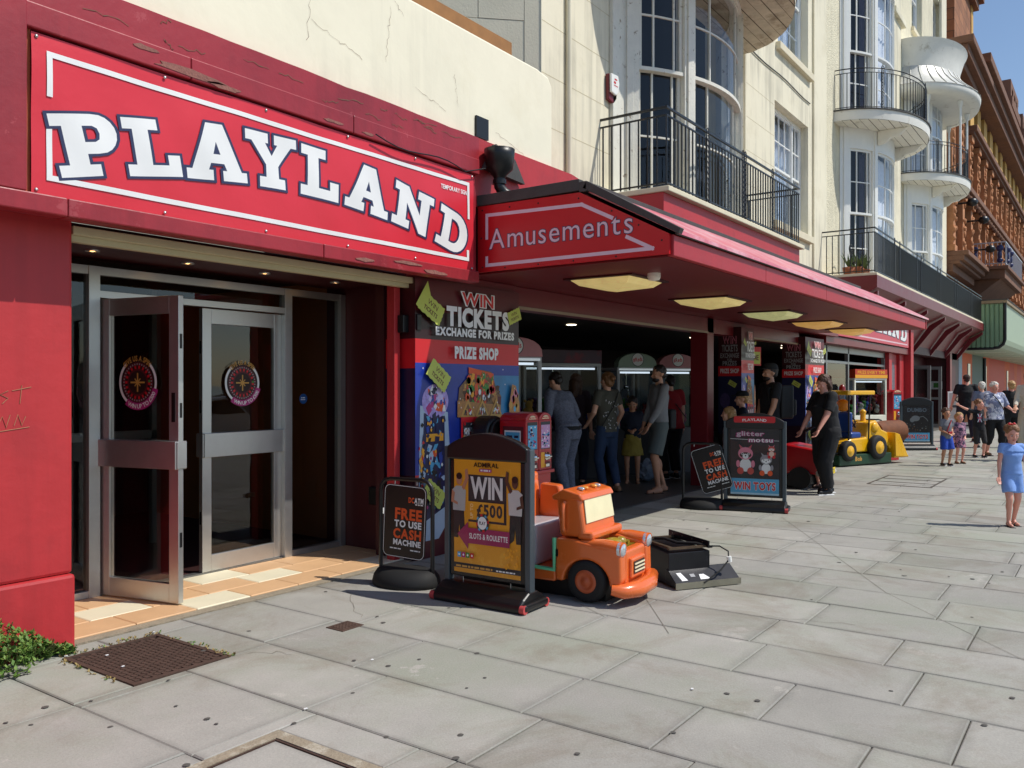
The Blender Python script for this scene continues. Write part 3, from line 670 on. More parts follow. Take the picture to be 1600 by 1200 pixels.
def busy(p, x0, y0, x1, y1, n, cols, seed, s=.02):
    rs = random.Random(seed)
    for k in range(n):
        x, y = rs.uniform(x0, x1), rs.uniform(y0, y1); a = rs.uniform(.3, 1)*s; b_ = rs.uniform(.3, 1)*s; t = rs.random()*3
        p.poly([(x+a*math.cos(t), y+a*math.sin(t)), (x-b_*math.sin(t), y+b_*math.cos(t)), (x-a*math.cos(t)*.8, y-a*math.sin(t)), (x+b_*math.sin(t), y-b_*math.cos(t))], rs.choice(cols), True); p.z += .00002
    p.z += p.dz
def tickets_poster(W, H, full=True):
    p = Print(); p.rect(0, H*.60, W, H, mat('poster_dark', (44, 12, 18), .35)); p.rect(0, H*.80, W, H, maroonp)
    p.rect(0, H*.53, W, H*.625, redp); p.rect(0, H*.24, W, H*.53, mat('poster_blue', (26, 52, 150), .35, var=.35, vs=2.2)); p.rect(0, 0, W, H*.24, mat('poster_base', (84, 18, 28), .35))
    p.rect(0, H*.235, W, H*.241, redp)
    p.rect(W*.62, H*.28, W, H*.50, mat('poster_cyan', (40, 120, 170), .35, var=.3, vs=3))
    # (lettering is added last)
    # tall blue machine
    bl = mat('poster_indigo', (18, 20, 70), .35); sil = mat('poster_silver', (170, 190, 210), .35)
    p.poly([(W*.02, H*.05), (W*.2, H*.05), (W*.33, H*.12), (W*.28, H*.40), (W*.04, H*.42)], sil); p.poly([(W*.05, H*.1), (W*.26, H*.14), (W*.25, H*.39), (W*.07, H*.40)], bl)
    p.circ(W*.17, H*.43, W*.115, mat('poster_lilac', (170, 150, 215), .35, var=.4, vs=25), ry=H*.045)
    p.rect(W*.09, H*.325, W*.24, H*.345, yellowp); p.circ(W*.16, H*.26, W*.035, cyanp, ry=H*.03); p.circ(W*.16, H*.295, W*.022, orangep)
    rs = random.Random(4)
    lc = mat('poster_lilac_light', (200, 190, 232), .4); busy(p, W*.09, H*.41, W*.25, H*.46, 40, [lc, orangep, bluep, magentap, white, cyanp, navyp], 3, W*.03)
    busy(p, W*.07, H*.14, W*.25, H*.39, 70, [navyp, bluep, black, cyanp, bl, bl, sil], 5, W*.03); busy(p, W*.03, H*.06, W*.07, H*.38, 30, [yellowp, black, redp], 6, W*.02)
    for k in range(26): p.circ(W*rs.uniform(.08, .25), H*rs.uniform(.13, .39), W*.008, rs.choice([cyanp, magentap, yellowp, white]), n=6, keep=True)
    p.z += p.dz
    # three red machines with a sandy temple top box
    sand = mat('poster_sand', (176, 120, 60), .4, var=.35, vs=30); tt = mat('poster_stone', (120, 84, 50), .4, var=.4, vs=40)
    p.poly([(W*.36, H*.385), (W*.90*.88, H*.375), (W*.80, H*.44), (W*.74, H*.47), (W*.70, H*.51), (W*.50, H*.52), (W*.45, H*.49), (W*.38, H*.465)], tt)
    p.poly([(W*.47, H*.505), (W*.72, H*.49), (W*.72, H*.505), (W*.47, H*.522)], orangep)
    busy(p, W*.40, H*.42, W*.78, H*.47, 80, [tt, sand, goldp, maroonp, mat('poster_umber', (80, 50, 30), .5)], 11, W*.03); busy(p, W*.46, H*.45, W*.72, H*.50, 70, [greenp, redp, yellowp, goldp, tt, orangep], 12, W*.022)
    for k in range(34): p.circ(W*rs.uniform(.45, .72), H*rs.uniform(.42, .49), W*rs.uniform(.008, .022), rs.choice([greenp, redp, yellowp, white, greenp, orangep]), n=7, keep=True)
    p.z += p.dz
    p.poly([(W*.36, H*.385), (W*.79, H*.375), (W*.79, H*.415), (W*.36, H*.43)], sand)
    for k in range(3): cx = W*(.46+.14*k); p.poly([(cx-W*.07, H*.386-H*.002*k), (cx+W*.07, H*.383-H*.002*k), (cx, H*.435)], goldp); p.poly([(cx-W*.045, H*.390), (cx+W*.045, H*.388), (cx, H*.422)], tt); busy(p, cx-W*.03, H*.392, cx+W*.03, H*.405, 14, [goldp, black, redp, white], k, W*.014)
    for k, (a, b) in enumerate(((.39, .55), (.565, .70), (.71, .815))): machine_art(p, W*a, H*(.235+.02*k), W*b, H*(.385-.003*k), k, redp, sand)
    p.poly([(W*.38, H*.225), (W*.60, H*.235), (W*.82, H*.275), (W*.82, H*.255), (W*.60, H*.20), (W*.38, H*.205)], greyp)
    # pink statue machine
    p.poly([(W*.86, H*.33), (W*.99, H*.33), (W*.98, H*.42), (W*.94, H*.47), (W*.90, H*.475), (W*.87, H*.42)], sand)
    for k in range(14): p.circ(W*rs.uniform(.87, .98), H*rs.uniform(.34, .46), W*rs.uniform(.01, .02), rs.choice([pinkp, orangep, cyanp, goldp]), n=7, keep=True)
    p.z += p.dz; machine_art(p, W*.885, H*.335, W*.965, H*.385, 9, redp, sand)
    for k in range(24): p.circ(W*rs.uniform(.02, .98), H*rs.uniform(.25, .53), W*.004, white, n=5, keep=True)
    def rm(y):
        f = y/H; pts = ((0, 0), (.24, .30), (.53, .70), (.625, .785), (1, 1))
        for (a, b), (c, d) in zip(pts, pts[1:]):
            if f <= c+1e-6: return H*(b+(d-b)*(f-a)/(c-a))
        return y
    p.m.v = [(x, rm(y), z) for x, y, z in p.m.v]; p.z += .001
    p.text('WIN', W*.54, H*.922, H*.046, white, 'o', fit=W*.31); p.text('WIN', W*.54, H*.922, H*.046, redp, 'b', fit=W*.30)
    hw = 'h' if W > 1.4 else 'b'; p.text('TICKETS', W*.55, H*.843, H*.064, white, hw, fit=W*.60); p.text('EXCHANGE FOR PRIZES', W*.53, H*.803, H*.027, white, hw, fit=W*.76)
    p.text('PRIZE SHOP', W*.53, H*.722, H*.040, white, hw, fit=W*.42)
    ticket(p, W*.11, H*.895, W*.20, -28); ticket(p, W*.915, H*.90, W*.14, 20, False); ticket(p, W*.17, H*.655, W*.19, -35, False); ticket(p, W*.13, H*.23, W*.18, -35, False)
    return p
def poster_column(x0, x1, y0, y1, top, side_text):
    cmesh = M().box(x0, x1, y0, y1, 0, top).build('poster_column', mat('column_navy', (22, 18, 44), .5), arc, bevel=.004)
    W = x1-x0
    tickets_poster(W, top-.0).build('poster_print', cmesh, frame((x0, y0, 0), (1, 0, 0), (0, 0, 1)))
    D = y1-y0; p = Print(); H = top
    p.rect(0, H*.78, D, H, mat('side_maroon', (62, 16, 22), .4)); p.rect(0, H*.69, D, H*.78, mat('poster_dark', (44, 12, 18), .35)); p.rect(0, H*.68, D, H*.745 if side_text else H*.785, redp); p.rect(0, 0, D, H*.30, mat('side_plum', (40, 14, 26), .35)); p.rect(0, H*.30, D, H*.68, navyp)
    if side_text:
        p.text('WIN', D*.5, H*.895, H*.045, pinkp, 'k', fit=D*.56); p.text('WIN', D*.5, H*.895, H*.045, maroonp, 'r', fit=D*.53); p.text('TICKETS', D*.5, H*.842, H*.042, greyp, 'b', fit=D*.68)
        p.text('EXCHANGE', D*.5, H*.80, H*.030, greyp, 'b', fit=D*.8); p.text('FOR', D*.5, H*.78, H*.014, greyp, 'b', fit=D*.2); p.text('PRIZES', D*.5, H*.75, H*.028, greyp, 'b', fit=D*.6); p.text('PRIZE SHOP', D*.5, H*.70, H*.028, white, 'b', fit=D*.8)
        ticket(p, D*.62, H*.63, D*.35, -30, False); p.circ(D*.3, H*.52, D*.22, mat('poster_lilac_dark', (70, 60, 100), .35, var=.4, vs=25), ry=H*.05)
    p.build('poster_side_print', cmesh, frame((x0, y1, 0), (0, -1, 0), (0, 0, 1)))
    return cmesh
c0 = poster_column(5.37, 6.90, 4.86, 5.20, 2.42, False)
M().box(5.30, 5.368, 4.93, 5.0, 1.95, 2.10).build('black_switch_box', plasticblk, arc, bevel=.006); M().box(5.385, 5.44, 4.845, 4.858, 1.97, 2.11).build('black_switch_box', plasticblk, arc, bevel=.006)
poster_column(12.9, 13.46, 4.80, 5.18, 2.42, True)
poster_column(16.25, 17.5, 4.80, 5.24, 2.42, True)
# ---------------------------------------------------------------- second shopfront, beyond the canopy
m = M(); m.box(17.6, 26.3, 4.84, 5.2, 2.36, 3.45); m.box(17.6, 26.3, 4.78, 4.84, 2.36, 2.52); m.build('second_fascia', maroon, arc, bevel=.008)
m = M()
for x in (17.62, 18.4, 20.2, 23.9): m.box(x, x+.09, 5.0, 5.08, 0, 2.36)
m.box(17.6, 24, 5.0, 5.08, 2.22, 2.355); m.box(17.6, 24, 5.005, 5.075, 1.98, 2.04); m.build('shopfront_frame', alu_dark, arc, bevel=.003)
M().box(18.5, 20.2, 5.03, 5.038, 0, 1.98).build('shopfront_pane', dglass, arc)
m = M(); m.box(24.0, 24.35, 4.9, 5.2, 0, 2.36); m.box(25.35, 25.9, 4.9, 5.2, 0, 2.36); m.box(24.35, 25.35, 4.98, 5.05, 0, 2.36); m.box(24.35, 25.35, 4.95, 4.979, .95, 1.05)
m.box(24.5, 25.2, 4.94, 4.979, .1, .85); m.build('red_door_surround', red_paint, arc, bevel=.01)
p = Print(); pts = [(0, 0), (.42, 0), (.42, .75)]+[(.21+.21*math.cos(R(a)), .75+.21*math.sin(R(a))) for a in range(15, 180, 15)]+[(0, .75)]
p.poly([(x*1.15-.03, y*1.06-.03) for x, y in pts], maroon); p.poly(pts, mat('grey_arched_glass', (120, 130, 138), .1)); p.build('arched_window', arc, frame((24.64, 4.978, 1.15), (1, 0, 0), (0, 0, 1)))
M().box(25.92, 26.3, 4.72, 5.0, 0, 3.45).build('corner_post', red_paint, arc, bevel=.01)

# ================================================================ BANNER
ban = M(); nx, nz = 60, 14; X0, X1, Z0, Z1 = 2.125, 5.855, 2.505, 3.352
def bz(x, z):
    u = (x-X0)/(X1-X0); v = (z-Z0)/(Z1-Z0)
    return -.006*math.sin(v*math.pi)*(1+.5*math.sin(u*23)) - .0035*math.sin(u*55+v*9)*math.sin(v*math.pi) - .003*math.sin(u*19-v*7+1)
vs = [(X0+(X1-X0)*i/nx, 4.612+bz(X0+(X1-X0)*i/nx, Z0+(Z1-Z0)*j/nz), Z0+(Z1-Z0)*j/nz) for j in range(nz+1) for i in range(nx+1)]
fs = [(j*(nx+1)+i, j*(nx+1)+i+1, (j+1)*(nx+1)+i+1, (j+1)*(nx+1)+i) for j in range(nz) for i in range(nx)]
for k in range(0, len(vs)): pass
ban.add(vs, fs, 0, True)
banner_red = mat('red_vinyl_banner', (214, 44, 58), .38, var=.03, vs=1.5, bump=.25, bs=5, bdist=.02)
bo = ban.build('banner_sign', banner_red); tag(bo, 'wide red vinyl banner with white PLAYLAND lettering above the glass doors', 'sign')
p = Print(.0, .0)
def onban(P_, z):  # subdivide and lay the print on the cloth
    pass
navy = mat('navy_letter_edge', (44, 50, 84), .4, var=.03)
def fin(p, x0, z0, x1, z1, m): p.rect(x0, z0, x1, z1, m)
p.z = .0120; t = .03
def strip(a, b, vert=False):
    n = 24 if not vert else 6
    (ax, az), (bx, bz_) = a, b
    for i in range(n):
        q0 = (ax+(bx-ax)*i/n, az+(bz_-az)*i/n); q1 = (ax+(bx-ax)*(i+1)/n, az+(bz_-az)*(i+1)/n)
        if vert: p.rect(q0[0]-t/2, q0[1], q0[0]+t/2, q1[1], white, True)
        else: p.rect(q0[0], q0[1]-t/2, q1[0], q0[1]+t/2, white, True)
strip((2.20, 3.255), (5.79, 3.255)); strip((2.20, 2.60), (5.79, 2.60))
strip((2.215, 3.24), (2.215, 3.03), True); strip((2.215, 2.88), (2.215, 2.61), True); strip((5.775, 3.24), (5.775, 2.95), True); strip((5.775, 2.68), (5.775, 2.61), True)
letters = [('P', 2.46, .37, .335), ('L', 2.835, .345, .33), ('A', 3.255, .44, .352), ('Y', 3.675, .435, .357), ('L', 4.085, .345, .352), ('A', 4.545, .455, .352), ('N', 5.035, .45, .342), ('D', 5.52, .40, .338)]
for wt, mm, zz in (('T', navy, .0124), ('S', white, .0130)):
    p.z = zz
    for ch, cx, wd, lh_ in letters:
        bzv = 2.828-.075*(cx-3.97)**2; sl_ = math.degrees(math.atan(-.164*(cx-3.97)))
        p.slab(ch, cx, bzv, lh_, wd, sl_, mm, wt)
p.text('TEMPORARY SIGN', 5.58, 3.155, .036, white, 'b', fit=.34)
p.refine(.04)
pm = p.m; pm.v = [(x, z_+0, y) if False else (x, 4.612+bz(x, y)-z_*.35-.0012, y) for (x, y, z_) in pm.v]
pr = pm.build('banner_lettering', p.mats, bo)
for i in range(6):
    for z in (Z0+.022, Z1-.02):
        M().lathe([(0, .006), (.008, .004), (.010, 0)], 10).build('fixing_screw', alu, bo, loc=(X0+.025+(X1-X0-.05)*i/5, 4.6055, z), rot=(R(90), 0, 0))
# loose cable along the top of the banner
o = M().tube([(4.6+.12*i, 4.56, 3.40-.03*math.sin(i*.7)-.022*i*.3) for i in range(10)]+[(5.95, 4.55, 3.42)], .006, 6).build('loose_cable', plasticblk); tag(o, 'black cable drooping over the top right of the red banner', 'cable')
# ================================================================ CANOPY
can = thing('canopy', 'long red flat canopy with sloping roof edge projecting over the pavement', 'canopy', (0, 0, 0))
X0c, X1c = 6.02, 16.6
M().ext([(X0c, 2.83, 2.515), (X0c, 3.56, 3.08), (X0c, 4.695, 3.13), (X0c, 4.695, 2.515)], (X1c-X0c, 0, 0)).build('canopy_body', maroon, can)
m = M(); k = 0; x = X0c+.0
while x < X1c-.1: m.box(x, min(x+2.1, X1c), 2.775, 2.829, 2.50, 2.665); x += 2.105
m.build('front_fascia', mat('red_canopy_fascia', (170, 40, 48), .5, var=.12, vs=4, bump=.2, bs=20), can, bevel=.006)  # plain red paint with random mottling
m = M(); m.ext([(X0c, 2.74, 2.668), (X0c, 2.74, 2.695), (X0c, 3.55, 3.145), (X0c, 3.56, 3.10)], (X1c-X0c+.05, 0, 0)); m.build('sloping_roof', mat('faded_red_felt_painted_sheen', (226, 104, 120), .30, var=.12, vs=3, bump=.25, bs=12, spec=.9, alt=(244, 190, 196), altscale=2.4, altlo=.42, althi=.68), can)  # faded red felt; sun highlight painted in with lighter pink base and patches
m = M(); m.box(X0c-.045, X1c-1.5, 3.53, 3.60, 3.09, 3.175); m.box(X0c-.045, X0c+.03, 3.60, 4.69, 3.105, 3.20); m.ext([(X0c-.045, 2.72, 2.66), (X0c-.045, 2.70, 2.70), (X0c-.045, 3.53, 3.175), (X0c-.045, 3.57, 3.12)], (.07, 0, 0)); m.box(X0c, X1c, 3.6, 4.69, 3.131, 3.15)
m.build('lead_flashing', lead, can, bevel=.004)
m = M(); m.tube([(X0c, 2.755, 2.672), (X1c, 2.755, 2.672)], .012, 6); m.build('drip_edge', lead, can)
M().ext([(X1c+.0, 2.77, 2.5), (X1c+.0, 2.77, 2.67), (X1c+.0, 3.56, 3.13), (X1c+.0, 4.69, 3.15), (X1c+.0, 4.69, 2.5)], (.04, 0, 0)).build('end_board', red_paint, can)
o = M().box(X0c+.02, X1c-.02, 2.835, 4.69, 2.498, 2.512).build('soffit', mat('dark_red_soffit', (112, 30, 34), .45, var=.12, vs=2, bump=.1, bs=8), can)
# sign on the end of the canopy
sg = M().ext([(X0c-.035, 4.66, 2.512), (X0c-.035, 4.66, 3.10), (X0c-.035, 3.60, 3.09), (X0c-.035, 2.80, 2.668), (X0c-.035, 2.80, 2.512)], (.03, 0, 0)).build('canopy_end_sign', mat('sign_red', (196, 22, 30), .35, var=.05, vs=2))
tag(sg, 'red pointed sign reading Amusements on the end of the canopy', 'sign')
p = Print(); pk = mat('pale_lilac_print', (226, 200, 212), .5, var=.03)
def Y2(y): return 4.66-y    # local x along -Y
p.line([(.10, .30), (.10, .50), (1.08, .475), (1.36, .335)], .03, pk); p.line([(.10, .12), (.10, .055), (1.72, .055), (1.50, .165)], .03, pk)
p.text('Amusements', .84, .195, .175, pk, 'r', outline=navy, ow='b', fit=1.42)
p.build('sign_lettering', sg, frame((X0c-.0355, 4.66, 2.512), (0, -1, 0), (0, 0, 1)))
for (a, b) in ((.05, .55), (.35, .545), (.65, .54), (1.05, .53), (1.36, .39), (1.6, .25), (1.8, .11), (1.4, .02), (1.0, .02), (.65, .02), (.3, .02), (.05, .04), (.04, .3)):
    M().lathe([(0, .004), (.007, .003), (.008, 0)], 8).build('fixing_screw', plasticblk, sg, loc=(X0c-.036, 4.66-a, 2.512+b), rot=(0, R(-90), 0))
# lamps under the canopy
lens = mat('lit_prismatic_lens', (250, 226, 150), .35, emit=.26, var=.3, vs=9)
lens2 = mat('lit_orange_lens', (250, 196, 110), .35, emit=.24, var=.3, vs=9)
lens3 = mat('lit_greenish_lens', (226, 226, 160), .35, emit=.24, var=.3, vs=9)
wh = ['nearest the Amusements sign', 'second from the Amusements sign', 'third from the Amusements sign, slightly green', 'fourth from the Amusements sign, more orange', 'farthest from the Amusements sign, above the ticket column']
for i, x in enumerate((7.08, 9.35, 11.55, 13.7, 15.8)):
    t_ = thing('canopy_lamp', 'lit square pyramid lamp under the canopy, '+wh[i], 'lamp', (x, 3.85, 2.497), 0, 'square lamps under the canopy')
    M().box(-.38, .38, -.36, .36, -.015, 0).build('lamp_base', dark_maroon, t_)
    m = M(); m.add([(-.33, -.31, -.016), (.33, -.31, -.016), (.33, .31, -.016), (-.33, .31, -.016), (-.27, -.25, -.065), (.27, -.25, -.065), (.27, .25, -.065), (-.27, .25, -.065), (0, 0, -.115)],
                   [(0, 1, 5, 4), (1, 2, 6, 5), (2, 3, 7, 6), (3, 0, 4, 7), (4, 5, 8), (5, 6, 8), (6, 7, 8), (7, 4, 8)])
    m.build('lens', [lens, lens, lens3, lens2, lens2][i], t_)
o = M().lathe([(0, -.07), (.05, -.06), (.06, -.03), (.06, 0)], 14).build('dome_detector', white_paint, loc=(6.85, 3.35, 2.497)); tag(o, 'small white dome fitting under the near corner of the canopy', 'fitting')
o = M().lathe([(0, -.1), (.10, -.08), (.14, -.03), (.14, 0)], 16).build('bulkhead_lamp', white_paint, loc=(16.3, 3.9, 2.497)); tag(o, 'round white bulkhead lamp at the far end of the canopy', 'lamp')
# rain hopper and pipe
hp = thing('rain_hopper', 'black plastic rain hopper and bent pipe on the canopy corner', 'hopper', (6.12, 4.52, 3.2))
m = M(); m.lathe([(.05, .16), (.065, .19), (.12, .24), (.135, .36), (.14, .42), (.125, .42), (.11, .30), (.0, .26)], 20); m.build('hopper_bowl', plasticblk, hp)
M().tube([(0, 0, .18), (0, 0, .09), (.02, -.03, .03), (.10, -.08, .0), (.20, -.12, -.015)], [.05, .05, .055, .05, .045], 12).tube([(0, 0, .15), (0, 0, .11)], .062, 12).build('bent_pipe', plasticblk, hp)
m = M(); m.ext([(-.10, .08, .25), (.06, .08, .50), (.36, .08, .42), (.52, .08, .22)], (0, .05, 0)); m.build('backing_flap', lead, hp)
# ================================================================ TENEMENTS
WY = 5.55
rglass = glassmat('room_glass', (236, 240, 245), opacity=.0)
room = mat('dim_room', (58, 60, 66), .9, var=.2, vs=.8)
curt = mat('net_curtain', (240, 242, 246), .9, var=.12, vs=14)
curt2 = mat('heavy_curtain', (90, 84, 100), .9, var=.2, vs=10)
stone = mat('stone_sill', (222, 212, 184), .8, var=.08, vs=4, bump=.2)
def holes_wall(m, x0, x1, z0, z1, y0, y1, holes):
    xs_ = sorted({x0, x1, *[h[0] for h in holes], *[h[1] for h in holes]}); zs_ = sorted({z0, z1, *[h[2] for h in holes], *[h[3] for h in holes]})
    for a, b in zip(xs_, xs_[1:]):
        run = None
        for c, d in zip(zs_, zs_[1:]):
            mx_, mz_ = (a+b)/2, (c+d)/2
            inside = any(h[0] < mx_ < h[1] and h[2] < mz_ < h[3] for h in holes)
            if not inside: run = (run[0], d) if run else (c, d)
            if (inside or d == zs_[-1]) and run: m.box(a, b, y0, y1, run[0], run[1]); run = None
def tenement(name, label, x0, x1, z1, holes, wallm, side=True, x0s=None):
    t = thing(name, label, 'building', (x0, WY, 0))
    mx = Matrix.Translation((-x0, -WY, 0))
    m = M(); holes_wall(m, x0, x1, 3.0, z1, WY, WY+.34, holes); m.box(x0, x0+.3, WY+.341, 12, 3, z1); m.box(x1-.3, x1, WY+.341, 12, 3, z1); m.box(x0+.3, x1-.3, WY+.341, 12, z1-.3, z1-.001)
    m.v = [tuple(mx @ Vector(p)) for p in m.v]; m.build('wall', wallm, t)
    m = M(); m.box(.31, x1-x0-.31, 1.9, 2.0, 3.1, z1-.31); m.build('room_back', room, t)
    return t, mx
def XF(m, mx): m.v = [tuple(mx @ Vector(p)) for p in m.v]; return m
BR = 2.656; BY = 7.4
def bow(t, mx, xc, z0, z1, storeys, wm, curtains=1, rows=(2, 2), cols=(2, 3, 2), wob=0, dark=False):
    m = M()
    for a, b in ((-46, -40), (-24.2, -19.8), (19.8, 24.2), (40, 46)): m.arcbox(xc, BY, BR-.16, BR+.03, a, b, z0, z1, 4)
    for a, b in ((-23.2, -20.8), (20.8, 23.2), (-44, -42), (42, 44)): m.arcbox(xc, BY, BR+.03, BR+.055, a, b, z0, z1, 2)
    zz = [z0] + [v for s in storeys for v in (s[0], s[2])] + [z1]
    for a, b in zip(zz[::2], zz[1::2]):
        if b-a > .02:
            for (c, d) in ((-40, -24.2), (-19.8, 19.8), (24.2, 40)): m.arcbox(xc, BY, BR-.15, BR+.028, c, d, a, b, 8 if c == -19.8 else 4)
            if b-a > .15: m.arcbox(xc, BY, BR+.029, BR+.09, -46, 46, b-.07, b-.0, 20)
    XF(m, mx).build('bow_frame', wm, t, bevel=.004)
    for (za, zm, zb) in storeys:
        for wi, (c, d) in enumerate(((-39.9, -24.3), (-19.7, 19.7), (24.3, 39.9))):
            n = 10 if wi == 1 else 4; m = M(); e = .9
            st = 1.1
            for (ro, lo, hi) in ((BR-.02, zm-.02, zb), (BR-.062, za, zm+.03)):
                m.arcbox(xc, BY, ro-.04, ro, c, c+st, lo, hi, 1); m.arcbox(xc, BY, ro-.04, ro, d-st, d, lo, hi, 1)
                m.arcbox(xc, BY, ro-.04, ro+.0, c+st, d-st, hi-.05, hi, n); m.arcbox(xc, BY, ro-.04, ro, c+st, d-st, lo, lo+(.06 if lo != za else .09), n)
                nc = cols[wi]; W = d-c-2*st
                if wi == 1: fr = [i/(nc+1) for i in range(1, nc+1)] if nc > 2 else [.2, .8]
                else: fr = [.22, .78] if not dark else [.3, .85]
                for q in fr: a = c+st+W*q; m.arcbox(xc, BY, ro-.032, ro-.004, a-.28, a+.28, lo+.05, hi-.05, 1)
                nr = rows[0]
                for i in range(1, nr): z = lo+(hi-lo)*i/nr; m.arcbox(xc, BY, ro-.032, ro-.005, c+st, d-st, z-.012, z+.012, n)
            if wi != 2 or True:
                m.arcbox(xc, BY, BR-.022, BR+.012, c, d, zm-.02, zm+.03, n)
            wo = XF(m, mx).build('window', wm, t)
            p_ = M()
            for (ro, lo, hi) in ((BR-.042, zm, zb-.05), (BR-.085, za+.09, zm)):
                k = n; vs = []; 
                for i in range(k+1):
                    a = R(c+st+(d-c-2*st)*i/k)
                    for z in (lo, hi): vs.append((xc+ro*math.sin(a), BY-ro*math.cos(a), z))
                p_.add(vs, [(2*i, 2*i+2, 2*i+3, 2*i+1) for i in range(k)], 0, True)
            XF(p_, mx).build('pane', rglass, wo)
            if curtains:
                q = M(); vs = []; k = 24; r_ = BR-.22; lo_, hi_ = za+.05, zb-.05
                spans = [(c+.5, c+(d-c)*.3), (c+(d-c)*.72, d-.5)] if curtains == 1 and wi == 0 else [(c+.5, d-.5)]
                for (s0, s1) in spans:
                    vs = []
                    for i in range(k+1):
                        a = R(s0+(s1-s0)*i/k); rr = r_+.02*math.sin(i*1.9)
                        for z in (lo_, hi_): vs.append((xc+rr*math.sin(a), BY-rr*math.cos(a), z))
                    q.add(vs, [(2*i, 2*i+2, 2*i+3, 2*i+1) for i in range(k)], 0, True)
                XF(q, mx).build('curtain', curt if (wi != 0 or not dark) else curt2, wo)
def sash_window(t, mx, x0, x1, z0, z1, y, wm, parts=((0, .72), (.74, 1)), cols=(4, 2), rows=2, sill=True):
    m = M(); f = .06
    W = x1-x0
    m.box(x0, x0+f, y-.05, y+.05, z0, z1); m.box(x1-f, x1, y-.05, y+.05, z0, z1); m.box(x0+f, x1-f, y-.05, y+.05, z1-f, z1); m.box(x0+f, x1-f, y-.05, y+.05, z0, z0+f)
    zm = (z0+z1)/2
    for k, (a, b) in enumerate(parts):
        xa, xb = x0+f+(W-2*f)*a, x0+f+(W-2*f)*b
        if k: m.box(xa-.06, xa, y-.06, y+.06, z0+f, z1-f)
        for (lo, hi, yy) in ((zm-.02, z1-f, y-.015), (z0+f, zm+.02, y+.03)):
            m.box(xa, xa+.035, yy-.018, yy+.018, lo, hi); m.box(xb-.035, xb, yy-.018, yy+.018, lo, hi); m.box(xa+.035, xb-.035, yy-.018, yy+.018, lo, lo+.045); m.box(xa+.035, xb-.035, yy-.018, yy+.018, hi-.04, hi)
            for i in range(1, cols[k]): x = xa+(xb-xa)*i/cols[k]; m.box(x-.011, x+.011, yy-.014, yy+.012, lo+.04, hi-.04)
            for i in range(1, rows+0): z = lo+(hi-lo)*i/rows; m.box(xa+.035, xb-.035, yy-.0135, yy+.0115, z-.011, z+.011)
    wo = XF(m, mx).build('window', wm, t)
    p_ = M(); p_.box(x0+f, x1-f, y+.008, y+.014, z0+f, z1-f); XF(p_, mx).build('pane', rglass, wo)
    q = M(); vs = []; k = 60
    for i in range(k+1):
        x = x0+.1+(x1-x0-.2)*i/k
        for z in (z0+.1, z1-.1): vs.append((x, y+.2+.02*math.sin(i*1.7), z))
    q.add(vs, [(2*i, 2*i+2, 2*i+3, 2*i+1) for i in range(k)], 0, True); XF(q, mx).build('curtain', curt, wo)
    if sill: s_ = M(); s_.box(x0-.14, x1+.14, WY-.10, WY+.30, z0-.15, z0-.002); XF(s_, mx).build('sill', stone, t, bevel=.01)
    return wo
BAL = {}
def baluster(key, parent, x, y, z0, z1, r=.0085, im=None, square=True):
    k = (key, round(z1-z0, 3))
    if k not in BAL:
        m = M(); m.box(-r, r, -r, r, 0, z1-z0); o = m.build('baluster', im or iron, parent); BAL[k] = o.data; o.location = (x, y, z0); return o
    o = bpy.data.objects.new('baluster', BAL[k]); link(o, parent); o.location = (x, y, z0); return o
def scroll(parent, x, y, z0, z1, im, ax=(1, 0, 0)):
    ax = Vector(ax); m = M(); h = z1-z0; w_ = .035
    pts = [(-w_, 0), (-w_, h)]+[(-w_*math.cos(R(a)), h+w_*1.4*math.sin(R(a))) for a in range(20, 180, 20)]+[(w_, h), (w_, 0)]
    m.tube([ax*a+Vector((0, 0, b)) for a, b in pts], .008, 6)
    n = int(h/.075)
    for i in range(n):
        zc = .06+i*.075; m.tube([ax*(.026*math.cos(q)*(1))+Vector((0, 0, zc+.034*math.sin(q))) for q in [2*math.pi*k/8 for k in range(8)]], .0055, 5, closed=True)
    return m.build('scroll_panel', im, parent, loc=(x, y, z0))
def straight_balcony(t, mx, x0, x1, yf, zf, h, im, floorx, scrolls, step=.115, name='balcony', heights=(0, .1)):
    fm = M(); fm.box(x0-.06, x1+.15, yf-.06, WY-.005, zf-.07, zf); f_ = XF(fm, mx).build(name, floorx, t, bevel=.012)
    m = M(); L_ = lambda *a: None
    for z, r in ((zf+h, .014), (zf+h-heights[1], .010), (zf+.05, .010)):
        m.box(x0-r, x1+r, yf-r, yf+r, z-r, z+r); m.box(x0-r, x0+r, yf+r, WY, z-r, z+r); m.box(x1-r, x1+r, yf+r, WY, z-r, z+r)
    XF(m, mx).build('railing', im, f_)
    ox, oy = -mx.translation.x, -mx.translation.y
    x = x0
    while x <= x1+.01: baluster('s'+im.name, f_, x-ox, yf-oy, zf+.02, zf+h-heights[1], im=im); x += step
    y = yf+.13
    while y < WY: baluster('s'+im.name, f_, x0-ox, y-oy, zf+.02, zf+h-heights[1], im=im); baluster('s'+im.name, f_, x1-ox, y-oy, zf+.02, zf+h-heights[1], im=im); y += .13
    for sx in scrolls: scroll(f_, sx-ox, yf-oy-.012, zf+.03, zf+h, im)
    return f_
def ell(xc, hc, dp, n=28): return [(xc+hc*math.sin(R(-90+180*i/n)), WY-dp*math.cos(R(-90+180*i/n))) for i in range(n+1)]
def loft(m, xc, rings, n=28, mi=0, smooth=True):
    vs = []
    for hc, dp, z in rings: vs += [(x, y, z) for x, y in ell(xc, hc, dp, n)]
    fs = [(j*(n+1)+i, j*(n+1)+i+1, (j+1)*(n+1)+i+1, (j+1)*(n+1)+i) for j in range(len(rings)-1) for i in range(n)]
    m.add(vs, fs, mi, smooth); return m
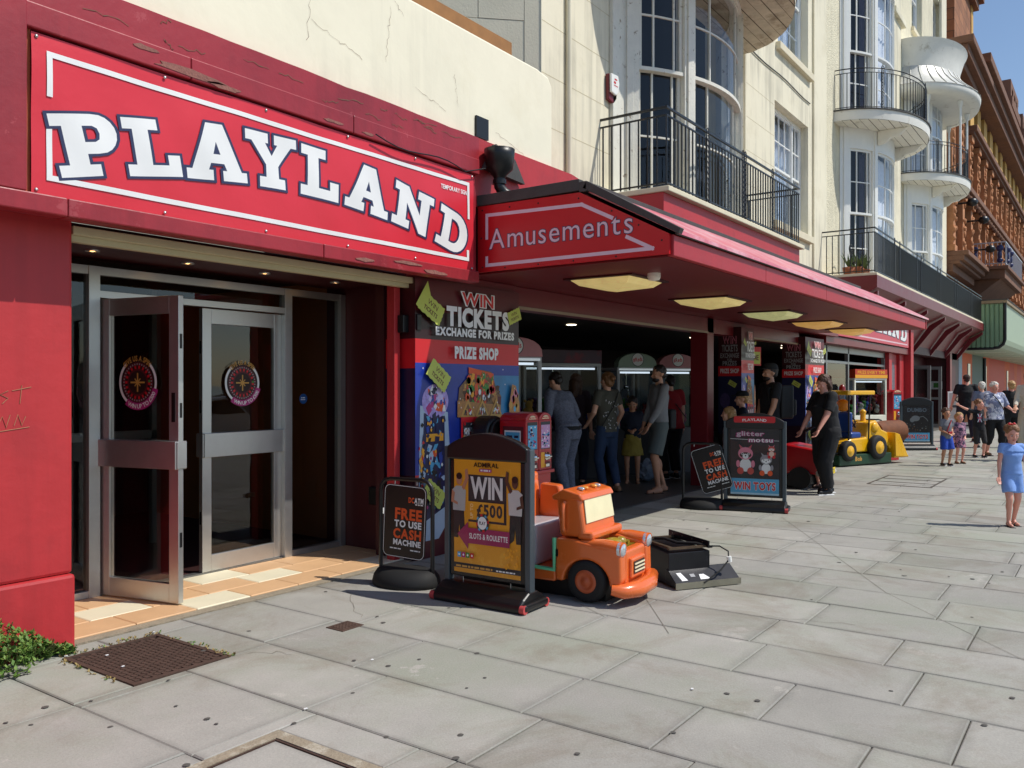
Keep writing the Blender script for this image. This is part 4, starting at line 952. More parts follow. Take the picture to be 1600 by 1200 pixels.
def lid(m, xc, hc, dp, z, up, n=28, mi=0):
    p = [(x, y, z) for x, y in ell(xc, hc, dp, n)]; m.add(p, [tuple(range(n+1)) if up else tuple(range(n+1))[::-1]], mi)
def d_balcony(t, mx, xc, zf, hc, dp, slabmat, soffit, im, rail=True, corbels=True, leadm=lead):
    m = M(); loft(m, xc, [(hc, dp, zf-.26), (hc+.02, dp+.02, zf-.10), (hc+.02, dp+.02, zf-.03)]); lid(m, xc, hc+.02, dp+.02, zf-.03, True)
    b = XF(m, mx).build('curved_balcony', slabmat, t)
    ox, oy = -mx.translation.x, -mx.translation.y
    m = M(); k = 9     # soffit boards
    for i in range(k):
        y0_, y1_ = WY-dp*i/k, WY-dp*(i+1)/k
        for (ya, yb) in ((y0_-.0, y1_+.012),):
            ha = hc*math.sqrt(max(0, 1-((WY-ya)/dp)**2)); hb = hc*math.sqrt(max(0, 1-((WY-yb)/dp)**2))
            zz = zf-.262-(i % 2)*.006
            m.add([(xc-ha, ya, zz), (xc+ha, ya, zz), (xc+hb, yb, zz), (xc-hb, yb, zz)], [(3, 2, 1, 0)])
    XF(m, mx).build('soffit_boards', soffit, b)
    m = M(); lid(m, xc, hc-.005, dp-.005, zf-.258, False); XF(m, mx).build('soffit_gap_sheet', dark_maroon if False else mat('gap_brown', (90, 80, 66), .9), b)  # darker brown sheet showing between the soffit boards
    m = M(); loft(m, xc, [(hc+.05, dp+.05, zf-.03), (hc+.05, dp+.05, zf)]); lid(m, xc, hc+.05, dp+.05, zf, True); lid(m, xc, hc+.05, dp+.05, zf-.029, False); XF(m, mx).build('lead_edge', leadm, b)
    if corbels:
        for dx in (-.95, .95):
            m = M(); pr_ = [(0, 0), (0, -.34), (-.18, -.30), (-.30, -.20), (-.5, -.17), (-.62, -.06), (-.72, 0)]
            m.ext([(xc+dx-.06, 4.86+y_, zf-.27+z_) for y_, z_ in pr_], (.12, 0, 0)); XF(m, mx).build('corbel', slabmat, b, bevel=.01)
    if rail:
        pts = ell(xc, hc-.06, dp-.06, 40); m = M()
        for z, r in ((zf+.98, .014), (zf+.88, .010), (zf+.06, .010)): m.tube([(x, y, z) for x, y in pts], r, 6)
        XF(m, mx).build('railing', im, b)
        # even spacing
        d = [0]
        for a, c in zip(pts, pts[1:]): d.append(d[-1]+math.dist(a, c))
        s_ = 0
        while s_ < d[-1]:
            i = max(j for j in range(len(d)) if d[j] <= s_); i = min(i, len(pts)-2); q = (s_-d[i])/(d[i+1]-d[i]); x = pts[i][0]*(1-q)+pts[i+1][0]*q; y = pts[i][1]*(1-q)+pts[i+1][1]*q
            baluster('d', b, x-ox, y-oy, zf+.0, zf+.88, im=im); s_ += .14
        for a in (-52, 0, 50):
            x = xc+(hc-.045)*math.sin(R(a)); y = WY-(dp-.045)*math.cos(R(a)); scroll(b, x-ox, y-oy, zf+.02, zf+.99, im, (math.cos(R(a)), math.sin(R(a)), 0))
    return b
# ---- first tenement
t1, mx1 = tenement('cream_tenement', 'cream rendered tenement with weathered bow window and rusty black balcony', 8.35, 19.3, 15,
    [(10.33, 14.07, 3.2, 14.9), (16.75, 19.0, 4.75, 7.2), (16.95, 19.0, 8.35, 11.2)], cream_plain)
blk = mat('grey_block_render', (222, 214, 190), .9, var=.08, vs=1.6, bump=.35, bs=40, bdist=.008)
sw = thing('side_wall', 'grey rendered block wall rising behind the cream parapet with a thin brown pipe', 'wall', (8.36, 5.56, 0), R(180-45.8))
M().box(0, 7, -.30, -.02, 3, 14).build('wall_core', cream_plain, sw)
M().box(.0, .20, -.02, .004, 3, 14).build('corner_strip', blk, sw)
for j in range(12):
    x = .204; k = 0
    while x < 6.6:
        x1 = x+(1.0 if (k or j % 2) else .55); M().box(x, x1-.006, -.02, random.uniform(-.004, .002), 3.8+.505*j, 3.8+.505*(j+1)-.006).build('render_block', blk, sw); x = x1; k += 1
m = M(); m.tube([(1.28, .03, 3), (1.28, .03, 14)], .035, 8); m.build('brown_pipe', mat('brown_pipe_paint', (120, 104, 88), .6), sw)
M().box(1.44, 1.455, .0025, .006, 3, 14).build('white_drip', sash2, sw)
rb = M().box(3.2, 6.98, 5.0, 5.05, 4.45, 4.98).build('roof_timber', mat('brown_timber', (150, 104, 58), .8, var=.2, vs=6)); tag(rb, 'brown timber roof board showing above the cream parapet', 'timber')
m = M()
for x in (8.9, 14.95): m.tube([(x, WY-.045, 3.2), (x, WY-.045, 14.8)], .035, 8)
split(XF(m, mx1).build('downpipe', cream_plain, t1))
M().box(14.80-8.35, 14.86-8.35, -.02, 0, 4, 14.9).build('brown_batten', mat('brown_strip', (150, 128, 84), .8), t1)
m = M()
z = 4.6
while z < 14: m.box(8.36, 10.3, WY-.0015, WY, z, z+.008); m.box(14.9, 16.7, WY-.0015, WY, z, z+.008); z += .62
o = XF(m, mx1).build('scored_joint', mat('scored_line', (196, 184, 150), .9), t1); o['kind'] = 'stuff'
m = M(); m.tube([(15.3+.42*i, WY-.02, 7.75-.0*i-.02*math.sin(i)) for i in range(10)], .012, 5); XF(m, mx1).build('phone_cable', plasticblk, t1)
m = M(); m.box(10.0, 10.33, WY-.06, WY, 3.95, 14.9); m.box(14.07, 14.4, WY-.06, WY, 3.95, 14.9); split(XF(m, mx1).build('pilaster', sash, t1, bevel=.008))
bow(t1, mx1, 12.2, 3.95, 14.8, [(4.03, 5.88, 7.42), (7.7, 9.6, 11.4)], sash, curtains=0, rows=(2, 2), cols=(2, 2, 2), dark=True)
sash_window(t1, mx1, 16.75, 19.0, 4.78, 7.2, 5.76, sash2); sash_window(t1, mx1, 16.95, 19.0, 8.38, 11.2, 5.76, sash2, parts=((0, 1),), cols=(4,))
m = M(); m.box(19.3, 20.28, WY-.05, 8, 3.2, 15); XF(m, mx1).build('end_pilaster', cream_plain, t1)
m = M(); m.box(9.72, 15.3, 4.62, WY-.01, 3.29, 3.93); XF(m, mx1).build('red_balcony_base', red_paint, t1, bevel=.01)
b1 = straight_balcony(t1, mx1, 9.76, 15.2, 4.6, 4.0, 1.0, iron, stone, [11.05, 12.40, 12.50, 13.75])
d_balcony(t1, mx1, 12.2, 7.72, 2.6, 1.62, grey_render, boards, iron, rail=False, corbels=False)
# alarm box
al = thing('alarm_box', 'white alarm box with dark red rim on the cream wall beside the weathered bow window', 'alarm', (10.0, WY-.01, 5.48))
pts = [(-.13, .17), (.09, .19), (.13, .05), (.10, -.12), (.02, -.2), (-.12, -.17)]
M().ext([(x*.95, 0, z*1.0) for x, z in pts], (0, -.05, 0)).build('red_backplate', mat('alarm_red', (110, 20, 34), .4), al, bevel=.008)
M().ext([(x*.86, -.052, z*.72+.045) for x, z in pts], (0, -.035, 0)).build('white_cover', sash2, al, bevel=.01)
p = Print(); p.rect(-.03, .04, .04, .06, redp); p.dashes(1, 0, -.01, .03, redp, 'b'); p.rect(-.05, -.04, .06, -.03, redp); p.build('alarm_print', al, frame((0, -.0885, .06), (1, 0, 0), (0, 0, 1)))
# ---- pebbledashed pair
t2, mx2 = tenement('pebbledashed_tenement', 'pebbledashed cream tenement with two clean white bow windows and curved balconies', 20.3, 37.0, 19.5,
    [(21.63, 25.37, 3.2, 17), (29.33, 33.07, 3.2, 12.4), (30.6, 32.4, 13.4, 16.2), (34.6, 36.2, 13.4, 16.2)], stucco)
bow(t2, mx2, 23.5, 3.95, 16.9, [(4.03, 5.75, 7.35), (8.2, 9.75, 11.6), (12.4, 14, 15.6)], sash2, curtains=1, rows=(2, 2), cols=(2, 3, 2), dark=True)
bow(t2, mx2, 31.2, 3.95, 12.3, [(4.03, 5.8, 7.35), (8.3, 9.6, 10.9)], sash2, curtains=2, rows=(2, 2), cols=(2, 3, 2))
sash_window(t2, mx2, 30.6, 32.4, 13.4, 16.2, 5.76, sash2, parts=((0, 1),), cols=(3,)); sash_window(t2, mx2, 34.6, 36.2, 13.4, 16.2, 5.76, sash2, parts=((0, 1),), cols=(3,))
m = M(); m.box(27.4, 28.9, WY-.16, WY, 12.75, 12.95); m.box(35.9, 37, WY-.1, WY, 3.2, 19.5); m.box(27.6, 28.6, WY-.05, WY, 3.2, 19.5); XF(m, mx2).build('moulding', cream_plain, t2, bevel=.02)
d_balcony(t2, mx2, 23.5, 8.12, 2.4, 1.65, white_paint, white_paint, iron2)
d_balcony(t2, mx2, 31.2, 8.2, 2.35, 1.62, white_paint, white_paint, iron2)
# veranda roof over the upper balcony of the second bow
m = M(); loft(m, 31.2, [(2.35, 1.62, 10.62), (2.62, 1.9, 10.66), (2.66, 1.94, 10.82), (2.66, 1.94, 10.9)]); lid(m, 31.2, 2.35, 1.62, 10.63, False)
vr = XF(m, mx2).build('veranda_roof', white_paint, t2)
m = M(); loft(m, 31.2, [(2.68, 1.96, 10.9), (2.45, 1.72, 11.1), (2.22, 1.45, 11.38), (2.12, 1.32, 11.62)]); XF(m, mx2).build('tin_skirt', mat('grey_tin', (196, 196, 190), .4, metal=.2, var=.15, vs=3), vr)
m = M(); loft(m, 31.2, [(2.1, 1.3, 11.5), (2.12, 1.34, 11.9), (2.25, 1.48, 12.35), (2.3, 1.55, 12.46)]); lid(m, 31.2, 2.3, 1.55, 12.46, True); XF(m, mx2).build('flared_cowl', white_paint, vr)
m = M()
for a in range(-80, 81, 10): 
    s_, c_ = math.sin(R(a)), math.cos(R(a)); m.tube([(31.2+2.67*s_, WY-1.95*c_, 10.92), (31.2+2.45*s_, WY-1.72*c_, 11.12), (31.2+2.22*s_, WY-1.45*c_, 11.4), (31.2+2.13*s_, WY-1.33*c_, 11.62)], .014, 5)
XF(m, mx2).build('standing_seam', mat('grey_tin', (196, 196, 190), .4, metal=.2, var=.15, vs=3), vr)
for a in (-62, -20, 22, 62):
    m = M(); x, y = 31.2+2.28*math.sin(R(a)), WY-1.56*math.cos(R(a)); m.tube([(x, y, 8.2), (x, y, 10.62)], .035, 8); m.tube([(x, y, 10.4), (x, y, 10.62)], [.04, .09], 8); XF(m, mx2).build('veranda_column', sash2, vr)
# first floor balcony along both bows
m = M(); m.ext([(19.75, 4.28, 3.93), (19.75, 4.28, 3.66), (19.75, 4.75, 3.42), (19.75, 5.2, 2.75), (19.75, 5.54, 2.75), (19.75, 5.54, 3.93)], (18.4, 0, 0)); XF(m, mx2).build('red_balcony_base', maroon, t2)
m = M()
for x in (19.9, 22.9, 25.9, 28.9, 31.9, 34.9, 37.8): m.ext([(x, 4.3, 3.6), (x, 4.74, 3.36), (x, 5.2, 2.7), (x, 5.2, 2.5), (x, 4.66, 3.2), (x, 4.3, 3.5)], (.12, 0, 0))
split(XF(m, mx2).build('red_bracket', maroon, t2))
b2 = straight_balcony(t2, mx2, 19.9, 38.0, 4.36, 4.0, 1.0, iron2, stone, [21.9, 22.5, 24.7, 25.3, 27.9, 28.4, 31.2, 31.7, 34.5, 35.2], step=.105)
# ground floor of the pair
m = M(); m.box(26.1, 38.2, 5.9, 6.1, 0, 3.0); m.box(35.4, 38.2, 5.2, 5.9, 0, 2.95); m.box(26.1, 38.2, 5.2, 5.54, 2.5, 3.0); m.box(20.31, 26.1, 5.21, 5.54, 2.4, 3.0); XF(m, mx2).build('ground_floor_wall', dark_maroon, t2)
m = M(); m.box(35.2, 35.6, 5.06, 5.2, 0, 2.75); XF(m, mx2).build('red_pilaster', maroon, t2, bevel=.01)
for (x, y0_, y1_) in ((30.6, 4.98, 5.88), (32.6, 4.96, 5.88)):
    m = M(); m.box(x, x+.06, y0_, y0_+.1, .02, 2.15); m.box(x, x+.06, y1_-.1, y1_, .02, 2.15); m.box(x+.001, x+.059, y0_+.1, y1_-.1, 2.05, 2.15); m.box(x+.001, x+.059, y0_+.1, y1_-.1, .02, .15); m.box(x-.02, x+.08, y0_+.02, y1_-.02, 1.0, 1.08)
    o = XF(m, mx2).build('door', alu_dark, t2); q = M().box(x+.02, x+.03, y0_+.1, y1_-.1, .15, 2.05); XF(q, mx2).build('door_glass', dglass, o)
p = Print(); p.rect(0, 0, .42, .3, white); p.rect(.12, .06, .30, .24, greenp); p.build('green_notice', t2, mx2 @ frame((35.397, 5.78, 1.35), (0, -1, 0), (0, 0, 1)))
# things standing on the first floor balcony
cp = thing('plant_pots', 'terracotta and glazed pots with sparse plants on the pebbledashed balcony corner', 'pots', (20.7, 4.9, 4.0))
terra = mat('terracotta', (150, 84, 52), .8, var=.1); leafm = mat('dull_green_leaf', (70, 92, 44), .6, var=.3, vs=30)
for (x, y, r, h) in ((-.45, .1, .14, .2), (-.2, -.2, .11, .16), (.1, .0, .16, .26), (.42, .15, .12, .2)):
    k = M().lathe([(0, 0), (r*.7, 0), (r, h), (r*.88, h), (r*.8, h*.85), (0, h*.85)], 16).build('pot', terra, cp, loc=(x, y, 0))
    m = M()
    for i in range(26):
        a = random.random()*6.28; b = random.uniform(.1, .35); e = Vector((math.cos(a)*b*.6, math.sin(a)*b*.6, b)); s_ = Vector((-math.sin(a), math.cos(a), 0))*.02
        m.add([(0, 0, h*.85), tuple(e*.6+s_+Vector((0, 0, h))), tuple(e+Vector((0, 0, h))), tuple(e*.6-s_+Vector((0, 0, h)))], [(0, 1, 2, 3)])
    m.build('foliage', leafm, k)
ch = thing('garden_chair', 'ornate black iron garden chair on the balcony behind the railing', 'chair', (21.3, 5.0, 4.0))
m = M(); m.lathe([(0, .44), (.2, .44), (.2, .46), (0, .46)], 16)
for a in range(4): q = R(45+90*a); m.tube([(.16*math.cos(q), .16*math.sin(q), .44), (.22*math.cos(q), .22*math.sin(q), 0)], .012, 6)
m.build('seat', iron2, ch)
m = M(); m.tube([(-.19, .15, .44)]+[(.19*math.cos(R(a))*-1, .2, .75+.14*math.sin(R(a))) for a in range(0, 181, 20)]+[(.19, .15, .44)], .012, 6)
for s_ in (-1, 1): m.tube([(s_*.08+.06*math.cos(R(a)), .2, .7+.06*math.sin(R(a))) for a in range(0, 360, 36)], .008, 5, closed=True)
m.build('backrest', iron2, ch)

# ================================================================ ORANGE BRICK AND TERRACOTTA HOTEL
brick = brickmat('orange_brick', (190, 130, 88), (168, 110, 72), (150, 120, 94), 1.0, .45, .16, .012)
ashlar = brickmat('sandstone_blocks', (172, 116, 78), (150, 98, 64), (118, 84, 60), 1.0, 1.0, .5, .02)
tc = mat('terracotta_dressing', (184, 126, 84), .8, var=.3, vs=1.8, bump=.5, bs=9, bdist=.05)
tcd = mat('brown_stone_cornice', (124, 88, 68), .85, var=.2, vs=2, bump=.5, bs=6, bdist=.05)
yel = mat('yellow_painted_panel', (214, 168, 90), .8, var=.12, vs=2)
ht = thing('brick_hotel', 'tall orange brick and terracotta hotel with heavy brown cornices and carved piers', 'building', (37.2, 5.6, 0))
mxh = Matrix.Translation((-37.2, -5.6, 0))
def H(m, name, mt, bevel=0, parent=None): return XF(m, mxh).build(name, mt, parent or ht, bevel=bevel)
m = M(); m.box(37.15, 92, 5.75, 14, 2.8, 15.9); H(m, 'wall', brick)
m = M(); m.box(37.2, 43.4, 5.0, 5.75, 6.30, 6.42); m.box(37.2, 43.6, 4.85, 5.75, 6.42, 6.62); m.box(37.2, 43.8, 4.7, 5.75, 6.62, 6.8); m.box(37.2, 43.3, 5.25, 5.75, 6.0, 6.30); H(m, 'cornice', tcd, .02)
m = M(); m.box(37.2, 43.2, 4.95, 5.75, 14.2, 14.5); m.box(37.1, 43.4, 4.7, 5.75, 14.5, 14.85); m.box(37.0, 43.5, 4.5, 5.75, 14.85, 15.15); H(m, 'cornice', tcd, .03)
m = M(); m.box(43.0, 92, 4.95, 5.75, 15.2, 15.6); m.box(43.0, 92, 4.75, 5.75, 15.6, 15.95); m.box(43.0, 92, 4.55, 5.75, 15.95, 16.35); H(m, 'cornice', tcd, .03)
m = M(); m.box(41.2, 46.8, 5.76, 8.5, 15.0, 20.0); H(m, 'tower', ashlar); m = M(); m.box(46.2, 46.82, 5.72, 8.5, 15.0, 20.0); H(m, 'tower_quoin', yel)
m = M(); m.box(40.9, 47.1, 5.5, 8.6, 19.9, 20.3); m.box(40.6, 47.4, 5.3, 8.6, 20.3, 20.8); H(m, 'tower_cap', tcd)
m = M(); m.box(59.0, 63.5, 5.4, 9, 16, 18.5); m.box(67, 72, 5.4, 9, 16, 18.5); H(m, 'tower', ashlar); m = M()
for a in (58.7, 66.7): m.box(a, a+5.4, 5.1, 9, 18.3, 18.9); m.box(a+.3, a+5.1, 5.2, 9, 19.6, 20.0)
for a in (59.0, 60.4, 61.8, 63.0, 67, 68.4, 69.8, 71): m.box(a, a+.6, 5.2, 9, 18.9, 19.6)
H(m, 'tower_cap', tcd)
xb = 37.3; bay = 0
pierm = {}
while xb < 84:
    w_ = 2.5
    for (z0, z1, d_) in ((6.82, 9.55, .5), (9.95, 14.1 if xb < 42 else 12.6, .45)):
        m = M(); m.box(xb, xb+.55, 5.75-d_, 5.75, z0, z1); m.box(xb-.08, xb+.63, 5.75-d_-.1, 5.75, z1-.28, z1-.02); m.box(xb-.06, xb+.61, 5.75-d_-.06, 5.75, z0, z0+.25)
        for k in range(14): m.ball((xb+random.uniform(.05, .5), 5.75-d_-.01, z0+random.uniform(.5, z1-z0-.4)), (random.uniform(.05, .14), .09, random.uniform(.06, .2)), 6)
        H(m, 'carved_pier', tc)
        m = M(); m.box(xb+.72, xb+.9, 5.5, 5.75, z0, z1-.5); m.box(xb+1.5, xb+1.62, 5.5, 5.75, z0, z1-.5); m.box(xb+2.2, xb+2.38, 5.5, 5.75, z0, z1-.5)
        m.arcbox(0, 0, .68, .86, 90, 270, 0, .3, 10); n_ = len(m.v)-44
        m.v = m.v[:n_]+[(xb+1.54+p_[0], 5.45+p_[2], z1-.75-p_[1]*-1*-1) for p_ in m.v[n_:]] if False else m.v
        m.v = m.v[:n_]+[(xb+1.54+p_[1], 5.45+p_[2], z1-1.1-p_[0]*0+abs(p_[0])*(1 if True else 0)) for p_ in m.v[n_:]]
        H(m, 'window_surround', tc)
        m = M(); m.box(xb+.9, xb+1.5, 5.70, 5.745, z0+.2, z1-.6); m.box(xb+1.62, xb+2.2, 5.70, 5.745, z0+.2, z1-.6); wo = H(m, 'window', mat('hotel_glass', (40, 48, 58), .08, var=.1))
    m = M(); m.box(xb-.1, xb+2.4, 5.12, 5.75, 9.56, 9.7); m.box(xb-.1, xb+2.4, 5.0, 5.75, 9.7, 9.94); H(m, 'string_course', tcd, .02)
    if xb > 42:
        m = M(); m.box(xb-.1, xb+2.4, 5.12, 5.75, 12.62, 12.75); m.box(xb-.1, xb+2.4, 5.0, 5.75, 12.75, 13.0); H(m, 'string_course', tcd, .02)
        m = M(); m.box(xb, xb+.9, 5.55, 5.75, 13.0, 15.18); m.box(xb+2.2, xb+2.499, 5.55, 5.75, 13.0, 15.18); split(H(m, 'yellow_panel', yel))
        m = M(); m.box(xb+.9, xb+2.2, 5.70, 5.749, 13.1, 15.1); H(m, 'window', mat('hotel_glass', (40, 48, 58), .08, var=.1))
        m = M(); m.box(xb+1.5, xb+1.6, 5.64, 5.70, 13.1, 15.1); m.box(xb+.9, xb+2.2, 5.645, 5.70, 14.1, 14.2); H(m, 'window_bar', yel)
    xb += w_; bay += 1
m = M()
for i in range(60):
    x = 38+i*.9; 
    if x < 90: m.ball((x, 5.1, 9.45), (.13, .12, .16), 6)
H(m, 'carved_ornament', tcd)['kind'] = 'stuff'
# stone balcony with painted railing
m = M(); m.box(43.9, 52, 4.1, 5.75, 6.35, 6.75); m.box(43.7, 52.2, 3.95, 5.75, 6.75, 6.9); m.ext([(44.2, 4.3, 6.35), (44.2, 5.75, 5.2), (44.2, 5.75, 6.35)], (7.5, 0, 0)); bl_ = H(m, 'stone_balcony', tcd, .02)
wr = mat('pale_iron_rail', (176, 178, 186), .4); blu = mat('blue_iron_ornament', (40, 44, 90), .4)
m = M(); m.box(43.85, 52, 4.06, 4.1, 7.95, 8.0); m.box(43.85, 43.9, 4.1, 5.75, 7.95, 8.0); m.box(43.85, 52, 4.065, 4.095, 7.0, 7.04); m.box(43.86, 43.89, 4.1, 5.75, 7.0, 7.04)
y = 4.06
while y < 5.7: m.box(43.86, 43.88, y, y+.025, 6.9, 7.95); y += .16
x = 43.9
while x < 52: m.box(x, x+.03, 4.07, 4.09, 6.9, 7.95); x += .2
H(m, 'balcony_railing', wr)
for (x, y) in ((43.87, 4.3), (43.87, 5.3), (44.6, 4.08), (46, 4.08)):
    m = M(); m.ball((x, y, 7.7), (.1, .16, .16), 8); m.ball((x, y, 7.4), (.08, .1, .22), 8); m.ball((x, y, 7.15), (.1, .14, .12), 8); H(m, 'rail_ornament', blu)
for (x, y, z) in ((38.6, 5.05, 8.9), (41.3, 4.95, 8.6), (43.2, 4.9, 7.6)):
    m = M(); m.tube([(x, 5.75, z), (x, y-.2, z)], .04, 6); m.ball((x, y-.3, z), (.22, .22, .18), 8); H(m, 'floodlight', plasticblk)

# ================================================================ GREEN CLAD ARCADE WITH MURAL WALL
gr_p = mat('green_ribbed_cladding', (128, 158, 122), .5, var=.12, vs=1.5, bump=.1); gr_l = mat('pale_green_cladding', (156, 172, 146), .5, var=.08)
gb = thing('green_canopy_arcade', 'green ribbed canopy building beyond the pebbledashed tenement with mural wall below', 'building', (38.3, 5.6, 0)); mxg = Matrix.Translation((-38.3, -5.6, 0))
def G(m, name, mt, bevel=0): return XF(m, mxg).build(name, mt, gb, bevel=bevel)
GX = 38.35
n = 13; y0_, y1_ = 3.62, 5.72
for i in range(n):
    ya = y0_+(y1_-y0_)*i/n; yb = y0_+(y1_-y0_)*(i+1)/n
    zb = 2.98 if i > 1 else (3.22 if i == 0 else 3.04)
    m = M(); m.add([(GX, ya+.004, zb), (GX-.05, ya+.03, zb), (GX-.05, yb-.03, zb), (GX, yb-.004, zb), (GX, ya+.004, 4.72), (GX-.05, ya+.03, 4.72), (GX-.05, yb-.03, 4.72), (GX, yb-.004, 4.72)], [(0, 1, 5, 4), (1, 2, 6, 5), (2, 3, 7, 6), (0, 3, 2, 1), (4, 5, 6, 7)]); G(m, 'cladding_panel', gr_p)
m = M(); pf = [(5.74, 2.96), (4.0, 2.96), (3.78, 3.0), (3.64, 3.12), (3.58, 3.3), (3.58, 4.74)]
m.tube([(GX-.02, y, z) for y, z in pf], .06, 8); G(m, 'black_edge_trim', plasticblk)
m = M(); m.ext([(GX+.002, 5.72, 2.97), (GX+.002, 4.0, 2.97), (GX+.002, 3.78, 3.0), (GX+.002, 3.63, 3.13), (GX+.002, 3.58, 3.32), (GX+.002, 3.58, 4.74), (GX+.002, 5.72, 4.74)], (52, 0, 0)); G(m, 'canopy_box', gr_l)
m = M(); m.box(GX-.12, 90, 3.5, 5.74, 4.745, 4.86); G(m, 'canopy_coping', mat('pale_coping', (150, 130, 104), .8)); m = M(); m.box(GX-.14, 90, 3.48, 5.74, 4.862, 4.90); G(m, 'canopy_roof_edge', lead)
x = GX+1.2
while x < 85:
    m = M(); m.box(x, x+.25, 4.0, 5.2, 2.955, 2.968); G(m, 'strip_light', mat('unlit_strip_light', (220, 226, 210), .4)); x += 3.4
mur = mat('mural_blue', (70, 110, 170), .6, var=.35, vs=2.5, alt=(216, 196, 110), altscale=1.2, altlo=.5, althi=.56, alt2=(200, 80, 60)); ora = mat('orange_wall', (206, 96, 56), .7, var=.1, vs=1); ora2 = mat('deep_orange_shutter', (190, 62, 34), .6, var=.08)
gg = mat('grey_green_wall', (98, 112, 104), .7, var=.12); pan = mat('pale_blue_mural', (150, 170, 190), .6, var=.25, vs=3)
for (a, b, mm) in ((38.2, 40.2, mur), (40.201, 42.4, pan), (42.401, 45.6, ora), (45.601, 49.8, gg), (49.801, 52, ora), (52.001, 60, ora2), (60.001, 63, ora), (63.001, 66, ora2), (66.001, 68, ora), (68.001, 71, ora2), (71.001, 92, ora)):
    m = M(); m.box(a, b, 5.62, 5.8, -.1, 3.0); G(m, 'wall_panel', mm)
m = M(); m.box(44.0, 44.7, 5.58, 5.619, 1.1, 2.5); m.box(49.9, 50.8, 5.58, 5.619, .9, 2.5); m.box(61, 61.7, 5.58, 5.619, 1.0, 2.4); G(m, 'window', mat('pale_glass', (150, 170, 180), .1))
m = M(); m.tube([(49.6, 5.55, 0), (49.6, 5.55, 2.9)], .08, 8); G(m, 'downpipe', iron2)
p = Print(.002, .002); bd = mat('menu_blue', (20, 30, 84), .5); p.rect(0, 0, 2.6, 1.95, bd); p.dashes(2, 1.3, 1.6, .2, redp, 'b', fit=1.9)
for k in range(9): p.rect(.5+.1*(k % 3), 1.4-k*.15, 2.1-.12*(k % 2), 1.46-k*.15, mat('menu_lettering', (110, 130, 190), .5), True)
p.build('menu_board', gb, mxg @ frame((38.7, 5.60, .75), (1, 0, 0), (0, 0, 1)))
sea = M().box(-500, 900, -600, -30.2, -.2, -.12).build('sea', mat('sea_water', (70, 96, 110), .15, var=.1, vs=.3, bump=.4, bs=.8, bdist=.1)); tag(sea, kind='structure')
# sea front on the far side of the road (seen only in reflections)
o = M().box(-60, 120, -30, -29.6, -.1, .9).build('sea_wall', mat('sea_wall_concrete', (170, 165, 150), .9)); tag(o, 'low concrete sea wall on the far side of the road', 'wall')
cr = thing('parked_car', 'white hatchback parked at the kerb opposite the arcade', 'car', (12.6, -5.6, -.16), R(0))
body = [(-2.0, .28), (2.0, .28), (2.08, .5), (2.0, .78), (1.2, .95), (.55, 1.38), (-.9, 1.44), (-1.75, 1.05), (-2.05, .85)]
M().ext([(x, -.82, z) for x, z in body], (0, 1.64, 0)).build('body', mat('white_car_paint', (235, 235, 235), .25, coat=.6), cr, bevel=.08)
m = M()
for y in (-.835, .835): m.ext([(1.0, y-.003, .97), (.48, y-.003, 1.3), (-.85, y-.003, 1.35), (-1.5, y-.003, 1.03)], (0, .006, 0))
m.build('side_window', mat('car_glass', (20, 24, 28), .05), cr)
for x in (-1.3, 1.3):
    for y in (-.84, .68):
        k = M().cyl((x, y, .31), (x, y+.16, .31), .31, n=22).build('wheel', rubber, cr); M().cyl((x, y-.006 if y < 0 else y+.166, .31), (x, y+.02 if y < 0 else y+.14, .31), .19, n=18).build('hubcap', alu, k)
# ================================================================ GROUND FITTINGS
rust = mat('rusty_cast_iron', (84, 64, 54), .75, metal=.2, var=.3, vs=14, bump=.4, bs=90)
gt = thing('iron_grating', 'square rusty iron grating with basket pattern set beside the red pillar', 'grating', (GR[0], GR[2], 0))
W_, D_ = GR[1]-GR[0], GR[3]-GR[2]
M().box(.02, W_-.02, .02, D_-.02, -.05, -.012).build('dark_plate', mat('grating_recess', (30, 24, 20), .9), gt)
m = M(); m.box(0, W_, 0, .03, -.05, .004); m.box(0, W_, D_-.03, D_, -.05, .004); m.box(0, .03, .03, D_-.03, -.05, .004); m.box(W_-.03, W_, .03, D_-.03, -.05, .004); m.build('grating_frame', rust, gt)
m = M(); nx_, ny_ = 17, 15
for i in range(nx_):
    for j in range(ny_):
        x = .035+(W_-.07)*(i+.5)/nx_; y = .035+(D_-.07)*(j+(.25 if i % 2 else .75))/ny_
        if y > D_-.05: continue
        m.box(x-.0125, x+.0125, y-.016, y+.016, -.012, .003)
o = m.build('grating_bars', rust, gt); o['kind'] = 'stuff'
weed = mat('green_weed_leaf', (88, 122, 48), .6, var=.35, vs=60, alt=(124, 146, 66), altscale=30); dryw = mat('dry_weed', (150, 130, 80), .8)
def leaf_tuft(m, x, y, z, r, n, rs, mi=0, up=.6):
    for i in range(n):
        a = rs.random()*6.283; l = r*rs.uniform(.4, 1); el = rs.uniform(.1, 1.2)*up
        d = Vector((math.cos(a)*math.cos(el), math.sin(a)*math.cos(el), math.sin(el))); s_ = Vector((-math.sin(a), math.cos(a), rs.uniform(-.4, .4))).normalized()*l*.28
        b = Vector((x, y, z)); m.add([tuple(b), tuple(b+d*l*.5+s_), tuple(b+d*l), tuple(b+d*l*.5-s_)], [(0, 1, 2, 3)], mi)
rs = random.Random(5)
ws = thing('weed_clump', 'bushy green weed clump growing at the foot of the red pillar', 'plant', (2.15, 4.75, 0))
m = M()
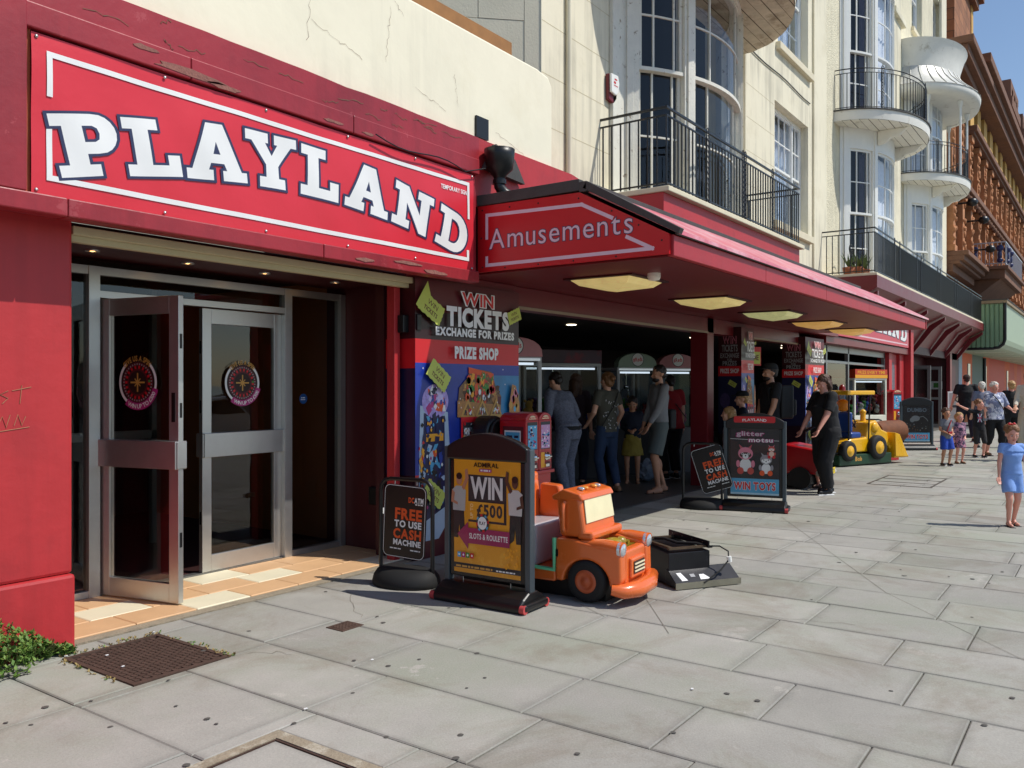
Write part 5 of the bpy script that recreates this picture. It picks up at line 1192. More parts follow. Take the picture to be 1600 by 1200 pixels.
for i in range(1150):
    u = rs.random(); x = -.75+u*1.02; hgt = (.30 if x < -.15 else .30*max(.12, (.27-x)/.42)); y = -rs.random()**1.3*(.30 if x < 0 else .13)+.11; z = rs.random()*hgt*(1-abs(y)*1.2)
    leaf_tuft(m, x, y, z, .036, 5, rs, up=1)
m.build('foliage', weed, ws)
m = M()
for i in range(60): x = rs.uniform(-.7, .2); m.tube([(x, .06, 0), (x+rs.uniform(-.05, .05), rs.uniform(-.1, .08), rs.uniform(.08, .3 if x < -.1 else .1))], .003, 4)
m.build('stem', mat('weed_stem', (90, 96, 50), .7), ws)
m = M()
for i in range(130):
    e = rs.random(); x, y = (GR[0]+rs.uniform(0, .6), GR[3]+rs.uniform(-.01, .06)) if e < .5 else ((GR[1]+rs.uniform(-.02, .03), GR[2]+rs.uniform(0, .7)*rs.random()) if e < .8 else (GR[0]-.02+rs.uniform(-.02, .02), GR[2]+rs.uniform(.1, .7)))
    leaf_tuft(m, x, y, .0, .022, 4, rs, rs.choice([0, 1, 1]), 1.)
o = m.build('moss_tufts', [weed, dryw]); tag(o, 'small dry weeds and moss sprouting round the edge of the iron grating', 'moss', kind='stuff')
dc = thing('small_drain_cover', 'small rusty square drain cover let into a slab', 'drain cover', (DR[0], DR[2], 0))
M().box(0, DR[1]-DR[0], 0, DR[3]-DR[2], -.012, .0035).build('cover_rim', rust, dc, bevel=.002); m = M(); m.box(.02, .16, .02, .13, .0036, .005)
for i in range(5):
    for j in range(4): m.ball((.035+.027*i, .035+.027*j, .004), (.008, .008, .005), 6)
m.build('cover_plate', rust, dc)
mh = thing('filled_manhole_cover', 'square manhole cover filled with concrete inside a worn stone frame', 'manhole', (MH[0], MH[2], 0)); a_, b_ = MH[1]-MH[0], MH[3]-MH[2]
cem = mat('rough_concrete_frame', (148, 136, 116), .95, var=.15, vs=10, bump=.7, bs=60, alt=(176, 168, 150), altscale=8)
m = M(); m.box(.0, a_, b_-.06, b_, -.05, .0); m.box(a_-.06, a_, 0, b_-.06, -.05, .0); m.box(0, .06, 0, b_-.06, -.05, .0); m.box(.06, a_-.06, 0, .06, -.05, .0); m.build('stone_frame', cem, mh)
m = M(); m.box(.065, a_-.065, .065, b_-.065, -.05, -.02); m.build('dark_gap', black, mh)
m = M(); f0, f1, g0, g1 = .07, a_-.07, .07, b_-.07
for (x0, x1, y0, y1) in ((f0, f1, g1-.008, g1), (f1-.008, f1, g0, g1-.008), (f0, f0+.008, g0, g1-.008), (f0+.008, f1-.008, g0, g0+.008)): m.box(x0, x1, y0, y1, -.05, .001)
m.build('steel_rim', rust, mh)
M().box(f0+.014, f1-.014, g0+.014, g1-.014, -.05, -.002).build('concrete_infill', slabm, mh)
cv = thing('cable_duct_cover', 'weathered rectangular access cover in the pavement ahead of the children', 'manhole', (13.6, 2.2, 0))
m = M(); m.box(0, 1.5, 0, .03, -.01, .004); m.box(0, 1.5, .87, .9, -.01, .004); m.box(0, .03, .03, .87, -.01, .004); m.box(1.47, 1.5, .03, .87, -.01, .004); m.box(.48, .51, .03, .87, -.01, .0042); m.box(.98, 1.01, .03, .87, -.01, .0042); m.build('cover_rim', mat('worn_steel', (96, 88, 78), .6, metal=.4), cv)

# ================================================================ PAVEMENT SIGNS
sheet = glassmat('poster_cover', (253, 253, 253), opacity=.0, ior=1.25)
def mxl(ox, oy, oz): return frame((ox, oy, oz), (1, 0, 0), (0, 0, 1))
def pavement_sign(label, loc, rz, pr, header=None, PH=.70, grp='black framed poster signs on the pavement'):
    t = thing('pavement_sign', label, 'sign', loc, rz, grp); w_ = .68; h0, h1 = .16, 1.07
    grey = mat('grey_sign_post', (74, 84, 90), .4, metal=.3)
    for s_ in (-1, 1): M().box(s_*w_/2-.022, s_*w_/2+.022, -.03, .03, .08, h1).build('post', grey, t, bevel=.006)
    m = M(); n = 14; top = [(-w_/2+.0+(w_)*i/n, h1+.10*math.sin(math.pi*i/n)**.8) for i in range(n+1)]
    pts = [(-w_/2, 0, h1-.09)]+[(x, 0, z) for x, z in top]+[(w_/2, 0, h1-.09)]
    m.ext([(x, -.034, z) for x, y, z in pts], (0, .068, 0)); m.build('arched_header', plasticblk, t, bevel=.012)
    m = M(); m.box(-w_/2+.023, w_/2-.023, -.020, .020, h0, h1-.0905); m.build('poster_frame', plasticblk, t, bevel=.008)
    pr.m.v = [(a*.56/.54, b*.79/PH, c) for a, b, c in pr.m.v]; pr.build('poster', t, mxl(-.28, -.0215, .19))
    M().box(-w_/2+.045, w_/2-.045, -.034, -.032, h0+.01, h1-.10).build('clear_cover', sheet, t)
    if header:
        p = Print(); p.rrect(-.24, -.03, .24, .045, .02, redp); p.arctext(header, 0, -1.0, 1.0-.008, .030, 90, white, 'b', xs=1.25); p.build('header_print', t, mxl(0, -.0345, h1+.012))
    # base
    m = M(); pf = [(-.16, .0), (-.16, .05), (-.12, .09), (-.05, .125), (.05, .125), (.12, .09), (.16, .05), (.16, .0)]
    m.ext([(-w_/2-.03, y, z) for y, z in pf], (w_+.06, 0, 0)); m.build('base', plasticblk, t, bevel=.02, seg=3)
    m = M(); m.box(w_/2-.06, w_/2+.06, -.15, .15, .012, .065); m.build('foot', plasticblk, t, bevel=.02, seg=3); M().box(-w_/2-.06, -w_/2+.06, -.15, .15, .012, .065).build('foot', plasticblk, t, bevel=.02, seg=3)
    for s_ in (-1, 1):
        for y in (-.135, .135): M().cyl((s_*(w_/2+.035)-.018, y, .032), (s_*(w_/2+.035)+.018, y, .032), .030, n=14).build('wheel', mat('faded_red_wheel', (190, 70, 70), .6), t)
    for s_ in (-.2, .2): M().cyl((s_, -.021, h0), (s_, -.021, .11), .003, n=5).build('spring', alu, t)
    return t
def figure_print(p, x, y, s, shirt, skin, flip=1, arm_up=True):
    """a plain standing figure in a poster"""
    def T(a, b): return (x+flip*a*s, y+b*s)
    p.poly([T(-.11, 0), T(-.02, 0), T(.02, .42), T(-.12, .42)], mat('poster_trousers', (44, 40, 42), .5)); p.poly([T(.02, .05), T(.12, -.02), T(.10, .42), T(-.03, .42)], mat('poster_trousers', (44, 40, 42), .5))
    p.poly([T(-.13, .40), T(.12, .40), T(.14, .70), T(.05, .76), T(-.06, .76), T(-.15, .70)], shirt)
    if arm_up: p.poly([T(.10, .70), T(.20, .88), T(.17, 1.02), T(.12, 1.0), T(.13, .88), T(.05, .74)], skin)
    p.poly([T(-.15, .70), T(-.17, .52), T(-.03, .48), T(-.03, .52), T(-.11, .55), T(-.09, .66)], skin)
    hx, hy = T(-.0, .86); p.circ(hx, hy, .062*s, skin, ry=.085*s, n=16); p.circ(hx, hy+.045*s, .062*s, black, ry=.05*s, n=14)
def admiral_print():
    amb = mat('amber_poster', (228, 158, 36), .4, var=.06, vs=6, alt=(240, 186, 70), altscale=5, altlo=.55, althi=.7); p = Print(); W, H = .54, .66
    p.rect(-.0, 0, W, H, amb); ys = .93
    p.rect(.12, .30, .43, .575, dgreyp); p.rect(-.0, .025, W, .055, dgreyp)
    figure_print(p, .045, .20, .40, mat('pale_shirt', (178, 178, 176), .5), skinp, 1); figure_print(p, .50, .20, .40, mat('white_shirt', (205, 200, 196), .5), darkskinp, -1)
    p.text('ADMIRAL', W/2+.0, .622, .025, black, 'b', fit=.20); p.rect(.215, .594, .315, .612, magentap); p.dashes(1, .265, .598, .010, white, 'b', fit=.08)
    p.text('WIN', .275, .445, .115, mat('poster_white', (225, 225, 222), .4), 'k', fit=.25)
    p.rect(.125, .315, .415, .42, amb); p.text('£500', .30, .34, .065, dgreyp, 'k', fit=.20); p.text('UP TO', .165, .365, .022, mat('pale_amber_text', (240, 210, 150), .5), 'b', rot=90, fit=.085)
    p.poly([(.035, .225), (.125, .30), (.125, .265), (.46, .265), (.46, .175), (.125, .175), (.125, .14)], mat('berry_arrow', (158, 44, 90), .4)); p.text('SLOTS & ROULETTE', .29, .205, .030, mat('poster_white', (225, 225, 222), .4), 'b', fit=.31)
    p.circ(.245, .30, .052, dgreyp); 
    for k in range(8): p.ring(.245, .30, .040, .052, 45*k, 45*k+22, cyanp if k % 2 else redp, 3)
    p.circ(.245, .30, .037, white); p.text('PLAY', .245, .291, .018, dgreyp, 'k', fit=.05)
    for k, c_ in enumerate((cyanp, magentap, greenp, redp)): p.rect(.04+.036*k, .09, .068+.036*k, .12, c_); p.circ(.054+.036*k, .105, .007, white, n=8)
    rs = random.Random(2)
    for k in range(26): p.circ(rs.uniform(.42, .53), .06+abs(rs.gauss(0, .07)), .008, yellowp, n=8, keep=True)
    p.z += p.dz; p.dashes(2, .03, .034, .011, goldp, 'r', al='l', fit=.30); p.dashes(3, .36, .034, .008, white, 'r', al='l', fit=.15)
    return p
def plush(p, x, y, s, body, belly, ears, mask, feet):
    p.poly([(x-.10*s, y+.42*s), (x-.17*s, y+.62*s), (x-.04*s, y+.52*s)], ears); p.poly([(x+.10*s, y+.42*s), (x+.17*s, y+.62*s), (x+.04*s, y+.52*s)], ears)
    p.circ(x, y+.12*s, .15*s, belly, ry=.16*s); p.circ(x, y+.40*s, .19*s, body, ry=.15*s); p.circ(x, y+.36*s, .15*s, mask, ry=.07*s); p.circ(x, y+.33*s, .075*s, belly, ry=.06*s); p.circ(x, y+.345*s, .02*s, black, n=10)
    for q in (-1, 1): p.circ(x+q*.075*s, y+.39*s, .03*s, white, n=12); p.circ(x+q*.075*s, y+.39*s, .018*s, black, n=10); p.circ(x+q*.13*s, y-.02*s, .085*s, feet, n=14); p.circ(x+q*.19*s, y+.15*s, .05*s, body, ry=.09*s, n=12)
def toys_print(kind):
    p = Print(); W, H = .54, .70; p.rect(0, .17, W, H, mat('poster_charcoal', (46, 42, 44), .4, var=.15, vs=8) if kind else mat('poster_brown_black', (32, 27, 26), .35, var=.3, vs=6))
    p.rect(0, 0, W, .17, cyanp); p.rect(0, 0, W, .02, mat('pale_cyan', (170, 205, 220), .4)); p.text('WIN TOYS', W/2, .055, .075, white, 'o', fit=.46); p.text('WIN TOYS', W/2, .055, .075, redp, 'k', fit=.46)
    if kind:
        p.line([(.0, .59), (.54, .575)], .004, white)
        p.text('glitter', .22, .625, .045, magentap, 'o', fit=.31); p.text('glitter', .22, .625, .045, mat('silver_print', (200, 190, 196), .3), 'b', fit=.30)
        p.text('motsu', .34, .56, .045, magentap, 'o', fit=.27); p.text('motsu', .34, .56, .045, white, 'b', fit=.26)
        plush(p, .17, .26, .44, pinkp, white, mat('plush_rose', (190, 90, 100), .6), mat('plush_brown', (70, 44, 40), .6), mat('plush_coral', (196, 80, 70), .6))
        plush(p, .40, .24, .34, mat('plush_grey', (150, 146, 150), .6), white, greyp, white, orangep); plush(p, .46, .41, .20, mat('plush_coral', (196, 80, 70), .6), mat('plush_cream', (230, 200, 180), .6), pinkp, white, redp)
    else:
        p.text('DUMBO', .27, .58, .07, mat('dim_steel_text', (92, 104, 112), .4), 'k', fit=.40)
        gp = mat('dim_grey_plush', (118, 122, 122), .6); p.circ(.24, .45, .09, gp, ry=.055); p.circ(.17, .42, .05, gp, ry=.045); p.line([(.30, .47), (.40, .49), (.47, .44), (.50, .40)], .012, gp)
        rs = random.Random(8)
        for k in range(40): p.circ(rs.uniform(.03, .5), rs.uniform(.2, .36), rs.uniform(.005, .014), rs.choice([gp, mat('dim_amber', (120, 88, 50), .5), dgreyp]), n=7, keep=True)
    return p
pavement_sign('black framed pavement sign with yellow WIN UP TO £500 poster beside the orange toy truck', (4.65, 3.53, 0), R(-88), admiral_print(), None, .66)
pavement_sign('black framed pavement sign headed PLAYLAND with plush toys poster reading WIN TOYS', (9.93, 3.53, 0), R(-77), toys_print(1), 'PLAYLAND')
pavement_sign('black framed pavement sign with dark grey poster reading WIN TOYS near the arched red door', (21.4, 3.78, 0), R(-55), toys_print(0)).scale = (1.05, 1.05, 1.05)
def swing_sign(label, loc, rz, tilt, swing=0):
    t = thing('swinging_sign', label, 'sign', loc, rz, 'cash machine swinging signs')
    m = M(); w_, h_ = .235, .80
    pts = [(-w_, .0, .07), (-w_, 0, h_-.10)]+[(-w_+.09-.09*math.cos(R(a)), 0, h_-.10+.09*math.sin(R(a))) for a in (30, 60, 90)]+[(w_-.09+.09*math.sin(R(a)), 0, h_-.10+.09*math.cos(R(a))) for a in (0, 30, 60)]+[(w_, 0, h_-.10), (w_, 0, .07)]
    m.tube(pts, .0155, 10); m.build('tubular_frame', plasticblk, t)
    m = M(); n = 22; sec = [(.0, 1.0), (.035, 1.0), (.075, .92), (.11, .72), (.125, .5)]
    for (h1_, k1), (h2_, k2) in zip(sec, sec[1:]): pass
    pf = [(math.cos(R(a))*.275, math.sin(R(a))*.21) for a in range(0, 360, 15)]
    vs = []; 
    for hh, kk in sec: vs += [(x*(kk**.35), y*kk, hh) for x, y in pf]
    N = len(pf); fs = [(j*N+i, j*N+(i+1) % N, (j+1)*N+(i+1) % N, (j+1)*N+i) for j in range(len(sec)-1) for i in range(N)]+[tuple(range((len(sec)-1)*N, len(sec)*N)), tuple(range(N))[::-1]]
    m.add(vs, fs, 0, True); m.build('rubber_base', rubber, t)
    # hanging panel
    pw, ph, r = .19, .55, .05; P_ = []
    for cx, cz, a0 in ((pw-r, -ph+r, -90), (pw-r, -r, 0), (-pw+r, -r, 90), (-pw+r, -ph+r, 180)):
        for i in range(6): q = R(a0+18*i); P_.append((cx+r*math.cos(q), cz+r*math.sin(q)))
    pm_ = M().ext([(x, -.006, z) for x, z in P_], (0, .012, 0)).build('hanging_panel', plasticblk, t, loc=(swing, -.004, h_-.055), rot=(R(tilt[1]), R(tilt[0]), 0))
    p = Print(); p.rrect(-pw+.004, -ph+.004, pw-.004, -.004, r-.004, white); p.rrect(-pw+.008, -ph+.008, pw-.008, -.008, r-.008, black)
    p.text('DC', .035, -.125, .038, orangep, 'k', al='l', fit=.048); p.text('ATM', .088, -.125, .038, white, 'k', al='l', fit=.078); p.dashes(4, .165, -.14, .009, white, 'r', al='r', fit=.07)
    x = -.10
    p.text('FREE', .155, -.255, .078, orangep, 'k', al='r', fit=.235); p.text('TO USE', .155, -.315, .047, white, 'k', al='r', fit=.24); p.text('CASH', .155, -.400, .068, orangep, 'k', al='r', fit=.245); p.text('MACHINE', .155, -.452, .040, white, 'k', al='r', fit=.245)
    p.dashes(5, -.12, -.487, .009, white, 'r', al='l', fit=.10); p.dashes(6, .155, -.487, .009, white, 'r', al='r', fit=.09)
    p.build('panel_print', pm_, frame((0, -.0065, 0), (1, 0, 0), (0, 0, 1)))
    m = M()
    for s_ in (-.1, .1): m.tube([(s_, -.005, h_-.05), (s_, .0, h_)], .004, 6)
    m.build('hanger', alu, t)
    return t
swing_sign('black swinging sign reading FREE TO USE CASH MACHINE beside the glass doors', (4.72, 4.36, 0), R(-82), (2.5, 0))
swing_sign('black swinging sign blown askew reading FREE TO USE CASH MACHINE beside the plush toys poster', (9.75, 4.12, 0), R(-78), (-18, 0), .03)
swing_sign('black swinging sign half hidden behind the yellow toy digger', (18.6, 4.15, 0), R(-70), (0, 0))

# ================================================================ ORANGE TOY TRUCK (coin ride)
orp = mat('glossy_orange_fibreglass', (224, 106, 44), .26, var=.06, vs=5, coat=.5)
tk = thing('coin_ride_truck', 'orange coin operated toy pickup truck with grey seat and open engine bay', 'coin ride', (5.29, 2.99, 0), R(4))
# local: x across (left side seen = -x), y: nose at -y
def side_profile():
    arch = [(-.02+.185*math.cos(R(a))*-1, .15+.16*math.sin(R(a))) for a in range(-5, 186, 12)]
    return arch
def shell(m, xa, xb, pts, mi=0): m.ext([(xa, y, z) for y, z in pts], (xb-xa, 0, 0), mi)
arch = [(.175*math.cos(R(a)), .13+.165*math.sin(R(a))) for a in range(180, -1, -12)]      # from -y side to +y side
wing = [(-.265, .17), (-.225, .12)]+[(y, z) for y, z in arch]+[(.24, .13), (.24, .43), (.1, .43), (-.10, .405), (-.19, .395), (-.235, .38), (-.26, .34)]
m = M()
for s_ in (-1, 1): shell(m, s_*.27, s_*.17, wing)
m.box(-.17, .17, -.255, -.18, .12, .37); m.box(-.17, .17, .02, .24, .12, .45)
m.build('front_body', orp, tk, bevel=.022, seg=4)
M().box(-.168, .168, -.178, .02, .30, .365).build('engine_bay', mat('olive_engine_bay', (112, 96, 20), .35, var=.15), tk)
m = M(); m.ball((0, -.08, .385), (.08, .07, .035), 14); m.ball((.05, -.12, .39), (.045, .04, .035), 12); m.ball((-.07, -.12, .385), (.04, .04, .03), 12); m.tube([(-.12, -.15, .375), (-.12, .0, .38)], .018, 8); m.tube([(.12, -.15, .375), (.12, .0, .38)], .018, 8); m.build('engine', mat('olive_engine', (150, 130, 40), .3, coat=.4), tk)
m = M(); m.tube([(-.285, -.20, .12), (-.25, -.27, .11), (-.1, -.315, .105), (.1, -.315, .11), (.25, -.27, .13), (.285, -.20, .14)], [.035, .05, .058, .058, .05, .035], 14)
m.build('bumper', orp, tk)
m = M(); m.box(-.12, .12, -.278, -.25, .17, .31); m.build('front_grille_surround', orp, tk, bevel=.012)
m = M(); m.box(-.09, .09, -.283, -.279, .20, .285); m.build('grille', mat('dark_grille', (60, 30, 20), .5), tk)
for k in range(3): M().box(-.085, .085, -.289, -.284, .212+.025*k, .222+.025*k).build('grille_bar', mat('cream_plastic', (232, 222, 186), .35), tk)
for s_ in (-1, 1):
    m = M(); m.tube([(s_*.225, .05, .395), (s_*.225, -.12, .400), (s_*.225, -.262, .385)], [.035, .047, .052], 16); m.build('wing_top', orp, tk)
    m = M(); m.lathe([(.0, .012), (.03, .008), (.046, 0), (.052, -.01), (.054, -.03)], 18); o = m.build('headlight', mat('clear_headlight', (205, 210, 215), .1, metal=.6), tk, loc=(s_*.225, -.264, .385), rot=(R(90), 0, 0))
m = M(); m.ext([(-.25, .125, .44), (-.25, .34, .44), (-.25, .37, .72), (-.25, .26, .735), (-.25, .172, .72)], (.50, 0, 0)); m.build('windscreen_surround', orp, tk, bevel=.03, seg=4, loc=(0, -.12, 0))
m = M(); m.ext([(-.26, .145, .70), (-.26, .39, .69), (-.26, .40, .72), (-.26, .30, .775), (-.26, .17, .745)], (.52, 0, 0)); m.build('cab_roof', orp, tk, bevel=.028, seg=4, loc=(0, -.12, 0))
m = M(); a = Vector((0, .1425, .54)); b = Vector((0, .1665, .70)); nrm = Vector((0, -.988, .153)).normalized()*.004
m.ext([tuple(a+Vector((-.225, 0, 0))+nrm), tuple(a+Vector((.225, 0, 0))+nrm), tuple(b+Vector((.215, 0, 0))+nrm), tuple(b+Vector((-.215, 0, 0))+nrm)], tuple(nrm*1.5)); m.build('windscreen', mat('cream_windscreen_panel', (238, 230, 186), .3, coat=.3), tk, loc=(0, -.12, 0))
for x in (-.14, -.08, .06, .12): M().ball((x, .10+.02*abs(x), .768), (.022, .03, .014), 12).build('roof_lamp', mat('amber_lamp_lens', (236, 150, 50), .2, coat=.5) if x in (-.08, .06) else mat('clear_headlight', (205, 210, 215), .1, metal=.6), tk)
M().box(-.25, .25, -.045, .08, .43, .485).build('scuttle', orp, tk, bevel=.02, seg=3)
M().tube([(-.255, .29, .48), (-.28, .29, .5), (-.28, .29, .66), (-.255, .29, .68)], .016, 8).build('side_mirror_rail', orp, tk, loc=(0, -.12, 0))
m = M(); m.box(-.27, .27, .24, .98, .12, .20); m.box(.20, .27, .24, .98, .20, .42); m.build('floor_sill', orp, tk, bevel=.015, seg=3)
m = M(); m.tube([(-.272, .60, .44), (-.272, .60, .215), (-.272, .245, .205), (-.272, .245, .43)], .016, 8); m.build('mint_door_trim', mat('mint_green_trim', (110, 200, 150), .35), tk)
m = M(); m.box(-.23, .20, .42, .66, .20, .50); m.build('seat', mat('grey_fibreglass_seat', (178, 178, 182), .3, coat=.3), tk, bevel=.025, seg=4)
m = M(); m.ext([(-.24, .62, .48), (-.24, .66, .78), (-.24, .74, .78), (-.24, .74, .45)], (.48, 0, 0)); m.build('seat_back', orp, tk, bevel=.025, seg=3)
m = M(); m.ext([(.18, .30, .40), (.18, .31, .52), (.18, .42, .54), (.18, .46, .74), (.18, .62, .75), (.18, .64, .40)], (.09, 0, 0)); m.build('far_side_panel', orp, tk, bevel=.02, seg=3)
m = M(); m.box(-.27, .27, .70, 1.15, .18, .58); m.box(-.28, .28, .68, .76, .56, .83); m.build('rear_bed', orp, tk, bevel=.03, seg=3)
for (x, y) in ((-.225, 0), (.225, 0), (-.225, .92), (.225, .92)):
    s_ = -1 if x < 0 else 1
    k = M().lathe([(0, -.05), (.10, -.05), (.13, -.052), (.143, -.04), (.148, -.015), (.148, .015), (.143, .04), (.13, .052), (.10, .05), (0, .05)], 30).build('wheel', rubber, tk, loc=(x+s_*.0, y, .149), rot=(0, R(90), 0))
    M().lathe([(0, .062), (.02, .062), (.025, .055), (.05, .052), (.055, .058), (.075, .058), (.082, .048), (.092, .05), (.095, .04)], 28).build('hubcap', mat('dull_orange_hub', (176, 80, 40), .45, var=.15), k, rot=(0, R(180) if s_ < 0 else 0, 0))
M().box(-.16, .16, -.1, .9, .0, .12).build('ride_base', black, tk)
M().box(-.275, -.27, .215, .235, .30, .35).build('coin_slot', black, tk)

# ================================================================ BLACK METAL RIDE BASE ON THE GROUND
bm_ = thing('metal_machine_base', 'upturned black metal machine base with bracket rails and dangling cable on the pavement', 'machine part', (5.72, 2.62, 0), R(-33))
dkm = mat('scratched_black_steel', (24, 24, 30), .35, metal=.3, var=.25, vs=10, alt=(60, 58, 66), altscale=7, altlo=.62, althi=.7); bare = mat('bare_steel_edge', (150, 146, 130), .4, metal=.7, var=.15, vs=10)
m = M(); m.ext([(0, .10, .02), (0, .10, .25), (0, .62, .27), (0, .62, .02)], (.36, 0, 0)); m.build('box_body', dkm, bm_, bevel=.004)
m = M(); m.ext([(-.005, -.01, .045), (-.005, .12, .135), (-.005, .14, .13), (-.005, .14, .02), (-.005, -.01, .02)], (.56, 0, 0)); m.box(.365, .555, .14, .62, .02, .035); m.build('sloping_plate', dkm, bm_, bevel=.004)
m = M(); m.box(-.01, .56, -.016, -.0105, .006, .052); m.build('steel_edge', bare, bm_)
rl = mat('greasy_brown_steel', (92, 76, 60), .55, metal=.5, var=.3, vs=20)
for (x0, x1, y0, y1) in ((.01, .35, .11, .14), (.01, .35, .56, .59), (.03, .06, .14, .56)): M().box(x0, x1, y0, y1, .272, .287).build('bracket_rail', rl, bm_)
m = M(); m.box(.335, .345, .08, .64, .272, .325); m.box(.345, .37, .08, .64, .272, .28); m.build('bracket_rail', dkm, bm_)
for y in (.16, .3, .44, .58): M().cyl((.3345, y, .305), (.3335, y, .305), .006, n=8).build('bolt', bare, bm_)
M().tube([(.12, .5, .29), (.16, .42, .30), (.2, .3, .285), (.3, .2, .29), (.33, .12, .285)], .012, 8).build('inner_cable', rubber, bm_)
M().tube([(.3, .14, .28), (.42, .06, .285), (.47, .02, .25), (.46, -.0, .19), (.38, -.01, .12), (.25, -.0175, .05), (.23, -.02, .04)], .006, 7).build('power_cable', rubber, bm_)
M().cyl((.462, .0, .215), (.468, -.0, .175), .018, n=12).build('white_plug', sash2, bm_)
p = Print(); p.poly([(.06, .0), (.11, .0), (.085, .08), (.045, .08)], white); p.poly([(.22, -.0), (.31, .0), (.27, .05), (.23, .05)], white); p.rect(.15, .03, .19, .06, greyp)
p.build('paper_labels', bm_, frame((.0, .01, .0605), (1, 0, 0), (0, .13, .09)))
p = Print()
for k in range(5): p.line([(.05+.02*k, .05+.01*(k % 2)), (.06+.02*k, .09-.01*(k % 3))], .006, black, True)
p.build('scratch_marks', bm_, mxl(0, .0995, .13))

# ================================================================ VENDING AND PRIZE MACHINES
def capsule_machine(label, loc, rz, n=2, stand=.52, grp=None, w_=.27, bh=.62):
    t = thing('capsule_vending_machine', label, 'vending machine', loc, rz, grp)
    M().box(-n*w_/2, n*w_/2, -.02, .28, 0, stand).build('stand', redbox, t, bevel=.008)
    M().box(-n*w_/2-.02, n*w_/2+.02, -.05, .30, stand, stand+.03).build('shelf', redbox, t, bevel=.006)
    z0 = stand+.03
    for i in range(n):
        x0 = -n*w_/2+i*w_; k = M(); k.box(x0+.003, x0+w_-.003, -.03, .26, z0, z0+bh)
        n_ = 8; top = [(x0+.003, z0+bh)]+[(x0+w_/2-w_/2*math.cos(math.pi*j/n_)*.98, z0+bh+.07*math.sin(math.pi*j/n_)) for j in range(1, n_)]+[(x0+w_-.003, z0+bh)]
        k.ext([(x, -.03, z) for x, z in top], (0, .29, 0)); c_ = k.build('machine_body', redbox, t, bevel=.006)
        q_ = bh/.62; p = Print(); p.rect(.03, .26, w_-.03, .60, dgreyp); p.rect(.035, .27, w_-.035, .56, cyanp if i == 0 else mat('pink_blue_card', (200, 150, 190), .4, var=.2, vs=20))
        rs = random.Random(i+3)
        for k_ in range(46): p.circ(rs.uniform(.05, w_-.05), rs.uniform(.29, .54), rs.uniform(.006, .016), rs.choice([redp, white, bluep, white, magentap] if i == 0 else [cyanp, bluep, white, pinkp]), n=6, keep=True)
        p.z += p.dz; p.rect(.03, .03, .09, .22, yellowp); p.rect(.11, .03, .19, .10, maroonp); 
        p.poly([(w_/2+(w_/2-.05)*math.cos(R(a)), .635+.045*math.sin(R(a))) for a in range(0, 181, 20)], mat('cream_card', (220, 200, 160), .5)); p.dashes(7, w_/2, .645, .014, redp, 'b', fit=.10)
        p.m.v = [(a, b*q_, c) for a, b, c in p.m.v]; p.build('machine_print', c_, mxl(x0, -.031, z0))
        m = M(); m.lathe([(.0, .03), (.025, .03), (.028, .01), (.04, .008), (.04, 0)], 16); o = m.build('coin_mechanism', chrome, c_, loc=(x0+w_*.6, -.0325, z0+.165*q_), rot=(R(90), 0, 0))
        M().box(x0+w_*.5, x0+w_*.7, -.075, -.06, z0+.158*q_, z0+.172*q_).build('turn_handle', chrome, c_); M().box(x0+w_*.42, x0+w_*.68, -.05, -.032, z0+.03, z0+.055).build('chute_flap', chrome, c_)
    p = Print(); p.rect(0, 0, .22, .30, greyp); p.rect(.01, .02, .21, .28, cyanp); p.rect(.04, .08, .18, .2, white); p.rect(.06, .12, .16, .16, redp); p.build('lower_card', t, mxl(.02 if n > 1 else -.11, -.0215, .12))
    if n > 1:
        q = Print(); q.rect(.03, .05, .26, .55, maroonp); q.rect(.05, .28, .23, .50, white); q.rect(.06, .30, .22, .48, cyanp); q.dashes(8, .14, .41, .03, navyp, 'b', fit=.13); q.dashes(9, .14, .36, .03, navyp, 'b', fit=.13); q.rect(.05, .08, .23, .25, mat('pale_card', (190, 200, 215), .5)); q.m.v = [(a, b*bh/.62, c) for a, b, c in q.m.v]; q.build('side_print', t, frame((-n*w_/2-.0005+.003, .255, z0), (0, -1, 0), (0, 0, 1)))
    return t
capsule_machine('double red capsule vending machine on a red stand beside the ticket poster', (6.43, 4.33, 0), 0, 2, .69, w_=.215, bh=.46)
capsule_machine('narrow red capsule vending machine beside the arched red door', (22.6, 4.45, 0), R(-30), 1, .52).scale = (1.25, 1.25, 1.12)
o = thing('black_tyre_shape', 'black rounded moulding standing between ticket poster and red vending machine', 'moulding', (6.22, 4.62, 0), 0)
m = M(); m.ext([(-.15, 0, 0)]+[(-.15*math.cos(R(a)), 0, 1.06+.16*math.sin(R(a))) for a in range(0, 181, 15)]+[(.15, 0, 0)], (0, .2, 0)); m.build('moulded_shell', plasticblk, o, bevel=.03, seg=3); M().tube([(-.12*math.cos(R(a)), -.02, 1.05+.13*math.sin(R(a))) for a in range(0, 181, 15)], .012, 6).build('rim', rubber, o)
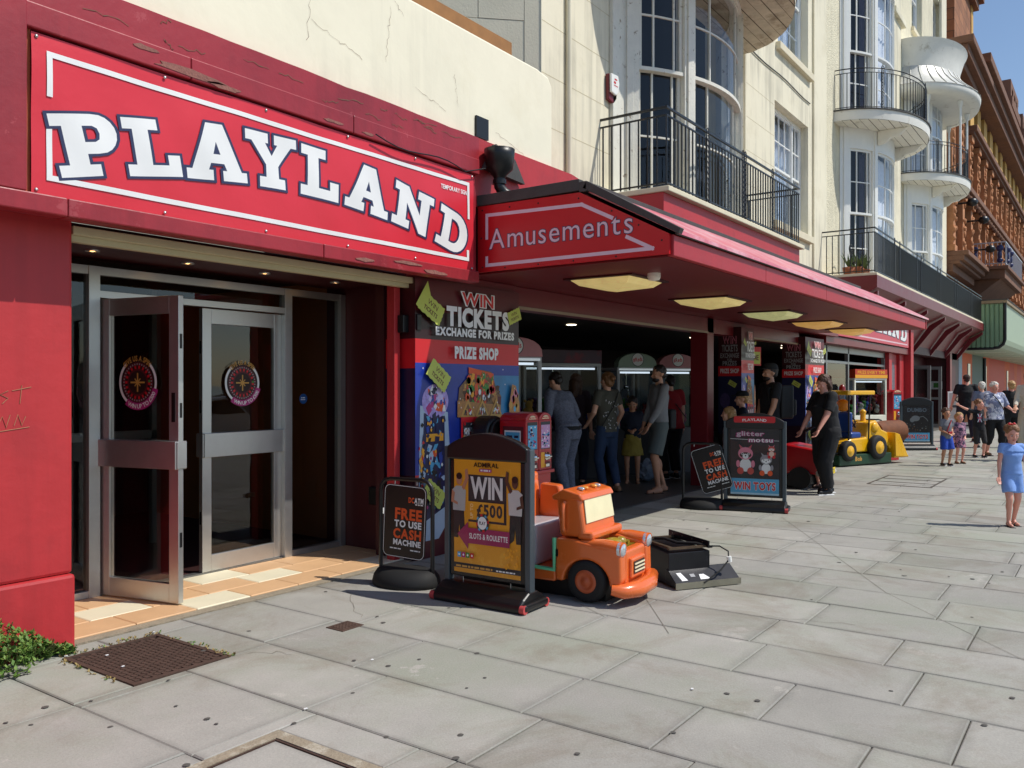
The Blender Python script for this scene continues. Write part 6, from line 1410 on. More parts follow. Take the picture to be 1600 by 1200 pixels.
def crane(label, loc, rz, w_, d_, h_, sign, head, arch_=True, toys=60, seed=1, pale=False, mach=None):
    t = thing('prize_crane_machine', label, 'arcade machine', loc, rz, 'glass prize machines in the arcade')
    fr = mach or mat('pale_cabinet', (170, 172, 174), .4)
    M().box(-w_/2, w_/2, 0, d_, 0, .78).build('cabinet', mat('cabinet_lower', (52, 50, 54), .5) if not pale else fr, t, bevel=.01)
    m = M()
    for sx in (-1, 1):
        for y in (0, d_-.05): m.box(sx*w_/2-(.05 if sx > 0 else 0), sx*w_/2+(.05 if sx < 0 else 0), y, y+.05, .78, h_)
    m.box(-w_/2, w_/2, 0, d_, h_, h_+.05); m.build('corner_frame', fr, t, bevel=.006)
    g_ = glassmat('cabinet_glass', (220, 225, 225), opacity=.0, ior=1.22); M().box(-w_/2+.05, w_/2-.05, .012, .018, .79, h_-.0).box(-w_/2+.012, -w_/2+.018, .05, d_-.05, .79, h_).build('glass_pane', g_, t)
    M().box(-w_/2+.02, w_/2-.02, d_-.04, d_-.02, .79, h_-.01).build('back_board', mat('crane_back', (110, 112, 120), .6, var=.4, vs=5), t); M().box(-w_/2+.08, w_/2-.08, .07, .10, h_-.05, h_-.02).build('cabinet_tube', mat('cabinet_tube_light', (235, 240, 255), emit=1.5), t)
    if arch_:
        m = M(); n = 12; pts = [(-w_/2, 0, h_+.05)]+[(-w_/2*math.cos(math.pi*j/n), 0, h_+.05+.24*math.sin(math.pi*j/n)**.7) for j in range(1, n)]+[(w_/2, 0, h_+.05)]
        m.ext([(x, -.03, z) for x, y, z in pts], (0, .16, 0)); hd = m.build('arched_header', head, t, bevel=.008)
        p = Print(); p.circ(0, .13, .115, black); p.circ(0, .13, .105, white); p.text('#Reds', 0, .10, .065, redp, 'b', fit=.175, rot=6); p.build('header_logo', hd, mxl(0, -.031, h_+.05))
        M().box(-w_/2+.03, w_/2-.03, -.02, -.0, h_-.0, h_+.03).build('header_lamp', mat('cool_tube', (210, 220, 225), emit=.35), t)
    else:
        hd = M().box(-w_/2, w_/2, -.02, d_-.1, h_+.051, h_+.26).build('flat_header', head, t, bevel=.006)
        if sign:
            p = Print(); p.rect(0, .0, w_, .08, yellowp); p.text(sign, w_/2, .105, .07, yellowp, 'b', fit=w_*.85); p.build('header_lettering', hd, mxl(-w_/2, -.021, h_+.05))
    rs = random.Random(seed); cols = [(160, 40, 50), (60, 90, 170), (200, 190, 180), (190, 140, 60), (80, 140, 70), (150, 80, 160), (90, 60, 45), (220, 120, 150)]
    tb = M(); ms = [mat('soft_toy_%s' % n_, c_, .9, var=.2, vs=20) for n_, c_ in zip(('red', 'blue', 'white', 'amber', 'green', 'purple', 'brown', 'pink'), cols)]
    for i in range(toys):
        x, y, z, r = rs.uniform(-w_/2+.1, w_/2-.1), rs.uniform(.1, d_-.12), .82+rs.random()**1.4*.35, rs.uniform(.045, .08); c_ = rs.randrange(8)
        tb.ball((x, y, z), (r, r*.9, r*1.1), 8, c_); tb.ball((x, y-.02, z+r*1.3), r*.7, 8, c_)
        for s_ in (-1, 1): tb.ball((x+s_*r*.6, y-.01, z+r*1.9), r*.28, 6, c_)
    o_ = tb.build('soft_toys', ms, t); o_['kind'] = 'stuff'
    m = M(); m.tube([(0, d_/2, h_), (0, d_/2, h_-.25)], .01, 6); m.lathe([(0, .06), (.05, .05), (.05, 0), (0, 0)], 12, mx=Matrix.Translation((0, d_/2, h_-.31)))
    for a in range(3): q = R(120*a+30); m.tube([(.03*math.cos(q), d_/2+.03*math.sin(q), h_-.30), (.10*math.cos(q), d_/2+.10*math.sin(q), h_-.36), (.05*math.cos(q), d_/2+.05*math.sin(q), h_-.46)], .008, 5)
    m.build('claw', chrome, t)
    return t
green_h = mat('pale_green_header', (140, 160, 140), .4); pink_h = mat('pale_pink_header', (186, 120, 124), .4)
crane('wide glass prize machine full of soft toys with dark striped header', (11.3, 7.1, 0), R(-33), 1.35, .8, 1.80, None, mat('dark_striped_header', (66, 44, 60), .5, var=.3, vs=3, alt=(120, 30, 50), altscale=2), False, 90, 1)
crane('glass prize machine with green arched header behind the man in shorts', (12.75, 6.55, 0), R(-33), .74, .75, 1.75, None, green_h, True, 40, 2)
crane('glass prize machine with pink arched header behind the man in shorts', (13.42, 6.13, 0), R(-33), .74, .75, 1.75, None, pink_h, True, 40, 3)
crane('glass prize machine with pink arched header just inside the arcade beside the ticket poster', (8.35, 5.95, 0), R(-33), .74, .75, 1.80, None, pink_h, True, 50, 4)
crane('cream glass prize machine with red and yellow header under the second PLAYLAND sign', (21.5, 4.80, 0), R(-22), 1.25, .9, 1.62, 'PRIZE EVERY TIME', mat('orange_red_header', (190, 60, 30), .45), False, 60, 5, True, mat('cream_cabinet', (226, 224, 206), .4))
M().box(14.2, 15.9, 7.0, 7.4, .0, 1.9).build('back_machine', mat('dim_green_machine', (60, 80, 60), .5, var=.4, vs=5), arc)
p = Print(); p.rect(0, 0, .7, .34, redp); p.rect(.02, .03, .68, .25, ticketp); p.text('EVERY TIME', .35, .10, .09, maroonp, 'b', fit=.58); hs_ = p.build('hanging_print', None, frame((14.6, 5.6, 1.86), (.9, -.43, 0), (0, 0, 1))); tag(hs_, 'small yellow and red hanging sign between the two ticket columns', 'sign')

# ================================================================ SECOND BANNER
s2 = M().box(18.0, 25.7, 4.742, 4.778, 2.545, 3.42).build('second_banner', mat('faded_pink_red_banner', (200, 70, 84), .45, var=.05)); tag(s2, 'faded pinkish PLAYLAND sign half hidden behind the far end of the canopy', 'sign')
p = Print(.001, .0012); p.rect(.15, .06, 7.55, .095, mat('pale_pink_line', (226, 190, 196), .5)); p.rect(7.52, .095, 7.55, .82, mat('pale_pink_line', (226, 190, 196), .5)); p.rect(.15, .80, 7.52, .83, mat('pale_pink_line', (226, 190, 196), .5))
for wt, mm in (('T', navy), ('S', white)):
    for ch, cx, wd, lh_ in letters:
        X_ = (cx-2.125)/3.73*7.7; p.slab(ch, X_, .26-.04*(X_-3.85)**2*.25, .42, wd*2, math.degrees(math.atan(-.02*(X_-3.85))), mm, wt)
    p.z += .002
p.build('banner_lettering', s2, frame((18.0, 4.7415, 2.545), (1, 0, 0), (0, 0, 1)))

# ================================================================ YELLOW TOY DIGGER (coin ride)
yl = mat('glossy_yellow_fibreglass', (236, 178, 18), .28, coat=.5, var=.05); dgn = mat('dark_green_base', (20, 60, 38), .4)
dg_ = thing('coin_ride_digger', 'yellow coin operated toy digger with canopy roof, blue seat and front bucket', 'coin ride', (17.0, 4.0, 0), R(-24))
# local +x = towards the bucket (right in the picture)
M().box(-.95, .55, -.30, .30, .02, .22).build('ride_base', dgn, dg_, bevel=.02)
p = Print(); p.text('Bob', 0, 0, .075, goldp, 'k'); p.build('base_lettering', dg_, frame((-.42, -.302, .10), (1, 0, 0), (0, 0, 1)))
m = M(); m.ext([(-.80, -.24, .25), (-.80, -.24, .42), (-.55, -.24, .50), (-.12, -.24, .52), (-.05, -.24, .80), (.18, -.24, .84), (.34, -.24, .66), (.52, -.24, .60), (.56, -.24, .36), (.40, -.24, .25)], (0, .48, 0)); m.build('chassis', yl, dg_, bevel=.03, seg=3)
m = M(); m.ball((.12, -.245, .70), (.10, .05, .10), 16); m.ball((.2, .25, .72), (.09, .05, .09), 16); m.build('side_lamp', yl, dg_)
m = M(); m.tube([(.10, 0, .82), (.10, 0, .98)], .05, 12); m.ball((.10, 0, .99), (.06, .06, .05), 12); m.build('exhaust', yl, dg_)
for (x, y, r) in ((.12, -.29, .23), (.12, .29, .23), (-.72, -.29, .19), (-.72, .29, .19)):
    s_ = -1 if y < 0 else 1
    k = M().lathe([(0, -.07), (r*.7, -.07), (r*.93, -.065), (r, -.03), (r, .03), (r*.93, .065), (r*.7, .07), (0, .07)], 26).build('wheel', rubber, dg_, loc=(x, y, r+.10), rot=(R(90), 0, 0))
    M().lathe([(0, .085), (r*.2, .085), (r*.25, .075), (r*.5, .074), (r*.58, .06)], 24).build('hubcap', yl, k, rot=(0, 0 if s_ < 0 else R(180), 0))
m = M(); m.ext([(.62, -.34, .14), (1.02, -.34, .12), (.98, -.34, .16), (.74, -.34, .56), (.60, -.34, .60)], (0, .03, 0)); m.ext([(.62, .31, .14), (1.02, .31, .12), (.98, .31, .16), (.74, .31, .56), (.60, .31, .60)], (0, .03, 0)); m.ext([(.60, -.31, .60), (.63, -.31, .60), (.70, -.31, .17), (1.04, -.31, .13), (1.04, -.31, .11), (.62, -.31, .11)], (0, .62, 0)); m.build('front_bucket', yl, dg_, bevel=.01)
m = M(); m.tube([(.40, -.2, .50), (.55, -.2, .42), (.62, -.2, .3)], .035, 8); m.tube([(.40, .2, .50), (.55, .2, .42), (.62, .2, .3)], .035, 8); m.build('loader_arm', yl, dg_)
m = M(); m.box(-.50, -.20, -.20, .20, .50, .62); m.box(-.52, -.44, -.20, .20, .62, 1.0); m.build('blue_seat', mat('blue_fibreglass_seat', (30, 66, 140), .4), dg_, bevel=.04, seg=3)
m = M(); m.ball((-.48, 0, 1.12), (.10, .14, .12), 14); m.build('headrest', mat('orange_yellow_rest', (232, 140, 40), .35), dg_)
M().tube([(-.12, 0, .70), (-.22, 0, .80)], .015, 8).tube([(-.23+.0, .08*math.cos(R(a)), .80+.08*math.sin(R(a))) for a in range(0, 360, 30)], .012, 6, closed=True).build('steering_wheel', rubber, dg_)
for (x, y) in ((-.62, -.24), (-.62, .24), (-.06, -.24), (-.06, .24)): M().tube([(x, y, .48), (x+(.05 if x > -.3 else 0), y, 1.32)], .015, 8).build('roof_post', iron2, dg_)
M().box(-.72, .06, -.30, .30, 1.32, 1.40).build('canopy_roof', yl, dg_, bevel=.02, seg=3); m = M(); m.lathe([(.06, 0), (.06, .05), (.04, .10), (0, .12)], 14); m.build('beacon', mat('dark_red_beacon', (120, 20, 16), .3), dg_, loc=(-.5, 0, 1.40))
lg = thing('wooden_log_prop', 'brown wooden log lying behind the yellow digger bucket', 'log', (18.05, 3.72, .58), R(-24))
m = M(); m.tube([(-.40, 0, 0), (-.1, 0, .01), (.36, 0, 0)], [.20, .21, .22], 18); m.build('log_bark', mat('log_bark', (112, 66, 38), .8, var=.3, vs=10, bump=.5, bs=20), lg); M().cyl((.361, 0, 0), (.368, 0, 0), .185, n=18).build('cut_end', mat('cut_timber', (170, 112, 70), .7, var=.2, vs=20), lg); M().box(-.3, .25, -.08, .08, -.57, -.17).build('log_stand', redbox, lg)

# ================================================================ RED TOY VAN (coin ride)
rv = thing('coin_ride_van', 'small red coin operated toy van with yellow number plate', 'coin ride', (12.66, 4.02, .0), R(0))
M().box(-.30, .30, -.35, .55, .02, .16).build('ride_base', black, rv, bevel=.02)
m = M(); m.ext([(-.31, -.55, .22), (-.31, -.57, .52), (-.31, -.50, .58), (-.31, -.12, .64), (-.31, .0, .64), (-.31, .0, .36), (-.31, .55, .36), (-.31, .55, .95), (-.31, .72, .95), (-.31, .72, .2)], (.62, 0, 0)); m.build('body', redbox, rv, bevel=.04, seg=3)
M().box(-.26, .26, -.60, -.571, .30, .50).build('front_grille', mat('silver_grille', (190, 190, 192), .3, metal=.5), rv)
p = Print(); 
for k in range(9): p.rect(-.16+.036*k, .06, -.145+.036*k, .16, dgreyp, True)
p.build('grille_slots', rv, mxl(0, -.6005, .30))
M().tube([(-.33, -.56, .24), (-.2, -.63, .24), (.2, -.63, .24), (.33, -.56, .24)], .045, 10).build('bumper', mat('pale_grey_bumper', (186, 186, 182), .4), rv)
p = Print(); p.rect(-.12, -.04, .12, .05, mat('yellow_plate', (236, 204, 40), .4)); p.text('PAT 1', 0, -.022, .05, black, 'k', fit=.2); p.build('number_plate', rv, mxl(0, -.676, .26))
for s_ in (-1, 1): M().ball((s_*.24, -.595, .40), (.055, .02, .055), 12).build('headlight', mat('clear_headlight', (205, 210, 215), .1, metal=.6), rv)
for (x, y) in ((-.31, -.3), (.31, -.3), (-.31, .45), (.31, .45)): M().cyl((x-.05, y, .16), (x+.05, y, .16), .16, n=20).build('wheel', rubber, rv)
m = M(); m.box(-.28, .28, .1, .3, .36, .48); m.build('seat', black, rv, bevel=.03)
# white framed poster board beyond the children
pb = thing('poster_board', 'white framed food poster board standing outside the green canopy arcade', 'sign', (27.3, 3.55, 0), R(-58))
M().box(-.48, .48, -.02, .02, .22, 1.32).build('board_frame', sash2, pb, bevel=.006)
p = Print(); p.rect(-.44, .26, .44, 1.28, mat('pale_poster', (178, 170, 164), .5)); p.circ(0, 1.1, .30, mat('poster_ring', (70, 50, 44), .5), ry=.12); p.circ(0, 1.1, .25, mat('poster_cream', (206, 190, 160), .5), ry=.09); p.rect(-.36, .86, .36, .93, dgreyp); p.circ(0, .60, .32, mat('burger_brown', (150, 92, 56), .6, var=.3, vs=9), ry=.16); p.rect(-.2, .32, .2, .37, black); p.build('board_print', pb, mxl(0, -.021, 0))
M().box(-.5, .5, -.25, .25, .0, .10).box(-.45, -.40, -.02, .02, .10, .22).box(.40, .45, -.02, .02, .10, .22).build('board_base', plasticblk, pb, bevel=.02)
# clear bag on the arcade floor
cb = thing('clear_plastic_bag', 'crumpled clear plastic bag on the floor behind the man in shorts', 'bag', (11.9, 5.95, .005)); m = M(); rs = random.Random(4); vs = []
bm0 = bmesh.new(); bmesh.ops.create_icosphere(bm0, subdivisions=3, radius=1)
for v in bm0.verts: k = 1+rs.uniform(-.12, .12); v.co = Vector((v.co.x*.18*k, v.co.y*.15*k, (v.co.z+1)*.17*k))
me = bpy.data.meshes.new('bag_film'); bm0.to_mesh(me); bm0.free(); me.materials.append(mat('bag_film', (110, 120, 132), .25, var=.3, vs=12)); o = bpy.data.objects.new('bag_film', me); link(o, cb)
# ================================================================ PEOPLE
wrk = bpy.data.textures.new('cloth_wrinkle', 'CLOUDS'); wrk.noise_scale = .10; wrk.noise_depth = 2
hrk = bpy.data.textures.new('hair_lumps', 'CLOUDS'); hrk.noise_scale = .03
def skinm(n, c): return mat('skin_'+n, c, .5, var=.05, vs=20)
S1 = skinm('fair', (222, 168, 140)); S2 = skinm('tanned', (192, 138, 108)); S3 = skinm('pink', (226, 160, 138))
def cloth(n, c, **k): return mat('cloth_'+n, c, .85, bump=.25, bs=220, bdist=.003, objspace=True, **{'var': .08, 'vs': 10, **k})
class B:
    """closed primitives joined by a voxel remesh into one continuous surface"""
    def __init__(s): s.m = M()
    def cone(s, a, b, ra, rb, ca=1, cb=1, n=14):
        a, b = Vector(a), Vector(b); t = (b-a); L = t.length; t = t/L if L else Vector((0, 0, 1)); prof = []
        if ca: prof += [(-ra*math.cos(R(q)), ra*math.sin(R(q))) for q in (0, 30, 60)]
        else: prof += [(0, .0)]
        prof += [(0, ra), (L, rb)]
        if cb: prof += [(L+rb*math.cos(R(q)), rb*math.sin(R(q))) for q in (60, 30, 0)]
        else: prof += [(L, 0)]
        q = t.to_track_quat('Z', 'Y').to_matrix().to_4x4(); q.translation = a
        s.m.lathe([(r, z) for z, r in prof], n, mx=q); return s
    def ell(s, c, r, rot=None, n=16):
        q = Matrix.Translation(Vector(c)) @ (rot.to_4x4() if rot else Matrix()); s.m.ball((0, 0, 0), r, n, mx=q); return s
    def efr(s, rings, rot=None, n=20, org=(0, 0, 0)):
        """stack of ellipses (x,y,z,rx,ry), flat ends"""
        vs = []; 
        for (x, y, z, rx, ry) in rings:
            for k in range(n): q = 2*math.pi*k/n; vs.append((x+rx*math.cos(q), y+ry*math.sin(q), z))
        if rot: vs = [tuple(rot @ (Vector(v)-Vector(org))+Vector(org)) for v in vs]
        fs = [(j*n+k, j*n+(k+1) % n, (j+1)*n+(k+1) % n, (j+1)*n+k) for j in range(len(rings)-1) for k in range(n)]
        fs += [tuple(range(n))[::-1], tuple(range((len(rings)-1)*n, len(rings)*n))]
        if rings[0][2] > rings[-1][2]: fs = [f[::-1] for f in fs]
        s.m.add(vs, fs, 0, True); return s
    def build(s, name, m, parent, vox=.011, smooth=4, wr=0, tex=None, fac=.5):
        o = s.m.build(name, m, parent)
        md = o.modifiers.new('r', 'REMESH'); md.mode = 'VOXEL'; md.voxel_size = vox; md.use_smooth_shade = True
        if smooth: sm = o.modifiers.new('s', 'SMOOTH'); sm.factor = fac; sm.iterations = smooth
        if wr: d = o.modifiers.new('d', 'DISPLACE'); d.texture = tex or wrk; d.strength = wr; d.mid_level = .5
        return o
def ik(a, c, l1, l2, pole):
    a, c, pole = Vector(a), Vector(c), Vector(pole); d = c-a; L = min(d.length, (l1+l2)*.995); u = d.normalized(); c = a+u*L
    x = (l1*l1-l2*l2+L*L)/(2*L); h = math.sqrt(max(0, l1*l1-x*x)); p = (pole-u*pole.dot(u)).normalized()
    return a+u*x+p*h, c
def person(label, loc, az, H, top, legs, group='people outside and inside the arcade', g=1., head=1., lean=0, side=0, hyaw=0, hpitch=0, lh=None, rh=None, lf=(.06, 0), rf=(-.06, 0), skin=S1,
           hair=None, hstyle='short', sleeve=.6, hem=.0, leglen=1., shoe=None, skirt=None, cap=None, vox=.012, face=False, beard=False, sandals=False, fem=False, flare=0., fingers=True):
    t = thing('person', label, 'person', (*loc, .006), R(az+90), group)
    k = H; P_ = Vector((0, 0, .525*k)); rot = Matrix.Rotation(R(lean), 3, 'X') @ Matrix.Rotation(R(side), 3, 'Y')
    W = lambda x, y, z: P_+rot @ Vector((x*k, y*k, z*k))
    sw_ = (.092 if fem else .104)*(1+.25*(g-1)); sh = {1: W(sw_, 0, .285), -1: W(-sw_, 0, .285)}; N = W(0, .005, .30)
    hr = Matrix.Rotation(R(hyaw), 3, 'Z') @ Matrix.Rotation(R(hpitch+lean*.6), 3, 'X'); hs = head
    Hc = N+Vector((0, 0, 0))+ (Matrix.Rotation(R(lean*.6), 3, 'X') @ Vector((0, -.012*k, .030*k+.062*k*hs)))
    hp = lambda x, y, z: Hc+hr @ Vector((x*k*hs, y*k*hs, z*k*hs))
    hips = {1: Vector((.048*k*g, 0, .515*k)), -1: Vector((-.048*k*g, 0, .515*k))}
    ank, kn = {}, {}
    for s_, f_ in ((1, lf), (-1, rf)):
        fz = f_[2] if len(f_) > 2 else 0
        an = Vector((f_[0]*k, f_[1]*k+.015*k, .045*k+fz*k)); kn[s_], ank[s_] = ik(hips[s_], an, .245*k, .238*k, (s_*.15, -1, 0))
    el, wr_ = {}, {}
    for s_, h_ in ((1, lh), (-1, rh)):
        if h_ is None: h_ = (s_*(.135+.05*(g-1)), -.015, .465)
        el[s_], wr_[s_] = ik(sh[s_], Vector((h_[0]*k, h_[1]*k, h_[2]*k)), .165*k, .148*k, (s_*.5, .9, -.3))
    gy = g*1.02
    # ---- body
    b = B()
    b.efr([(0, 0, P_.z-.05*k, .075*k*g, .055*k*gy), (0, 0, P_.z, .093*k*g, .064*k*gy), (0, -.003*k, P_.z+.06*k, .082*k*g, .058*k*gy), (0, -.003*k, P_.z+.12*k, .078*k*g, .055*k*gy), (0, 0, P_.z+.20*k, .094*k*(1+.5*(g-1)), .062*k*gy), (0, .003*k, P_.z+.265*k, .085*k, .05*k), (0, .005*k, P_.z+.30*k, .045*k, .036*k)], rot, org=P_)
    b.cone(sh[1], sh[-1], .030*k, .030*k); b.cone(N-Vector((0, 0, .02*k)), Hc-Vector((0, 0, .03*k*hs)), .034*k, .030*k*max(1, hs*.9))
    for s_ in (1, -1):
        b.cone(hips[s_], kn[s_], .052*k*g, .033*k*g); b.cone(kn[s_], ank[s_], .032*k*g, .019*k*(1+.3*(g-1))); mid = kn[s_].lerp(ank[s_], .32)+Vector((0, .008*k, 0)); b.ell(mid, (.030*k*g, .031*k*g, .06*k))
        a_ = ank[s_]; foot = Vector((a_.x+s_*.008*k, a_.y-.085*k, a_.z-.033*k)); b.cone((a_.x, a_.y+.015*k, a_.z-.025*k), foot, .021*k, .016*k); b.cone(a_, (a_.x, a_.y-.03*k, a_.z-.02*k), .019*k, .02*k)
        b.cone(sh[s_], el[s_], .028*k*(1+.6*(g-1)), .022*k*(1+.4*(g-1))); b.cone(el[s_], wr_[s_], .022*k*(1+.4*(g-1)), .0145*k)
        d = (wr_[s_]-el[s_]).normalized(); sd = d.cross(Vector((0, 1, 0)) if abs(d.y) < .8 else Vector((0, 0, 1))).normalized(); pl = wr_[s_]+d*.032*k
        nn = d.cross(sd).normalized(); rm = Matrix((sd, nn, d)).transposed(); fr_ = max(.0046*k*(1.1 if k > 1.3 else 1.4), .0055)
        b.ell(pl, (.022*k, .011*k, .030*k), rm)
        if fingers:
            for i, (off, ln) in enumerate(((-.0165, .036), (-.0055, .042), (.0055, .040), (.0165, .031))):
                p0 = pl+sd*off*k*1.1+d*.018*k; p1 = p0+d*ln*.55*k+nn*.003*k; p2 = p1+(d*.8+nn*.6*(1)).normalized()*ln*.5*k; b.cone(p0, p1, fr_*1.05, fr_, n=8); b.cone(p1, p2, fr_, fr_*.85, n=8)
            tb = pl-sd*.02*k-d*.012*k; b.cone(tb, tb-sd*.012*k+d*.028*k+nn*.008*k, fr_*1.3, fr_, n=8)
    # head
    b.ell(hp(0, .006, .016), (.044*k*hs, .054*k*hs, .050*k*hs), hr); b.ell(hp(0, -.014, -.022), (.036*k*hs, .038*k*hs, .040*k*hs), hr); b.ell(hp(0, -.036, -.048), (.016*k*hs, .013*k*hs, .012*k*hs), hr)
    b.cone(hp(0, -.048, .006), hp(0, -.060, -.014), .005*k*hs, .0078*k*hs, n=8); b.ell(hp(0, -.042, .012), (.028*k*hs, .010*k*hs, .008*k*hs), hr)
    for s_ in (1, -1): b.ell(hp(s_*.044, .004, -.006), (.006*k*hs, .010*k*hs, .017*k*hs), hr); b.ell(hp(s_*.022, -.040, -.012), (.012*k*hs, .010*k*hs, .011*k*hs), hr)
    b.build('body', skin, t, vox=min(vox, .0085), smooth=3)
    if face:
        ew = mat('eye_white', (225, 220, 215), .2); ei = mat('eye_iris', (46, 34, 28), .15); lp = mat('lips', (176, 92, 84), .4)
        for s_ in (1, -1):
            M().ball((0, 0, 0), (.0075*k*hs, .003*k*hs, .0036*k*hs), 12, mx=Matrix.Translation(hp(s_*.0185, -.0475, .0015)) @ hr.to_4x4()).build('eye', ew, t)
            M().ball((0, 0, 0), (.0040*k*hs, .003*k*hs, .0044*k*hs), 10, mx=Matrix.Translation(hp(s_*.0185, -.0505, .0012)) @ hr.to_4x4()).build('iris', ei, t)
            M().tube([hp(s_*.009, -.0525, .0135), hp(s_*.018, -.0515, .0165), hp(s_*.028, -.0465, .0135)], .0014*k*hs, 6).build('eyebrow', hair or ei, t)
        M().tube([hp(-.013, -.0485, -.0325), hp(-.005, -.053, -.0335), hp(.005, -.053, -.0335), hp(.013, -.0485, -.0325)], [.0018*k*hs, .0036*k*hs, .0036*k*hs, .0018*k*hs], 8).build('mouth', lp, t)
    # ---- top
    e = .010 if k > 1.2 else .008
    if top is not None:
        c = B(); hz = P_.z-hem*k; fl = flare*k
        c.efr([(0, 0, hz, (.094*k+fl)*g+e, (.066*k+fl*.8)*gy+e), (0, 0, P_.z+.04*k, .088*k*g+e+fl*.4, .063*k*gy+e), (0, -.003*k, P_.z+.12*k, .082*k*g+e, .059*k*gy+e), (0, -.006*k if fem else 0, P_.z+.20*k, .097*k*(1+.55*(g-1))+e, (.070 if fem else .066)*k*gy+e), (0, .003*k, P_.z+.268*k, .086*k+e, .053*k+e), (0, .005*k, P_.z+.305*k, .048*k, .04*k)], rot, org=P_)
        c.cone(sh[1], sh[-1], .033*k+e*.6, .033*k+e*.6)
        if sleeve > 0:
            for s_ in (1, -1):
                rr = (.031*k*(1+.6*(g-1))+e)
                if sleeve <= 1: c.cone(sh[s_], sh[s_].lerp(el[s_], sleeve), rr, rr*.98, 1, 0)
                else: c.cone(sh[s_], el[s_], rr, .026*k*(1+.4*(g-1))+e*.7); c.cone(el[s_], el[s_].lerp(wr_[s_], sleeve-1), .025*k*(1+.4*(g-1))+e*.7, .018*k+e*.6, 1, 0)
        tp = c.build('top', top, t, vox=vox, smooth=3, wr=.016*min(1, k))
    # ---- legs
    if skirt is not None:
        c = B(); c.efr([(0, 0, P_.z-.20*k, .135*k*g, .11*k*g), (0, 0, P_.z-.08*k, .112*k*g, .085*k*g), (0, 0, P_.z+.07*k, .082*k*g+e, .06*k*g+e)]); c.build('skirt', skirt, t, vox=vox, smooth=2, wr=.03)
    if legs is not None:
        c = B(); c.efr([(0, 0, P_.z-(.075 if leglen > 1.4 else .05)*k, .085*k*g+e*.5, .06*k*gy+e*.5), (0, 0, P_.z-.02*k, .096*k*g+e*.6, .067*k*gy+e*.6), (0, 0, P_.z+.055*k, .084*k*g+e*.6, .06*k*gy+e*.6)])
        for s_ in (1, -1):
            w1 = 1.0 if leglen >= 1.5 else 1.12
            if leglen <= 1: c.cone(hips[s_], hips[s_].lerp(kn[s_], leglen), .055*k*g+e*.6, (.052*k*g*w1 if leglen < .95 else .040*k*g*w1)+e*.8, 1, 0)
            else: c.cone(hips[s_], kn[s_], .055*k*g+e*.6, .040*k*g+e*.7); c.cone(kn[s_], kn[s_].lerp(ank[s_], leglen-1), .040*k*g+e*.7, (.031 if leglen > 1.3 else .038)*k*g+e*.7, 1, 0); c.ell(kn[s_].lerp(ank[s_], .3)+Vector((0, .008*k, 0)), (.034*k*g+e*.5, .035*k*g+e*.6, .07*k)) if leglen > 1.4 else None
        c.build('trousers', legs, t, vox=vox, smooth=3, wr=.012)
    for s_ in (1, -1):
        a_ = ank[s_]
        if shoe is not None and not sandals:
            c = B(); c.cone((a_.x, a_.y+.016*k, a_.z-.022*k), (a_.x+s_*.008*k, a_.y-.088*k, a_.z-.027*k), .026*k, .021*k); c.cone((a_.x, a_.y, a_.z+.005*k), (a_.x, a_.y, a_.z-.02*k), .025*k, .026*k, 0, 1); c.build('shoe', shoe, t, vox=.008, smooth=2)
            M().box(a_.x-.026*k, a_.x+.030*k, a_.y-.112*k, a_.y+.042*k, a_.z-.0515*k, a_.z-.041*k).build('sole', white if shoe.name.endswith('trainer') else rubber, t, bevel=.008*k)
        elif sandals:
            M().box(a_.x-.024*k+s_*.004*k, a_.x+.026*k+s_*.004*k, a_.y-.112*k, a_.y+.04*k, a_.z-.0525*k, a_.z-.0445*k).build('sandal', shoe or rubber, t, bevel=.008*k)
            M().tube([(a_.x-.022*k, a_.y-.05*k, a_.z-.04*k), (a_.x, a_.y-.055*k, a_.z-.012*k), (a_.x+.026*k, a_.y-.05*k, a_.z-.04*k)], .005*k, 6).build('sandal_strap', shoe or rubber, t)
    # ---- hair and hats
    if hair is not None:
        c = B(); r_ = (.050*k*hs, .060*k*hs, .054*k*hs)
        if hstyle == 'short':
            c.ell(hp(0, .013, .026), (.0485*k*hs, .056*k*hs, .048*k*hs), hr); c.ell(hp(0, .03, -.004), (.040*k*hs, .036*k*hs, .036*k*hs), hr)
        elif hstyle == 'curly':
            rs_ = random.Random(int(H*1000)); c.ell(hp(0, .014, .026), (.049*k*hs, .056*k*hs, .048*k*hs), hr)
            for i in range(46):
                a = rs_.uniform(0, 6.28); q = rs_.uniform(-.15, 1.4); x, y, z = math.cos(a)*math.cos(q)*.047, math.sin(a)*math.cos(q)*.052+.016, math.sin(q)*.046+.026
                if y < -.018 and z < .038: continue
                c.ell(hp(x, y, z), (.012*k*hs,)*3)
        elif hstyle in ('long', 'bun', 'tail', 'bob'):
            c.ell(hp(0, .014, .026), (.051*k*hs, .058*k*hs, .050*k*hs), hr); c.ell(hp(0, .034, -.01), (.046*k*hs, .036*k*hs, .044*k*hs), hr)
            if hstyle == 'bun': c.ell(hp(0, .07, .02), (.026*k*hs,)*3)
            if hstyle == 'tail': c.cone(hp(0, .062, .03), hp(0, .09, -.01), .016*k*hs, .018*k*hs); c.cone(hp(0, .09, -.01), hp(0, .085, -.06), .018*k*hs, .007*k*hs)
            if hstyle in ('long', 'bob'):
                L_ = -.105 if hstyle == 'long' else -.05
                for s_ in (1, -1): c.cone(hp(s_*.040, .012, .0), hp(s_*.044, .02, L_), .022*k*hs, .016*k*hs)
                c.cone(hp(0, .04, -.01), hp(0, .045, L_-.01), .040*k*hs, .030*k*hs)
        c.build('hair', hair, t, vox=.007, smooth=2, wr=.014*k*hs, tex=hrk)
